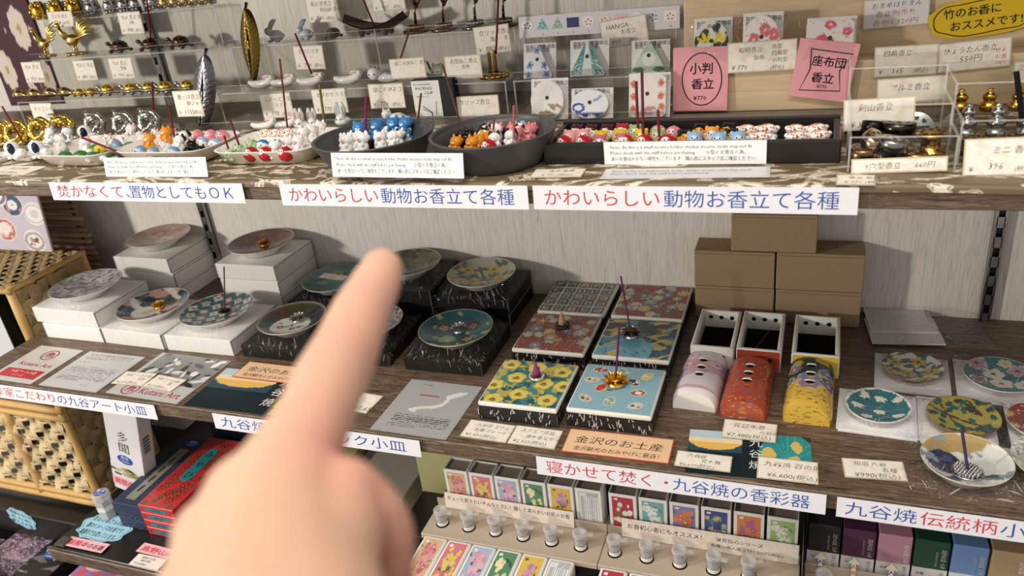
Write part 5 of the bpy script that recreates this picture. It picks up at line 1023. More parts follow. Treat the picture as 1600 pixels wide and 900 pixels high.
c2 = Cv(I, I, 'e2ecea'); [c2.line(x, 1, .5+(x-.5)*.2, 0, .02, random.choice(['4a8a8e', '7fb0b0', '2f6f76'])) for x in np.linspace(0, 1, 26) if abs(x-.5) > .14]; c2.leaf(.75, .8, .14, .06, .6, '5f9f98')
c3 = Cv(I, I, 'd3e4d8'); c3.put(c3.y < .45, 'b4d4c0'); c3.ell(.5, .55, .2, .22, 'f0f2ee'); c3.leaf(.2, .88, .2, .08, 0, '4a7a58'); c3.leaf(.8, .88, .2, .08, 0, '4a7a58')
c4 = Cv(I, I, 'eeece8'); c4.blob(4, 12, .7, 'a89274', c4.y > .6); c4.leaf(.5, .85, .3, .07, .1, '9a8460')
c5 = Cv(I, I, 'eef0f4'); c5.ring(.2, .62, .1, .17, '3a4fa0'); c5.put((c5.y > .78) & (c5.y < .9+.06*np.sin(20*c5.x)), '3a4fa0'); c5.ell(.68, .35, .12, .05, 'a4b0d4', -.5); c5.ell(.78, .25, .05, .05, 'a4b0d4'); c5.line(.76, .22, .66, .12, .03, 'a4b0d4')
c6 = Cv(I, I, 'f2ece6'); [c6.flower(x, y, .09, 'd98a6a', 5, 'b05040', None, x*7) for x, y in ((.14, .2), (.14, .5), (.86, .2), (.86, .5), (.12, .8), (.88, .75))]; c6.leaf(.55, .8, .22, .06, -.1, 'd89aa0'); c6.leaf(.4, .92, .3, .05, 0, 'd8a4a8')
zr, yr = ZT[1]+.0006, YT[1]+.006
bag_item((840, 98), 48, 46, yr, zr, 'tri', c1, 'bagged triangular holder with blue blossoms'); bag_item((918, 97), 56, 48, yr, zr, 'tri', c2, 'bagged triangular holder with teal bamboo stripes'); bag_item((1014, 92), 54, 44, yr, zr, 'tri', c3, 'bagged green and white triangular holder')
zr, yr = H+.0026, YT[0]+.006
bag_item((856, 170), 54, 54, yr, zr, 'round', c4, 'bagged round white holder with brown grass painting'); bag_item((923, 178), 60, 40, yr, zr, 'round', c5, 'bagged oval holder with blue waves'); bag_item((1012, 168), 58, 58, yr, zr, 'sq', c6, 'bagged square holder with orange blossoms')
d1 = Cv(I, I, 'e4e2da'); d1.blob(5, 12, .2, '2c332c'); d1.blob(8, 16, .9, '8a9a8c'); [d1.leaf(x, y, .13, .05, a, 'e2cc30') for x, y, a in ((.3, .35, 1), (.42, .4, 1.6), (.2, .42, .5), (.75, .35, 1.4), (.85, .42, 2.2), (.65, .4, 1.8))]
d2 = Cv(I, I, 'f4ece6'); [d2.flower(x, y, .15, 'd9707a', 5, 'f2d8a0', None, x*6) for x, y in ((.6, .3), (.3, .5), (.7, .65), (.45, .85), (.85, .4))]; d2.speck(3, 20, .03, 'e8b0a4')
d3 = Cv(I, I, 'ece6e4'); [d3.flower(x, y, r, 'd8586a', 5, 'f4dcd0', 'f0b4b4', x*6) for x, y, r in ((.35, .6, .24), (.75, .75, .14), (.5, .12, .12), (.85, .3, .1))]; d3.speck(6, 16, .02, 'd9b45a')
zw, yw = H+.0500, .2365
bag_item((1112, 58), 54, 62, yw, zw, 'round', d1, 'bagged round holder with black and yellow fringe painting above the pink 小判 note', 1.25, .14); bag_item((1190, 50), 56, 66, yw, zw, 'round', d2, 'bagged round holder with pink plum blossoms on white', 1.25, .14); bag_item((1297, 52), 70, 56, yw, zw, 'sq', d3, 'bagged square holder with red plum blossoms above the pink 座布団 note', 1.2, .14)

# ================================================================== NOTES AND PRICE CARDS OF THE UPPER SHELF
def note(p0, p1, y, hpx, label, lean=.2):
    a, b = AY(*p0, y), AY(*p1, y)
    if y > .03 and y < .05: a, b = A(*p0, H+.0012), A(*p1, H+.0012)
    w = float(np.hypot(b[0]-a[0], b[2]-a[2])); dep = float((a-CAM) @ AX[2]); hh = hpx*dep/F_PX*1.08
    mb = card(w, hh, [('Note: As this is a small incense holder, thicker incense sticks may not fit.', .04, .70, .2, None, .88), ('Please check with the staff before purchasing.', .04, .45, .2, None, .54), ('小型のお香立の為、', .64, .45, .2, None, .24), ('太いお香は入らない場合もございます。購入前にスタッフ迄ご確認ください。', .045, .18, .21, None, .9)], 'paper', 'f3f2f0', '454348', thin=.008, shear=0)
    mb.build('notice_card', loc=tuple(a), rot=(PI/2-lean, math.atan2(-(b[2]-a[2]), b[0]-a[0]), 0), label=label, cat='notice', group='bilingual notice strips')
note((166, 276), (322, 278), .040, 27, 'white bilingual notice in front of the white dishes'); note((520, 276), (725, 279), -.0085, 34, 'white bilingual notice in front of the two grey bowls'); note((945, 257), (1197, 257), .0490, 33, 'white bilingual notice on the front of the black tray', .0)
w, h, pl = lying((938, 279), (1203, 276), (952, 264), H+.0016); card(w, h, [('Note: As this is a small incense holder, thicker incense sticks may not fit.', .05, .62, .22, '8a8a88', .85), ('Please check with the staff before purchasing.', .05, .36, .2, '8a8a88', .6)], 'gloss_paper', 'd6d8d8', thin=0, shear=0).build('notice_card', label='pale notice strip lying flat on the cloth before the black tray', cat='notice', **pl)
for fl, fr, bl, lab in (((-30, 272), (38, 273), (-10, 259), 'price card lying on the cloth below the small saucers'), ((827, 277), (908, 276), (850, 264), 'price card lying on the cloth between bowl and black tray'), ((1306, 288), (1368, 289), (1312, 273), 'folded cream slip lying on the cloth edge below the clear trays')): w, h, pl = lying(fl, fr, bl, H+.0016); card(w, h, [('香立 各種', .3, .6, .24), ('¥ 770 (税込)', .2, .15, .24)], border='cfc7ac').build('price_card', label=lab, cat='price card', group='price cards lying on the cloth', **pl)
def hung(cpx, wpx, hpx, y, roll, lines, label, lean=3, **k): pricecard(standing(cpx, wpx, hpx, y, roll+(2 if roll < 0 else 0), lean), lines, label, **k)
def L2(t1, price, t2=None): return [(t1, .14, .68, .22)]+([(t2, .45, .44, .2)] if t2 else [])+([('¥', .08, .1, .2), (price, .28, .1, .25), ('(税込)', .62, .1, .18)] if price else [])
y2, y3, y4 = YT[1]-.004, YT[2]-.004, YT[3]-.004; y1 = YT[0]-.004
hung((95, 30), 52, 22, y4, -4, [('カエル 香立', .14, .6, .28), ('1,100円', .4, .15, .28)], 'price card reading 1,100円 between the gold animals and roosters')
hung((204, 36), 46, 31, y4, -3, L2('カメ 香立 金銀', '990', '3色'), 'price card reading カメ 香立 above the bronze turtles')
hung((52, 113), 42, 30, y3, -3, L2('カメ 香立 ミニ', '935'), 'price card of ¥935 at far left below the roosters')
hung((133, 110), 44, 29, y3, -3, L2('カエル 香立', '880'), 'price card reading カエル 香立 below the roosters')
hung((190, 107), 47, 30, y3, -3, L2('カメ 香立', '990', '金銀'), 'price card of ¥990 below the bronze turtles')
hung((67, 177), 46, 30, y2, -3, [('ドラゴン 香立', .14, .62, .24), ('2色', .6, .3, .24)], 'price card reading ドラゴン 香立 behind the gold dragons')
hung((294, 162), 53, 38, y1-.02, -2, L2('葉っぱ香立', '1155', '銀フォート'), 'price card of ¥1155 in front of the silver leaf')
hung((502, 16), 52, 34, y4, -3, L2('兎お茶香立', '990', '有田焼 各種'), 'price card of ¥990 above the pale blue rabbit')
hung((606, 0), 58, 30, y4, -1, L2('舟型香立', '935'), 'price card of ¥935 cut off above the boat dish')
hung((483, 90), 54, 34, y3, -3, L2('とぶうさぎ', '770'), 'price card reading とぶうさぎ behind a leaning stick')
hung((769, 62), 60, 40, y3, 3, L2('クリップ香立', '880', '亀 ・ 手'), 'price card of ¥880 above the gold claw holder')
hung((637, 107), 62, 30, y2+.006, -1, L2('寝ころびねこ 各色', None), 'price card reading 寝ころびねこ 各色 between reclining cats')
hung((724, 105), 62, 34, y2+.006, 1, L2('丸型ねこ香立', None, '各色'), 'price card reading 丸型ねこ香立 beside the gold claw holder')
hung((432, 165), 58, 36, y2, -1, L2('ぷちっと干支', '770', 'うさぎ'), 'price card reading ぷちっと干支 below the reclining rabbits')
hung((515, 158), 62, 36, y2, -1, L2('おすわりうさぎ', '770'), 'price card reading おすわりうさぎ behind a green stick')
hung((604, 150), 62, 36, y2, 0, L2('寝ころびネコ', '770'), 'price card reading 寝ころびネコ beside the incense clip box')
hung((744, 170), 78, 38, y2, 1, L2('クリップ香立', '660'), 'price card of ¥660 beside the incense clip box, behind the second bowl')
hung((975, 50), 74, 40, YT[2]-.010, 6, [('HANGA', .12, .66, .24), ('お香立', .42, .44, .2), ('¥ 990', .08, .1, .25), ('(税込)', .56, .1, .18)], 'price card reading HANGA お香立 over the picture strip')
hung((1190, 88), 104, 44, .2295, 1, [('和柄香立', .16, .66, .2), ('各色', .38, .4, .18), ('¥ 770', .06, .1, .22), ('丸型', .64, .74, .17), ('四角型', .64, .52, .17), ('小判型', .64, .3, .17), ('(税込)', .62, .06, .17)], 'price card reading 和柄香立 between the two pink notes', lean=3)
yb = .2664
hung((1400, 19), 94, 42, yb, 2, [('おまめはちまん', .12, .68, .22, '3a3636', .76), ('香立別売り', .18, .4, .22, 'b03a48', .6), ('各色1,320円', .14, .1, .22, 'b03a48', .7)], 'white notice おまめはちまん with red lines on the wood block', lean=1, paper='paper', base='e9e6e4')
hung((1415, 95), 90, 44, .232, 1, L2('四角香立', '165'), 'price card of ¥165 above the アルミ card', lean=4); hung((1522, 86), 100, 42, .232, 4, [('ひょうたん香立', .06, .62, .24), ('550円', .3, .3, .28), ('竹の', .78, .5, .18, 'c05058'), ('お香', .78, .3, .18, 'c05058'), ('OK!!', .78, .1, .16, 'c05058')], 'price card reading ひょうたん香立 550円', lean=4)
hung((1424, 140), 98, 36, .16, 2, [('アルミ香立', .18, .5, .3)], 'price card reading アルミ香立 behind the silver discs', lean=8); hung((1373, 178), 102, 46, .105, 2, [('剣山香立', .2, .62, .26), ('¥ 330', .1, .1, .26), ('(税込)', .5, .1, .18)], 'price card reading 剣山香立 standing in the clear tray', lean=8)
hung((1404, 258), 136, 22, .026, 2, [('9穴型香立', .14, .3, .5), ('660円', .66, .3, .5)], 'long narrow card reading 9穴型香立 660円 on the clear tray', lean=10); hung((1566, 245), 106, 56, .024, 2, [('ミニ 香立', .36, .6, .22), ('¥', .07, .12, .2), ('396', .32, .18, .24), ('(税込)', .66, .12, .16)], 'price card of ¥396 at the front edge of the right clear tray', lean=10)
hung((1612, 112), 50, 32, .2, 1, [('三角香立', .1, .6, .28)], 'price card cut off by the picture edge beside the gold pieces', lean=6)
def pinknote(cpx, wpx, hpx, roll, kind, label):
    w, h, pl = standing(cpx, wpx, hpx, .2285, roll, 3); mb = MB().add(box(0, w, 0, h, -.0006, 0), 'paper', 'eda6b0')
    if kind == 'oval':
        mb.add(stroke([(w*(.53+.36*math.cos(t)), h*(.5+.41*math.sin(t))) for t in np.linspace(0, 2*PI, 40)], .0011, .0003), 'ink', '2c2226'); ls = [('小判', .3, .60, .19), ('香立', .34, .36, .18), ('¥770', .38, .17, .1)]
    else:
        mb.add(stroke([(w*x, h*y) for x, y in ((.24, .84), (.92, .82), (.76, .52), (.84, .18), (.16, .12), (.27, .5), (.22, .86))], .0011, .0003), 'ink', '2c2226'); ls = [('座布団', .27, .58, .19), ('香立', .32, .30, .19), ('¥770', .44, .19, .085)]
    for s, x, y, z in ls: mb.add(text(s, h*z, w*x, h*y, .0003, thin=-.012 if len(s) < 4 and s[0] != '¥' else 0), 'ink', '2c2226')
    mb.build('paper_note', label=label, cat='note', group='pink paper notes', **pl)
pinknote((1094, 124), 84, 92, -1, 'oval', 'pink note reading 小判香立 in a drawn oval'); pinknote((1287, 110), 88, 84, -9, 'banner', 'tilted pink note reading 座布団香立 in a drawn banner')
w, h, pl = standing((1535, 26), 150, 56, .2655, 5, 1); mb = MB(); cl = [(w*(.5+(.5+.02*math.sin(7*t))*math.copysign(abs(math.cos(t))**.7, math.cos(t))), h*(.5+.5*math.copysign(abs(math.sin(t))**.75, math.sin(t)))) for t in np.linspace(0, 2*PI, 41)[:-1]]
mb.add(prism(cl, -.0006, 0), 'paper', 'e8c52e').add(stroke([(w*(.5+.45*math.copysign(abs(math.cos(t))**.7, math.cos(t))), h*(.5+(.42+.03*math.sin(6*t))*math.copysign(abs(math.sin(t))**.75, math.sin(t)))) for t in np.linspace(0, 2*PI, 50)], .0009, .0003), 'ink', '2c2a1c')
for s, x, y, z in (('竹のお香に', .14, .58, .27), ('おススメです!!', .2, .24, .27)): mb.add(text(s, h*z, w*x, h*y, .0003, thin=-.008), 'ink', '2a2820')
mb.build('paper_note', label='yellow cloud shaped note reading 竹のお香に おススメです', cat='note', **pl)

# ================================================================== CLEAR TRAYS WITH METAL HOLDERS
def clear_tray(x0, x1, y0, y1, steps, label):
    r = thing('acrylic_tray', label, 'tray', (x0, y0, H+.0008)); t = .0018; ac, ed = MB(), MB()
    for (ya, yb, hh) in steps:
        ya -= y0; yb -= y0; X = x1-x0
        for b in ((0, X, ya, ya+t, 0, hh), (0, t, ya, yb, 0, hh), (X-t, X, ya, yb, 0, hh)): ac.add(box(*b), 'acrylic')
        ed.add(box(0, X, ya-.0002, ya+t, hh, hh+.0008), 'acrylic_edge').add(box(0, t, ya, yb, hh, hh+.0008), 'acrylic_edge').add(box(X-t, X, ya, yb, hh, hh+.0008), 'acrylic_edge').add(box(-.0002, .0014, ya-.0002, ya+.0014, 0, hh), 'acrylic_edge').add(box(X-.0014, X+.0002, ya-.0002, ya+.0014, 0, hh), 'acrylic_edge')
    ac.add(box(0, x1-x0, steps[-1][1]-y0, steps[-1][1]-y0+t, 0, steps[-1][2]), 'acrylic').add(box(0, x1-x0, 0, y1-y0, 0, .0012), 'acrylic').build('clear_walls', r); ed.build('wall_edges', r, label='bright edges of the clear walls')
clear_tray(1.012, 1.090, .030, .190, [(.030, .075, .028), (.075, .128, .042), (.128, .188, .062)], 'clear stepped tray with dark and brass disc holders'); clear_tray(1.0935, 1.26, .050, .190, [(.050, .1, .034), (.1, .188, .052)], 'clear stepped tray at the right end with gold and silver pieces')
def disc(r, h, col, hc='14120f'):
    m = MB().add(lathe([(0, 0), (r, 0), (r*1.02, h*.5), (r, h), (r*.9, h+.0004), (0, h)], 26), 'metal', col, True)
    for k in range(9): a = k*2*PI/8; q = 0 if k == 8 else r*.6; m.add(lathe([(0, 0), (r*.15, 0)], 8), 'ink', hc, M=T(q*math.cos(a), q*math.sin(a), h+.0003))
    return m
for k, (px, r, h, col, z, tilt, lab) in enumerate((((1348, 248), .0125, .012, '8a6a4c', .0022, 0, 'copper disc holder with holes at the front left of the clear tray'), ((1392, 250), .0125, .008, '9a9a98', .0024, .5, 'dark holed silver disc leaning at the front'), ((1431, 248), .009, .007, 'd0a850', .0022, 0, 'small brass disc in front of the brass spool'), ((1362, 226), .0125, .010, 'b9a88a', .010, .7, 'champagne holed disc leaning above the copper one'), ((1394, 228), .012, .008, 'a4a4a2', .014, .2, 'silver grey holed disc above the dark one'), ((1340, 210), .012, .012, '2a2a28', .0024, .3, 'black pin disc at the left of the clear tray'), ((1402, 205), .014, .010, '4a4844', .012, .1, 'dark grey pin disc behind the holed discs'), ((1363, 204), .010, .010, '201f1d', .012, .3, 'black pin disc in the middle of the clear tray'))):
    c = A(*px, H+z+.002); o = disc(r, h, col).build('metal_disc_holder', loc=(c[0], max(c[1], .047), H+z), rot=(tilt, 0, k*.4), label=lab, cat='incense holder', group='metal disc holders')
m = MB().add(lathe([(0, 0), (.012, 0), (.012, .003), (.0075, .004), (.0075, .014), (.0125, .015), (.0125, .018), (0, .018)], 28), 'metal', 'd2aa52', True)
for k in range(8): m.add(lathe([(0, 0), (.0018, 0)], 8), 'ink', '2a2010', M=T(.008*math.cos(k*PI/4), .008*math.sin(k*PI/4), .0183))
c = A(1452, 243, H); m.build('spool_incense_holder', loc=(1.0765, max(c[1], .056), H+.0022), label='brass spool shaped holder with holes in the clear tray', cat='incense holder')
for i, (px, r, rx, lab) in enumerate((((1462, 190), .016, 1.15, 'large shiny aluminium disc tilted up behind the pin disc card'), ((1435, 185), .012, .4, 'perforated aluminium disc beside the large one'), ((1437, 172), .011, .3, 'smaller perforated aluminium disc behind'))): c = AY(*px, .135+.012*(i == 2)); disc(r, .005, 'dcdee0', '55575a').build('aluminium_disc_holder', loc=(min(c[0], 1.071), c[1]+.006, max(c[2]-.012, H+.004)), rot=(rx, 0, 0), label=lab, cat='incense holder', group='aluminium disc holders')
def gourdmb(col): return MB().add(lathe([(0, 0), (.0085, 0), (.0098, .004), (.0085, .008), (.005, .0105), (.0065, .013), (.0072, .016), (.005, .019), (.0026, .0205), (.0032, .023), (.0022, .0245), (0, .0245)], 20), 'metal', col, True)
gm, sm_ = gourdmb('c9983c').mesh('gourd'), gourdmb('c4c6c8').mesh('gourd')
for j in range(3):
    for i in range(5):
        x, y = 1.108+.0225*i+.004*(j % 2), .118+.022*j; link('gourd_incense_holder', gm if j == 2 else sm_, loc=(x, y, H+.0022+(.012 if j == 2 else .004*j)), label=f'{"gold" if j == 2 else "silver"} gourd shaped holder, {["front", "middle", "back"][j]} row, {ordn(i)} from left', cat='incense holder', group='gourd shaped holders in the right tray').scale = (.82,)*3
for i in range(4): disc(.011, .012, ['b08a50', '9a7a5c', 'd4b45a', '8a7058'][i]).build('metal_disc_holder', loc=(1.108+.026*i, .075, H+.0022), label=f'brownish metal disc in the front of the right clear tray, {ordn(i)} from left', cat='incense holder', group='discs in the right clear tray')
# ================================================================== INCENSE STICKS OF THE UPPER SHELF
SB, SG = '6e4a34', '7a7440'
def st(bpx, z, tpx, col, lab, r=.0012, dy=0.0, y=None):
    b = A(*bpx, z) if y is None else AY(*bpx, y); t = AY(*tpx, b[1]+dy); stick(tuple(b), tuple(t), col, lab, r)
st((36, 222), H+.02, (3, 166), MAR, 'red brown stick leaning left above the leftmost puppy'); st((186, 238), H+.016, (128, 215), MAR, 'red brown stick lying across the turtle dish', .0013)
st((236, 66), 0, (229, -10), MAR, 'red brown stick rising from the middle bronze turtle', .0013, 0, YT[2]+.022); st((240, 180), 0, (238, 128), MAR, 'red brown stick in the third silver dragon', .0013, 0, .222)
st((275, 229), H+.012, (264, 165), MAR, 'red brown stick in the middle white dish'); st((357, 233), H+.016, (350, 212), MAR, 'short red brown stick in the daruma dish', .0011); st((374, 228), H+.016, (359, 186), MAR, 'red brown stick in a green pig of the daruma dish')
st((449, 199), H+.01, (437, 92), SB, 'brown stick in the reclining rabbit beyond the daruma dish'); st((493, 130), 0, (461, 52), MAR, 'red brown stick in the third reclining rabbit', .0013, 0, YT[1]+.022); st((507, 192), H+.01, (499, 132), SG, 'olive green stick before the おすわりうさぎ card', .0016)
st((586, 43), 0, (565, -6), MAR, 'red brown stick leaning out of the boat dish', .0013, 0, YT[2]+.022); st((619, 112), 0, (641, 44), SB, 'brown stick in the reclining blue headed cat', .0013, 0, YT[1]+.022); st((595, 100), 0, (585, 46), 'b9b4ac', 'thin pale stick behind the reclining blue headed cat', .0008, 0, YT[1]+.022)
st((676, 116), 0, (667, 96), '5a4c3c', 'short dark stick beside the yellow backed cat', .0013, 0, YT[1]+.022); st((651, 202), H+.02, (658, 146), SB, 'brown stick before the incense clip box'); st((719, 191), H+.012, (691, 100), SB, 'brown stick before the ¥660 card', .0011)
st((571, 222), H+.014, (572, 150), '8c2c4c', 'crimson stick in a red capped figure of the first bowl', .0014); st((771, 203), H+.028, (772, 186), '7a4a34', 'short brown stick in the pink eared cat', .0012); st((803, 215), H+.022, (803, 165), 'b0606a', 'rose stick in a pink cat of the second bowl', .0013)
st((775, 84), 0, (779, -8), MAR, 'red brown stick in the gold claw holder', .0014, 0, YT[1]+.022); st((997, 205), H+.018, (994, 127), MAR, 'red brown stick in a pale green egg cat, left of two tall ones', .0014); st((1005, 209), H+.022, (1003, 111), MAR, 'red brown stick in a yellow egg cat, tallest in the tray', .0014); st((1030, 214), H+.020, (1028, 172), MAR, 'short red brown stick in the black tray beside the tall two', .0013)
st((1597, 185), 0, (1588, 112), '1f1c1a', 'black stick at the picture edge among silver gourds', .0022, 0, .1)
# ================================================================== LOWER SHELF, MIDDLE AND RIGHT
ZB = ZL+.0035
MB().add(box(-.125, 1.72, -.027, D-.003, ZL+.0004, ZB, .0008, 1), 'lacquer', '1a1918').build('shelf_board', label='black board covering the lower shelf', cat='board')
bl = MB().add(box(.50, 1.72, -.10, .105, ZB+.0003, -.1925, .001, 1), 'lacquer', '1b1a1a').add(box(.50, 1.72, .021, .105, -.1930, -.1785, .001, 1), 'lacquer', '1b1a1a'); bl.build('display_plinth', label='black two level plinth under the floral incense boxes', cat='display stand')
LW = .0325
def botanical(kind, w=34, h=58):
    bg, cols, leafc, form = {'azalea': ('d9b98c', ['d87a8c', 'c9607a', 'e09aa4'], '8f9a58', 5), 'rhododendron': ('d8808c', ['e8d070', 'e0c460'], '4a7a4c', 4), 'cherry': ('a9bcd4', ['e4a4bc', 'dc8fae', 'ecb8c8'], '6a6a70', 5), 'magnolia': ('5f8f70', ['f0e8b8', 'e8dc9c'], '2f5a44', 6), 'lilac': ('e2bc58', ['c48fae', 'b87aa0', 'd4a4bc'], '47724c', 4), 'birch': ('b9bcbc', [], '8a9090', 0),
        'redlily': ('b8404c', ['f0ece4', 'e6dcd0'], '3f7a4c', 6), 'paleteal': ('7fb0b4', ['eef2ee', 'dfe8e6'], '5a8a84', 5), 'persimmon': ('8f84b0', ['e0885c', 'd8744c'], '4f7a50', 4), 'indigo': ('44568f', ['d9c68c', 'c9b070'], '5f8f7c', 9), 'iris': ('d98a54', ['b86a9a', 'a85f94'], '7a8a4c', 5), 'trillium': ('a9c480', ['f2f2ec', 'e8ece0'], '5f9058', 3)}[kind]
    c = Cv(w, h, bg); q = np.random.default_rng(len(kind)*7+w)
    if kind == 'birch':
        for k in range(9): x = .06+.11*k; c.rect(x, .12, x+.05, 1, 'eceeee')
        for k in range(16): x, y = q.uniform(0, .8), q.uniform(.1, .9); c.line(x, y, x+.2, y+q.uniform(-.12, .12), .02, 'e4e6e6')
        c.speck(3, 40, .012, '8f9494'); c.rect(.06, .03, .45, .13, 'e2e4e4'); return c
    for k in range(11): c.leaf(q.uniform(.05, .95), q.uniform(.15, .98), .15, .05, q.uniform(0, 3.1), leafc, None)
    c.line(.5, .55, .58, 1, .03, '8a4a44' if kind == 'rhododendron' else leafc)
    for k in range(24 if form < 6 else 13): y = q.uniform(.14, .97) if kind != 'lilac' else q.uniform(.15, .5) if k < 15 else q.uniform(.85, 1); c.flower(q.uniform(.12, .88), y, q.uniform(.08, .145) if form != 9 else .16, cols[k % len(cols)], form, 'e8d890' if k % 2 else cols[0], None, q.uniform(0, 3), .42 if form != 9 else .1)
    c.rect(.1, .05, .3, .1, 'f2efe8' if kind != 'lilac' else '47724c'); c.rect(.1, .12, .4, .14, 'ece8e0'); return c
_bot = {}
def standing_box(x, kind, y, z0, z1, label, w=LW, open_top=True):
    if kind not in _bot: _bot[kind] = botanical(kind)
    cv = _bot[kind]; d = .025; hh = z1-z0; r = thing('incense_matchbox', label, 'incense box', (x, y, z0), (0, 0, 0), 'standing floral incense boxes'); e = .0018
    s = MB()
    for b in ((0, w, 0, .0012, 0, hh), (0, w, d-.0012, d, 0, hh), (0, .0012, .0012, d-.0012, 0, hh), (w-.0012, w, .0012, d-.0012, 0, hh)): s.add(box(*b), 'carton', 'eeece8')
    face(s, cv, lambda u, v: (.0038+(w-.0076)*u, -.0003+0*u, hh-.0045-(hh-.006)*v), 'gloss_paper', False); s.build('sleeve', r)
    MB().add(box(.0015, w-.0015, .0015, d-.0015, .001, hh-.0022), 'carton', '8f8779').build('inner_drawer', r, label='grey brown inner drawer end')
def lying_box(x, kind, y0, z, label, w=.0322):
    if kind not in _bot: _bot[kind] = botanical(kind)
    cv = _bot[kind]; d = .085; mb = MB().add(box(0, w, 0, d, 0, .0215, .0028, 3), 'carton', 'eeece8', True); rectface(mb, cv, .0036, w-.0036, .003, d-.0045, .0218); mb.build('incense_matchbox', loc=(x, y0, z), label=label, cat='incense box', group='floral incense boxes lying flat')
row1 = [('azalea', 'pink azalea cluster on tan'), ('rhododendron', 'yellow and pink blossoms with green leaves'), ('cherry', 'pink cherry blossom on pale blue'), ('magnolia', 'cream magnolia on green'), ('lilac', 'mauve lilac on yellow'), ('birch', 'white birch trunks on grey')]
row2 = [('redlily', 'white lilies on red'), ('paleteal', 'white blossoms on pale teal'), ('persimmon', 'orange fruit on violet'), ('indigo', 'yellow spider flowers on indigo'), ('iris', 'purple irises on orange'), ('trillium', 'white three petal flowers on light green')]
zp = -.1695
for i, (k, t) in enumerate(row1):
    standing_box(.5535+.0357*i, k, .0795, -.168, -.111, f'standing white incense box printed with {t}'); lying_box(.545+.0335*i, k, -.066, -.1922, f'white incense box lying flat with {t}')
for i, (k, t) in enumerate(row2):
    standing_box(.7745+.0368*i, k, .0795, -.168, -.111, f'standing white incense box printed with {t}', .0335)
    if i < 4: lying_box(.7765+.0345*i, k, -.066, -.1922, f'white incense box lying flat with {t}')
def platform(x0, x1, vx, label):
    r = thing('tester_platform', label, 'display stand', ((x0+x1)/2, .05, -.178)); o = -(x0+x1)/2
    mb = MB().add(box(x0+o, x1+o, -.031, .056, 0, .0082, .001, 1), 'paper', 'b3a491').add(box(x0+o, x1+o, .0235, .0262, .0084, .020, .0008, 1), 'paper', 'b3a491')
    for x in vx: mb.add(lathe([(0, 0), (.0088, 0)], 22), 'ink', '1c1814', M=T(x+o, -.008, .0085))
    mb.build('beige_board', r)
v1 = [.560+.0372*i for i in range(6)]; v2 = [.788+.0385*i for i in range(5)]
platform(.5385, .7715, v1, 'beige board holding six tester vials before the first floral boxes'); platform(.7722, .996, v2, 'beige board holding tester vials before the red and teal floral boxes')
def vial(x, y, z, dust, label):
    r = thing('tester_vial', label, 'vial', (x, y, z), (0, 0, random.uniform(-.6, .6)), 'clear plastic tester vials')
    MB().add(lathe([(0, 0), (.0064, 0), (.0068, .001), (.0072, .019), (.0066, .019), (.0062, .0014), (0, .0012)], 22), 'frosted', smooth=True).build('vial_body', r)
    MB().add(lathe([(.0072, .0185), (.0088, .0188), (.0088, .0235), (.0078, .0245), (.0045, .0245), (.0042, .0232), (0, .0232)], 22), 'frosted', smooth=True).add(box(.008, .016, -.003, .003, .0195, .0207, .0005, 1), 'frosted').build('snap_cap', r)
    MB().add(lathe([(0, .0016), (.0058, .0016), (.006, .008), (0, .0078)], 18), 'incense', dust, True).build('incense_powder', r); MB().add(lathe([(.0073, .0008), (.0074, .0062)], 22), 'paper', 'e4e0da').build('paper_band', r)
names = ['pink azalea', 'yellow and pink', 'cherry', 'green magnolia', 'yellow lilac', 'white birch']
for i, x in enumerate(v1): vial(x, .042, zp+.0003, ['6a5a58', '5f544e', '6c5a66', '4f5450', '6a5460', '4a5654'][i], f'clear tester vial with open cap in front of the {names[i]} box')
for i, x in enumerate(v2): vial(x, .042, zp+.0003, ['6a5a58', '5f544e', '6c5a66', '4f5450', '6a5460'][i], f'clear tester vial with open cap in front of the {["red lily", "pale teal", "violet persimmon", "indigo", "orange iris"][i]} box')
def stripsign(x0, x1, h, lines, label, z=-.1692, y=.0730):
    w = x1-x0; mb = card(w, h, lines, 'washi', 'eee5d8', '3c3836', thin=.004, shear=0); mb.build('strip_sign', loc=(x0, y-.002, z), rot=(PI/2-.12, 0, 0), label=label, cat='sign', group='cream strip signs of the tester boards')
stripsign(.5515, .7295, .0235, [('ちょっと焚きたいそんなときに！優しく柔らかいお花のお香', .02, .55, .3, None, .95)], 'cream strip sign reading ちょっと焚きたいそんなときに before the first floral boxes')
stripsign(.7905, .994, .0265, [('お香初心者にもオススメ！', .03, .52, .3, None, .44), ('以花伝心シリーズ', .55, .58, .22, None, .26), ('各種20本入香立付1,320円(税込)', .52, .24, .19, None, .4)], 'cream strip sign reading お香初心者にもオススメ before the red lily box')
MB().add(box(.9975, .9993, -.06, .104, -.178, -.10), 'plastic', '0d0c0c').build('divider_panel', label='thin black divider between floral boxes and plain coloured boxes', cat='divider')
cols = [('2c2b2e', 'black'), ('55304f', 'dark purple'), ('c58fa6', 'pink'), ('1f4a38', 'dark green'), ('6f92c4', 'sky blue'), ('b39a74', 'tan'), ('8a4038', 'brick red')]
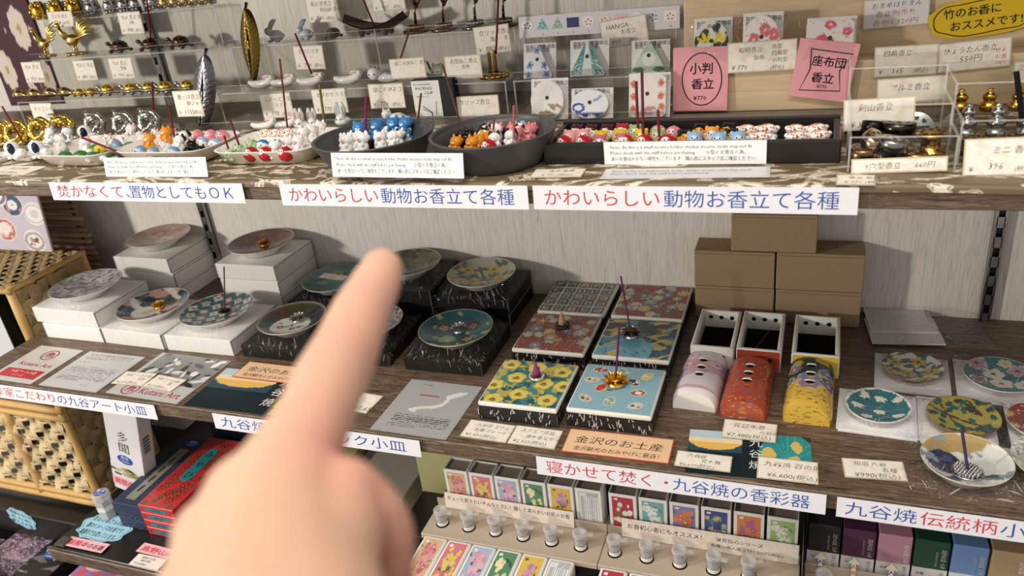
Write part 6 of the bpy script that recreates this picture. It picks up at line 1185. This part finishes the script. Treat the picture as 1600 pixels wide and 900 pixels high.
for i, (c, nm) in enumerate(cols):
    x = 1.0025+.0352*i; w, d, hh = .0325, .03, .064; r = thing('incense_carton', f'{nm} and white upright incense carton with vertical silver lettering', 'incense box', (x, .0705, -.1685), (0, 0, 0), 'two tone incense cartons')
    MB().add(box(0, w, 0, d, 0, hh, .0008, 1), 'carton', c).build('coloured_upper', r)
    f = MB().add(box(-.0004, w+.0004, -.0006, .0008, 0, hh*.4), 'carton', 'e9e6e2'); MF = T(0, -.0011, 0) @ RX(PI/2); f.add(text('SENSE OF', .0062, 0, 0, 0), 'ink', 'cfcbc8' if i not in (2, 5) else 'f2e6ea', M=MF @ T(w*.78, hh*.86, 0) @ RZ(-PI/2)).add(text('WONDER', .0062, 0, 0, 0), 'ink', '9a9692', M=MF @ T(w*.78, hh*.37, 0) @ RZ(-PI/2)).add(text('INCENSE STICKS', .0028, 0, 0, 0), 'ink', 'b9b4b0', M=MF @ T(w*.62, hh*.8, 0) @ RZ(-PI/2)).add(text('沈香', .0042, w*.1, hh*.26, 0), 'ink', '55504c', M=MF).build('white_label_band', r)
    MB().add(grid(lambda u, v: (-.0006+(w+.0012)*u, -.0018+0*u, hh*.98-hh*.96*v), 6, 10), 'film').build('cellophane', r, label='clear cellophane')
r = thing('tester_platform', 'beige board before the black and purple cartons', 'display stand', (1.12, .05, -.178)); MB().add(box(-.1195, .16, -.031, .056, 0, .0082, .001, 1), 'paper', 'b3a491').add(box(-.1195, .16, .0125, .0152, .0084, .022, .0008, 1), 'paper', 'b3a491').build('beige_board', r)
for i, (x, c) in enumerate(((1.0165, '3c50a0'), (1.0505, 'c04848'), (1.0875, '4a4a8c'))):
    w = .0125; mb = MB().add(prism([(w*.28, 0), (w*.72, 0), (w*.72, .024), (w*1.08, .024), (w*.5, .034), (-w*.08, .024), (w*.28, .024)], -.0004, .0002), 'paper', 'f0e6d2').add(stroke([(w*.72, 0), (w*.72, .024), (w*1.08, .024), (w*.5, .034), (-w*.08, .024), (w*.28, .024), (w*.28, 0)], .0004, .0004), 'ink', '5a5048')
    for k, ch in enumerate('人気 '): mb.add(text(ch, .0062, w*.5, .0175-.0085*k, .0005, 'c'), 'ink', c)
    mb.add(text('No.', .0034, w*.5, .0035, .0005, 'c'), 'ink', c); mb.build('arrow_tag', loc=(x-w/2, .0608, -.1692), rot=(PI/2-.05, 0, 0), label=f'cream 人気 arrow tag pointing up at the {["black", "dark purple", "pink"][i]} carton', cat='sign', group='人気 arrow tags')
vial(1.020, .042, zp+.0003, '6a6a68', 'clear tester vial in front of the black carton arrow')
# cartons behind the hand and the yellow green box
r = thing('paper_carton', 'yellow green carton with black clip behind the azalea box', 'box', (.485, .125, ZB+.0004)); MB().add(box(0, .10, 0, .05, 0, .262, .001, 1), 'carton', 'b3b07c').build('carton_body', r); MB().add(box(.030, .050, -.012, -.0004, .205, .235, .002, 2), 'plastic', '141414').build('clip', r, label='black plastic clip')
r = thing('paper_carton', 'long grey beige carton with dark square on its lid, right of the hand', 'box', (.318, .150, ZB+.0004)); MB().add(box(0, .112, 0, .19, 0, .026, .001, 1), 'carton', 'b3aea0').build('carton_base', r); MB().add(box(-.001, .113, -.001, .191, .0265, .050, .001, 1), 'carton', 'a9a598').build('carton_lid', r); MB().add(box(.035, .075, .150, .17, .0503, .0508), 'ink', '1b1a18').build('dark_label', r)
MB().add(box(.235, .312, .16, .34, ZB+.0004, -.232, .001, 1), 'carton', 'a9a868').build('paper_carton', label='olive yellow carton behind the pointing hand', cat='box')
cv = Cv(70, 90, 'dcd9d2'); cv.rect(.08, .06, .92, .6, '9a8a78'); cv.rect(.62, .08, .92, .6, 'b9bcc0'); [cv.rect(.14+.2*(k % 2), .1+.12*(k//2), .28+.2*(k % 2), .17+.12*(k//2), '4a3026') for k in range(8)]; cv.rect(.4, .42, .96, .6, 'e0ddd6'); cv.lines(.08, .66, .92, .96, 5, '3c3a38', 3)
p = A(634, 826, ZB); MB_ = MB().add(box(0, .052, 0, .098, 0, .0006), 'gloss_paper', 'dcd9d2'); rectface(MB_, cv, .0005, .0515, .0005, .0975, .0009); MB_.build('leaflet_card', loc=(p[0], p[1]-.006, ZB+.0004), rot=(0, 0, .02), label='leaflet with brown blocks photo lying beside the long grey carton', cat='card')
cv = Cv(50, 70, 'e9e8e6'); cv.lines(.2, .06, .92, .9, 8, '3c3a3a', 9); p = A(612, 905, ZB); MB_ = MB().add(box(0, .055, 0, .085, 0, .0006), 'gloss_paper', 'e9e8e6'); rectface(MB_, cv, .0005, .0545, .0005, .0845, .0009); MB_.build('leaflet_card', loc=(p[0], p[1], ZB+.0004), label='white text leaflet below the photo leaflet beside the thumb', cat='card')

# ================================================================== LOWER SHELF, LEFT
r = thing('incense_carton', 'white leaning carton marked 多聞 with blue sample oval', 'incense box', (-.112, .104, -.2805+.0006), (0, math.radians(15), 0)); w, hh, d = .069, .185, .028
MB().add(box(0, w, 0, d, 0, hh, .0008, 1), 'carton', 'e6e5e4').build('carton_body', r)
f = MB(); cv = Cv(50, 44, 'e6e5e4')
for k in range(26): x, y = RNG.uniform(0, 1), RNG.uniform(.25, .9); cv.put((np.hypot((cv.x-x)/.12, (cv.y-y)/.1) < 1) & (cv.y > .3+.12*np.sin(cv.x*9)), random.choice(['b9ac86', '8f875f', '3f402c', 'cfc4a0', '6a683f']))
face(f, cv, lambda u, v: (w*u, -.0003+0*u, .062-.030*v), 'gloss_paper', False); f.add(box(0, w, -.0006, -.0001, .0105, .030), 'paper', 'f0b4bc').add(text('銀閣寺', .0145, w*.06, .0155, -.0, 'l', w*.56), 'ink', 'c83a48', M=T(0, -.0009, 0) @ RX(PI/2)).add(text('のお香', .0125, w*.64, .0155, 0, 'l', w*.34), 'ink', '3a2c34', M=T(0, -.0009, 0) @ RX(PI/2))
for ch, z in (('多', .118), ('聞', .094)): f.add(text(ch, .024, w*.47, z, 0, 'c', None, .01), 'ink', '2c2c2e', M=T(0, -.0006, 0) @ RX(PI/2))
el = [(w*.47+.0155*math.cos(t), .076+.0098*math.sin(t)) for t in np.linspace(0, 2*PI, 33)[:-1]]; f.add(flat(el), 'gloss_paper', '2c58b0', M=T(0, -.0006, 0) @ RX(PI/2)).add(text('見本', .0085, w*.47, .0775, 0, 'c'), 'ink', 'f0f0f2', M=T(0, -.0009, 0) @ RX(PI/2)).add(text('SAMPLE', .005, w*.47, .0705, 0, 'c'), 'ink', 'f0f0f2', M=T(0, -.0009, 0) @ RX(PI/2)).build('printed_front', r)
f = MB(); [f.add(flat([(.006, z), (.020, z), (.020, z+.0012*(1+k % 2)), (.006, z+.0012*(1+k % 2))]), 'ink', '3c3c3e', M=T(w+.0003, 0, 0) @ RZ(PI/2) @ RX(PI/2)) for k, z in enumerate(np.arange(.098, .135, .0034))]; f.build('barcode', r)
def sticker(mb, cx, cy, rx, ry, z):
    mb.add(flat([(cx+rx*math.cos(t), cy+ry*math.sin(t)) for t in np.linspace(0, 2*PI, 29)[:-1]], z), 'gloss_paper', '2c50a8').add(text('見本', ry*1.0, cx, cy+ry*.02, z+.0003, 'c'), 'ink', 'f2f2f4').add(text('SAMPLE', ry*.52, cx, cy-ry*.66, z+.0003, 'c'), 'ink', 'f2f2f4')
NVY = '2b3550'
def sparkbox(x0, x1, y0, y1, z0, z1, label, nm='incense_box'):
    mb = MB().add(box(x0, x1, y0, y1, z0, z1, .0008, 1), 'carton', NVY); q = np.random.default_rng(int(abs(x0)*999)); M = RX(PI/2)
    for k in range(70): x, z, s = q.uniform(x0+.001, x1-.001), q.uniform(z0+.001, z1-.001), q.uniform(.0002, .0006); mb.add(flat([(x-s, z-s), (x+s, z-s), (x+s, z+s), (x-s, z+s)]), 'gold', 'c9c4b4', M=T(0, y0-.0002, 0) @ M)
    return mb.build(nm, label=label, cat='incense box', group='navy speckled boxes')
x0, x1, zz = -.038, .020, ZB+.0004
sparkbox(x0, x1, .040, .205, zz, zz+.0175, 'navy speckled box at the bottom under the navy box with window'); sparkbox(x0, x1, .040, .205, zz+.0178, zz+.034, 'navy speckled box second from the bottom under the navy window box')
r = thing('incense_box', 'long navy box with clear window strip and blue sample sticker', 'incense box', (x0, .038, zz+.0345)); mb = MB().add(box(0, .059, 0, .17, 0, .0185, .001, 1), 'carton', '313a52'); sticker(mb, .03, .158, .014, .008, .0190); mb.build('box_body', r); MB().add(box(.018, .038, .012, .142, .0187, .0192), 'gloss_paper', '8a8478').build('window_strip', r, label='grey window strip'); mb = MB(); [mb.add(tube([(.026+.001*(k % 2), .03+.024*k, .0196), (.028, .045+.024*k, .0198)], .0011, 5), 'ink', '3a3630') for k in range(4)]; mb.build('ink_writing', r)
for i in range(3): sparkbox(.0+.058*i, .057+.058*i, .235, .345, zz, zz+.032, f'navy speckled box in the back row, lower layer, {["nearest the white carton", "second", "third, behind the red boxes"][i]}'); sparkbox(.0+.058*i, .057+.058*i, .235, .345, zz+.0325, zz+.062, f'navy speckled box in the back row, upper layer, {["nearest the white carton", "second", "third, behind the red boxes"][i]}')
def swirl(mb, cx, cy, r, z, c):
    pts = [(cx+r*(1-t/9.5)*math.cos(t), cy+r*(1-t/9.5)*math.sin(t)) for t in np.linspace(0, 8.6, 30)]; mb.add(stroke(pts, r*.11, z), 'ink', c)
for k in range(4):
    w, d, hh = .070, .175, .0150; mb = MB().add(box(0, w, 0, d, 0, hh, .0008, 1), 'gloss_paper', 'c4343a'); MF = T(0, -.0003, 0) @ RX(PI/2)
    mb.add(flat([(.014, .004), (.054, .004), (.056, .011), (.012, .011)]), 'gloss_paper', '2a7f86', M=MF).add(text('みやび', .006, .034, .005, .0002, 'c'), 'ink', '143a40', M=MF)
    for x in (.007, .062): swirl(mb, x, .0075, .0055, 0, '8a5a2c') if False else mb.add(stroke([(x+.005*(1-t/9)*math.cos(t), .0075+.005*(1-t/9)*math.sin(t)) for t in np.linspace(0, 8, 22)], .0006), 'ink', '6a4a24', M=MF)
    if k == 3:
        q = np.random.default_rng(3); pts = [(q.uniform(.008, .062), q.uniform(.008, .167)) for _ in range(46)]
        cvr = Cv(40, 96, 'c4343a'); cvr.blob(5, 16, .75, '6a5a34'); rectface(mb, cvr, .0005, w-.0005, .0005, d-.0005, hh+.0002)
        for x, y in pts:
            if not (.02 < x < .05 and .06 < y < .15): swirl(mb, x, y, .0085, hh+.0005, '6f3a22')
        lab = [(.035+.011*math.copysign(abs(math.cos(t))**.4, math.cos(t)), .105+.042*math.copysign(abs(math.sin(t))**.5, math.sin(t))) for t in np.linspace(0, 2*PI, 29)[:-1]]; mb.add(flat(lab, hh+.0008), 'gloss_paper', '2f8f94')
        for j, ch in enumerate('みやび'): mb.add(text(ch, .018, .035, .124-.026*j, hh+.001, 'c'), 'ink', '123c44')
    mb.build('incense_box', loc=(x1+.0015, .036, zz+k*.0153), label=f'red swirl patterned box with teal label, {["bottom of its stack", "second from the bottom", "third from the bottom", "topmost of its stack"][k]}', cat='incense box', group='red swirl patterned boxes')
c = A(166, 812, ZB); r = thing('sample_jar', 'hexagonal clear sample jar with blue sticker on its lid', 'jar', (c[0], c[1]+.008, ZB+.0005), (0, 0, .2))
MB().add(lathe([(0, 0), (.0125, 0), (.0132, .002), (.0135, .038), (.0120, .038), (.0115, .003), (0, .0025)], 6), 'frosted').build('jar_body', r); mb = MB().add(lathe([(.0, .0385), (.0138, .0385), (.0142, .040), (.0140, .049), (.012, .0505), (0, .0505)], 8), 'frosted').build('jar_lid', r); mb = MB(); sticker(mb, 0, 0, .0105, .0085, .0508); mb.build('lid_sticker', r, label='blue 見本 sticker'); MB().add(lathe([(.01335, .018), (.0136, .018+.009)], 6), 'paper', 'dfddd8').build('paper_label', r); MB().add(lathe([(0, .003), (.0108, .003), (.0108, .016), (0, .0165)], 6), 'incense', '7d8486').build('incense_chips', r)
def cloudnote(cpx, wpx, hpx, lines, label, z, rz, **pl):
    w, h = wpx, hpx; mb = MB(); P = [(w*(.5+(.46+.03*math.sin(9*t))*math.copysign(abs(math.cos(t))**.8, math.cos(t))), h*(.5+(.46+.03*math.cos(9*t))*math.copysign(abs(math.sin(t))**.8, math.sin(t)))) for t in np.linspace(0, 2*PI, 73)[:-1]]
    mb.add(prism(P, -.0005, 0), 'paper', '9fd0e4').add(stroke([(w/2+(x-w/2)*.92, h/2+(y-h/2)*.9) for x, y in P+P[:1]], .0006, .0003), 'ink', '3c4a5c')
    for k, s in enumerate(lines): mb.add(text(s, h*.2, w*.5, h*(.66-.24*k), .0003, 'c', w*.7), 'ink', '34302f')
    mb.build('paper_note', label=label, cat='note', group='pale blue cloud notes', **pl)
a, b = A(104, 840, ZB), A(186, 858, ZB); rz = math.atan2(b[1]-a[1], b[0]-a[0]); cloudnote(0, .108, .062, ['お坊の前さんの庭の', '趣のイメージのお香です', '銀閣寺でも焚いています。'], 'pale blue cloud note lying beside the navy boxes', 0, 0, loc=(a[0]-.004, a[1]+.002, ZB+.0012), rot=(0, 0, 0))
w, h, pl = lying((97, 851), (158, 864), (106, 840), ZB+.0035); card(w, h+.004, [('銀閣寺', .05, .22, .62, 'c83a48', .5), ('のお香', .56, .22, .58, '3a2c34', .4)], 'paper', 'f0b8c0', thin=-.01, shear=0).build('name_card', label='pink 銀閣寺のお香 card at the front of the cloud note', cat='card', group='pink name cards', **pl)
w, h, pl = lying((212, 861), (288, 880), (221, 850), ZB+.0018); card(w, h+.004, [('高野山', .05, .22, .62, 'c83a48', .5), ('のお香', .56, .22, .58, '3a2c34', .4)], 'paper', 'f0b8c0', thin=-.01, shear=0).build('name_card', label='pink 高野山の card in front of the red boxes', cat='card', group='pink name cards', **pl)
w, h, pl = lying((201, 881), (246, 891), (214, 864), ZB+.0012); card(w, h, [('高野山のお香', .2, .68, .2), ('徳用 塗香', .24, .42, .2), ('¥1,320(税込)', .12, .12, .2)], 'paper', 'ece6da', thin=0).build('price_card', label='white price card of ¥1,320 below the pink 高野山の card', cat='price card', **pl)
MB().add(box(-.118, -.098, -.024, -.006, ZB+.0003, ZB+.006, .001, 1), 'paper', '4a4a3c').build('card_clip', label='small grey green block at the front corner of the black board', cat='block')

# ================================================================== BAMBOO RACK
BAM = 'c9a366'
rk = thing('bamboo_rack', 'tall bamboo rack with woven leaf panels at the left', 'rack', (-.205, .132, -.372))
def RB(pts, r, name='bamboo_bar'):
    V = [np.array(p)-np.array((-.205, .132, -.372)) for p in pts]; n = 9; P = [V[0]+(V[-1]-V[0])*i/(n-1) for i in range(n)]; MB().add(tube(P, [r*(1.08 if i % 3 == 1 else 1) for i in range(n)], 12), 'bamboo', BAM, True).build(name, rk)
zt_ = .079
for x, y in ((-.205, .132), (-.205, .275), (-.56, .132), (-.56, .275)): RB([(x, y, -.372), (x, y, zt_+.004)], .0072, 'post')
RB([(-.348, .130, -.36), (-.352, .130, -.170)], .0078, 'post')
for z, r in ((-.357, .0068), (-.343, .006), (-.168, .0062), (-.152, .006), (zt_, .0045)): RB([(-.57, .128, z), (-.198, .128, z)], r)
for z in (-.357, -.16, zt_): RB([(-.205, .125, z), (-.205, .282, z)], .0055)
def weave(P, nu, nv, wu, wv, amp, col, seed):
    """two families of leaf strips going over and under each other; P(u,v,h) places them"""
    mb = MB(); q = np.random.default_rng(seed); K = 5
    for fam, (na, nb, wd) in enumerate(((nu, nv, wu), (nv, nu, wv))):
        for i in range(na):
            c = (i+.5)/na; steps = nb*6; V, F = [], []; tw = q.uniform(-.3, .3)
            for s in range(steps+1):
                t = s/steps; ph = t*nb*PI+(i % 2)*PI+(fam*PI); hgt = amp*math.cos(ph-PI/2*0); ww = wd/na*(.5+.06*math.sin(t*nb*2*PI+i)+.03*q.normal())
                for k in range(K):
                    o = (k/(K-1)-.5)*2; a = c+o*ww+.004*math.sin(t*17+i); hh = hgt+amp*.5*(1-o*o)+amp*.25*math.sin(o*5+i+t*9)
                    V.append(P(a, t, hh) if fam == 0 else P(t, a, hh))
            for s in range(steps):
                for k in range(K-1): F.append((s*K+k, s*K+k+1, (s+1)*K+k+1, (s+1)*K+k))
            base = np.array(lin(col))*q.uniform(.82, 1.12); mb.add((np.array(V), F), 'leaf', np.broadcast_to(base, (len(V), 3)), True)
    return mb
O_ = np.array((-.205, .132, -.372))
weave(lambda u, v, h: np.array((-.555+.35*u, .124+.150*v, zt_+.004+h))-O_, 22, 9, .86, .8, .0022, 'c2a878', 1).build('woven_top', rk)
weave(lambda u, v, h: np.array((-.200+h, .136+.138*u, -.345+.42*v))-O_, 7, 20, .94, .9, .0020, 'a98f66', 2).build('woven_side', rk)
weave(lambda u, v, h: np.array((-.555+.345*u, .130-h, -.337+.165*v))-O_, 14, 8, .70, .22, .0040, 'cbb68c', 3).build('woven_front', rk)
MB().add(box(-.552-O_[0], -.212-O_[0], .262-O_[1], .270-O_[1], -.35-O_[2], .06-O_[2]), 'leaf', '2a221a').build('back_panel', rk)
MB().add(box(-.552-O_[0], -.212-O_[0], .142-O_[1], .262-O_[1], -.164-O_[2], -.156-O_[2]), 'bamboo', '8a6c44').build('middle_board', rk)
c = AY(24, 548, .146); MB().add(box(-.45, c[0], .147, .24, -.1545, .055, .001, 1), 'carton', '121211').add(box(-.449, c[0]-.001, .1462, .1471, -.153, .054), 'carton', 'c9cbcd').build('display_box', label='black box with pale grey front standing inside the bamboo rack', cat='box')
# picture board of plates, leaning on the rack top
cv = Cv(90, 80, 'cfc6d4')
for x, y, k in ((.62, .24, 0), (.9, .38, 1), (.42, .66, 2), (.8, .84, 3), (.42, .08, 4), (.15, .3, 1), (.14, .8, 0)):
    cv.ell(x, y, .15, .17, 'f0eeee')
    if k == 0: cv.ell(x, y, .138, .158, '3f5a78'); cv.blob(5, 20, .5, 'b98f98', np.hypot((cv.x-x)/.138, (cv.y-y)/cv.asp/.158) < 1); cv.ell(x, y, .07, .075, 'eeecec'); cv.ell(x, y, .012, c='5a6a7a')
    if k == 2: cv.ell(x, y, .138, .158, 'c46a62'); cv.speck(4, 50, .02, 'e8c4bc', (x-.1, y-.12, x+.1, y+.12)); cv.flower(x-.02, y-.02, .1, 'eee4e0', 5)
    if k == 3: cv.ring(x, y, .10, .14, 'b9a8b0'); cv.speck(6, 16, .014, '7a5a4c', (x-.06, y-.06, x+.06, y+.06)); cv.line(x-.05, y, x+.05, y+.02, .02, 'a05a34')
    if k == 1: cv.ring(x, y, .12, .14, 'd0c0c8'); cv.ell(x, y, .06, c='dcd4d8')
    if k == 4: cv.ring(x, y, .09, .14, '8a7a9a')
zp_ = zt_+.0125; a = A(85, 392, zp_); top = AY(70, 297, a[1]+.012); hh = float(top[2]-zp_); w = .17; mb = MB().add(box(0, w, 0, hh, -.003, 0), 'gloss_paper', 'cfc6d4'); rectface(mb, cv, .0005, w-.0005, .0005, hh-.0005, .0003)
mb.build('picture_board', loc=(a[0]-w, a[1]-.004, zp_), rot=(PI/2-.12, 0, 0), label='picture board showing painted plates leaning on the bamboo rack', cat='picture')
tw = thing('twig_screen', 'screen of stacked brown twigs behind the picture board', 'screen', (-.42, .335, -.06)); k = 0
for z in np.arange(.006, .27, .0118):
    q = random.uniform(-.008, .008); x1_ = .178-.0*z+q; MB().add(tube([(-.2, random.uniform(-.002, .002), z), (0, random.uniform(-.002, .002), z+.001), (x1_, random.uniform(-.002, .002), z+random.uniform(-.002, .002))], [.0045, .0048, random.uniform(.0038, .005)], 9), 'bamboo', random.choice(['a88a6c', '9a7d64', 'b39474', '8a705a']), True).build('twig', tw)
for x in (-.1, .05, .15): MB().add(box(x-.004, x+.004, .0052, .009, 0, .27, .001, 1), 'bamboo', '4a3a2c').build('upright_slat', tw)
# low bench and boxes at the lower left
MB().add(box(-.75, -.135, .085, D-.003, -.43, -.3735, .002, 1), 'lacquer', '161514').build('bench', label='low black bench under the bamboo rack', cat='bench')
MB().add(box(-.95, .62, -.42, D-.003, -.522, -.50, .002, 1), 'lacquer', '1f1d1c').build('display_shelf', label='black bottom shelf at the lower left corner', cat='shelf')
cv = Cv(110, 90, '5c4c5a'); cv.blob(7, 14, .4, '8a7484'); cv.speck(3, 420, .010, 'd4c4c8'); cv.speck(5, 240, .009, '3a2c3a'); cv.speck(8, 90, .012, 'b08a9c')
p = A(112, 822, -.43); 
for k, (x0_, x1_, y0_, lab) in enumerate(((-.62, -.425, .0, 'dark mauve blossom patterned box at the picture edge'), (-.42, -.322, .062, 'dark mauve blossom patterned box beside the black sample box'))):
    w = x1_-x0_; d = .10; mb = MB().add(box(0, w, 0, d, 0, .062, .001, 1), 'gloss_paper', '5c4c5a'); rectface(mb, cv, .0005, w-.0005, .0005, d-.0005, .0623); face(mb, cv, lambda u, v: (w*u, -.0003+0*u, .061-.06*v), 'gloss_paper', False); mb.build('incense_box', loc=(x0_, y0_-.03, -.4995), label=lab, cat='incense box', group='mauve blossom boxes')
for k, (x0_, x1_, y0_, lab) in enumerate(((-.62, -.43, -.155, 'dark mauve blossom patterned box in front at the picture edge'), (-.425, -.305, -.165, 'dark mauve blossom patterned box in front beside the black sample box'))):
    w = x1_-x0_; d = .10; mb = MB().add(box(0, w, 0, d, 0, .062, .001, 1), 'gloss_paper', '5c4c5a'); rectface(mb, cv, .0005, w-.0005, .0005, d-.0005, .0623); face(mb, cv, lambda u, v: (w*u, -.0003+0*u, .061-.06*v), 'gloss_paper', False); mb.build('incense_box', loc=(x0_, y0_, -.4995), label=lab, cat='incense box', group='mauve blossom boxes')
c = A(70, 872, -.43); r = thing('incense_box', 'black box with white brush marks and blue sample sticker at lower left', 'incense box', (c[0]-.03, c[1]-.045, -.4995)); mb = MB().add(box(0, .075, 0, .075, 0, .068, .001, 1), 'carton', '161516'); cvb = Cv(50, 50, '161516'); cvb.blob(4, 10, .3, 'cfc9c4', cvb.y < .6); cvb.blob(9, 12, .6, '6a6260', cvb.y < .7); rectface(mb, cvb, .001, .074, .001, .074, .0682); sticker(mb, .034, .056, .016, .011, .0688); mb.add(text('HIBACO', .006, .004, .008, .0686), 'ink', 'c9c6c4').add(text('ひばこ', .012, .012, .03, 0), 'ink', 'd9d6d2', M=T(0, -.0004, 0) @ RX(PI/2)); mb.build('box_body', r)
c = A(150, 893, -.43); cvp = Cv(60, 40, 'a07ab0'); cvp.blob(3, 7, .2, 'd0606c'); cvp.blob(6, 8, .4, 'c4a4d4'); cvp.blob(9, 9, .7, 'e4c4dc'); mb = MB().add(box(0, .11, 0, .08, 0, .068, .001, 1), 'gloss_paper', 'a07ab0'); rectface(mb, cvp, .0005, .1095, .0005, .0795, .0684); mb.build('incense_box', loc=(c[0]-.045, c[1]-.06, -.4995), label='pink and violet watercolour box under the lower shelf edge', cat='incense box')
c = AY(24, 803, .078); cloudnote(0, .072, .046, ['部屋の匂いを', '消したい時に', '使えるお香'], 'pale blue cloud note hanging on the black bench at lower left', 0, 0, loc=(c[0]-.04, .0835, c[2]-.030), rot=(PI/2, 0.25, 0))
# ================================================================== THE POINTING HAND
def hand():
    J = {}
    def pt(px, py, dep, rpx): return np.array(AD(px, py, dep)), rpx*dep/F_PX
    W_ = (430, 1010, .135, 190); arm = (520, 1900, .11, 330)
    chains = [
        [(597, 421, .238, 34), (586, 447, .234, 40), (562, 492, .222, 47), (541, 545, .210, 53), (513, 600, .195, 60), (488, 660, .180, 62), (462, 725, .168, 70)],
        [(462, 725, .168, 70), (440, 830, .155, 110), W_],
        [(388, 776, .170, 70), (405, 860, .158, 105), W_],
        [(336, 838, .170, 66), (375, 920, .156, 105), W_],
        [(308, 915, .168, 60), (350, 980, .152, 100), W_],
        [(540, 768, .163, 55), (520, 830, .155, 80), (480, 900, .145, 110), W_],
        [(540, 770, .163, 58), (578, 800, .164, 53), (599, 832, .166, 50), (606, 868, .170, 46), (600, 915, .176, 46), (590, 945, .180, 38)],
        # middle, ring and little finger, curled away from the viewer under the palm
        [(388, 776, .170, 66), (425, 800, .200, 58), (455, 850, .222, 60), (490, 880, .205, 54), (480, 905, .185, 50)],
        [(345, 842, .170, 62), (375, 880, .200, 58), (410, 930, .220, 60), (450, 950, .203, 54), (440, 965, .182, 50)],
        [(308, 915, .168, 56), (335, 950, .195, 52), (370, 1000, .212, 52), (410, 1010, .196, 48), (405, 1020, .18, 46)],
        [(462, 725, .168, 70), (388, 776, .168, 70)], [(388, 776, .168, 70), (345, 842, .168, 66), (308, 915, .166, 62)],
        [(488, 660, .180, 60), (388, 776, .172, 60)],
        [W_, (470, 1300, .12, 230), arm]]
    m = MB()
    for ch in chains:
        for a, b in zip(ch[:-1], ch[1:]):
            pa, ra = pt(*a); pb, rb = pt(*b); n = max(3, int(np.linalg.norm(pb-pa)/.0028))
            for t in np.linspace(0, 1, n): m.add(sph(pa*(1-t)+pb*t, ra*(1-t)+rb*t, 18, 11), 'skin', 'e3b69e')
    me = m.mesh('hand_raw'); o = bpy.data.objects.new('hand_raw', me); COL.objects.link(o)
    md = o.modifiers.new('r', 'REMESH'); md.mode = 'VOXEL'; md.voxel_size = .0011; md = o.modifiers.new('s', 'SMOOTH'); md.factor = .5; md.iterations = 14
    dg = bpy.context.evaluated_depsgraph_get(); me2 = bpy.data.meshes.new_from_object(o.evaluated_get(dg)); bpy.data.objects.remove(o)
    n = len(me2.vertices); V = np.empty(n*3); me2.vertices.foreach_get('co', V); V = V.reshape(-1, 3)
    base = np.array(lin('d0a78d')); C = np.tile(base, (n, 1)); 
    def tint(px, py, dep, rad, col, k):
        nonlocal C
        d = np.linalg.norm(V-AD(px, py, dep), axis=1); w = np.clip(1-d/rad, 0, 1)**1.2*k; C = C*(1-w[:, None])+np.array(lin(col))*w[:, None]
    tint(622, 470, .225, .022, 'd9948c', .5); tint(585, 560, .205, .024, 'd9948c', .5); tint(545, 690, .17, .024, 'd48a82', .55); tint(520, 760, .160, .02, 'd48a82', .5); tint(630, 890, .172, .020, 'cc7676', .7); tint(600, 800, .160, .012, 'd9a08e', .5)
    tint(330, 800, .150, .030, 'd9b090', .5); tint(560, 510, .205, .012, 'd2a184', .5)
    # shade of the skin creases, painted as slight darker lines over thumb and finger joints
    for (p, q, dep, k) in (((590, 828), (648, 826), .163, .5), ((566, 790), (596, 850), .160, .5), ((520, 560), (590, 548), .2, .25)):
        A0, B0 = AD(*p, dep), AD(*q, dep); ab = B0-A0; t = np.clip(((V-A0) @ ab)/(ab @ ab), 0, 1); d = np.linalg.norm(V-(A0+t[:, None]*ab), axis=1); w = np.clip(1-d/.006, 0, 1)*k*.5; C = C*(1-w[:, None])+np.array(lin('a5675a'))*w[:, None]
    for (p, q, dep, k) in (((548, 706), (572, 770), .168, .6), ((572, 770), (588, 835), .162, .6), ((588, 835), (575, 900), .160, .5)):  # shade in the fold between thumb and palm, tinted into the skin
        A0, B0 = AD(*p, dep), AD(*q, dep); ab = B0-A0; t = np.clip(((V-A0) @ ab)/(ab @ ab), 0, 1); dd = np.linalg.norm(V-(A0+t[:, None]*ab), axis=1); w = np.clip(1-dd/.007, 0, 1)*k; C = C*(1-w[:, None])+np.array(lin('a9655c'))*w[:, None]
    at = me2.color_attributes.new('Col', 'FLOAT_COLOR', 'POINT'); CC = np.ones((n, 4)); CC[:, :3] = C; at.data.foreach_set('color', CC.ravel())
    me2.materials.clear(); me2.materials.append(MATS['skin']); me2.polygons.foreach_set('use_smooth', [True]*len(me2.polygons)); me2.name = 'hand'
    h = link('person', me2, label='bare left hand pointing at the plates with outstretched index finger', cat='person')
    def nail(px, py, dep, npx, npy, ndep, L, Wd, nm):
        c = np.array(AD(px, py, dep)); fwd = Vector(np.array(AD(npx, npy, ndep))-c).normalized(); up = Vector(CAM-c).normalized(); up = (up-fwd*up.dot(fwd)).normalized(); sd = fwd.cross(up)
        R = Matrix((sd, fwd, up)).transposed().to_4x4(); m = MB(); m.add(grid(lambda u, v: ((u-.5)*Wd*(1-.25*np.abs(v-.5)), (v-.5)*L, -.9*((u-.5)*Wd)**2/Wd*1.6), 9, 9), 'glaze', 'e8b8aa', True, M=Matrix.Translation(c) @ R); m.build('fingernail', h, label='pale pink fingernail')
    nail(591, 418, .2312, 601, 392, .2385, .0105, .0100, 'index')
hand()
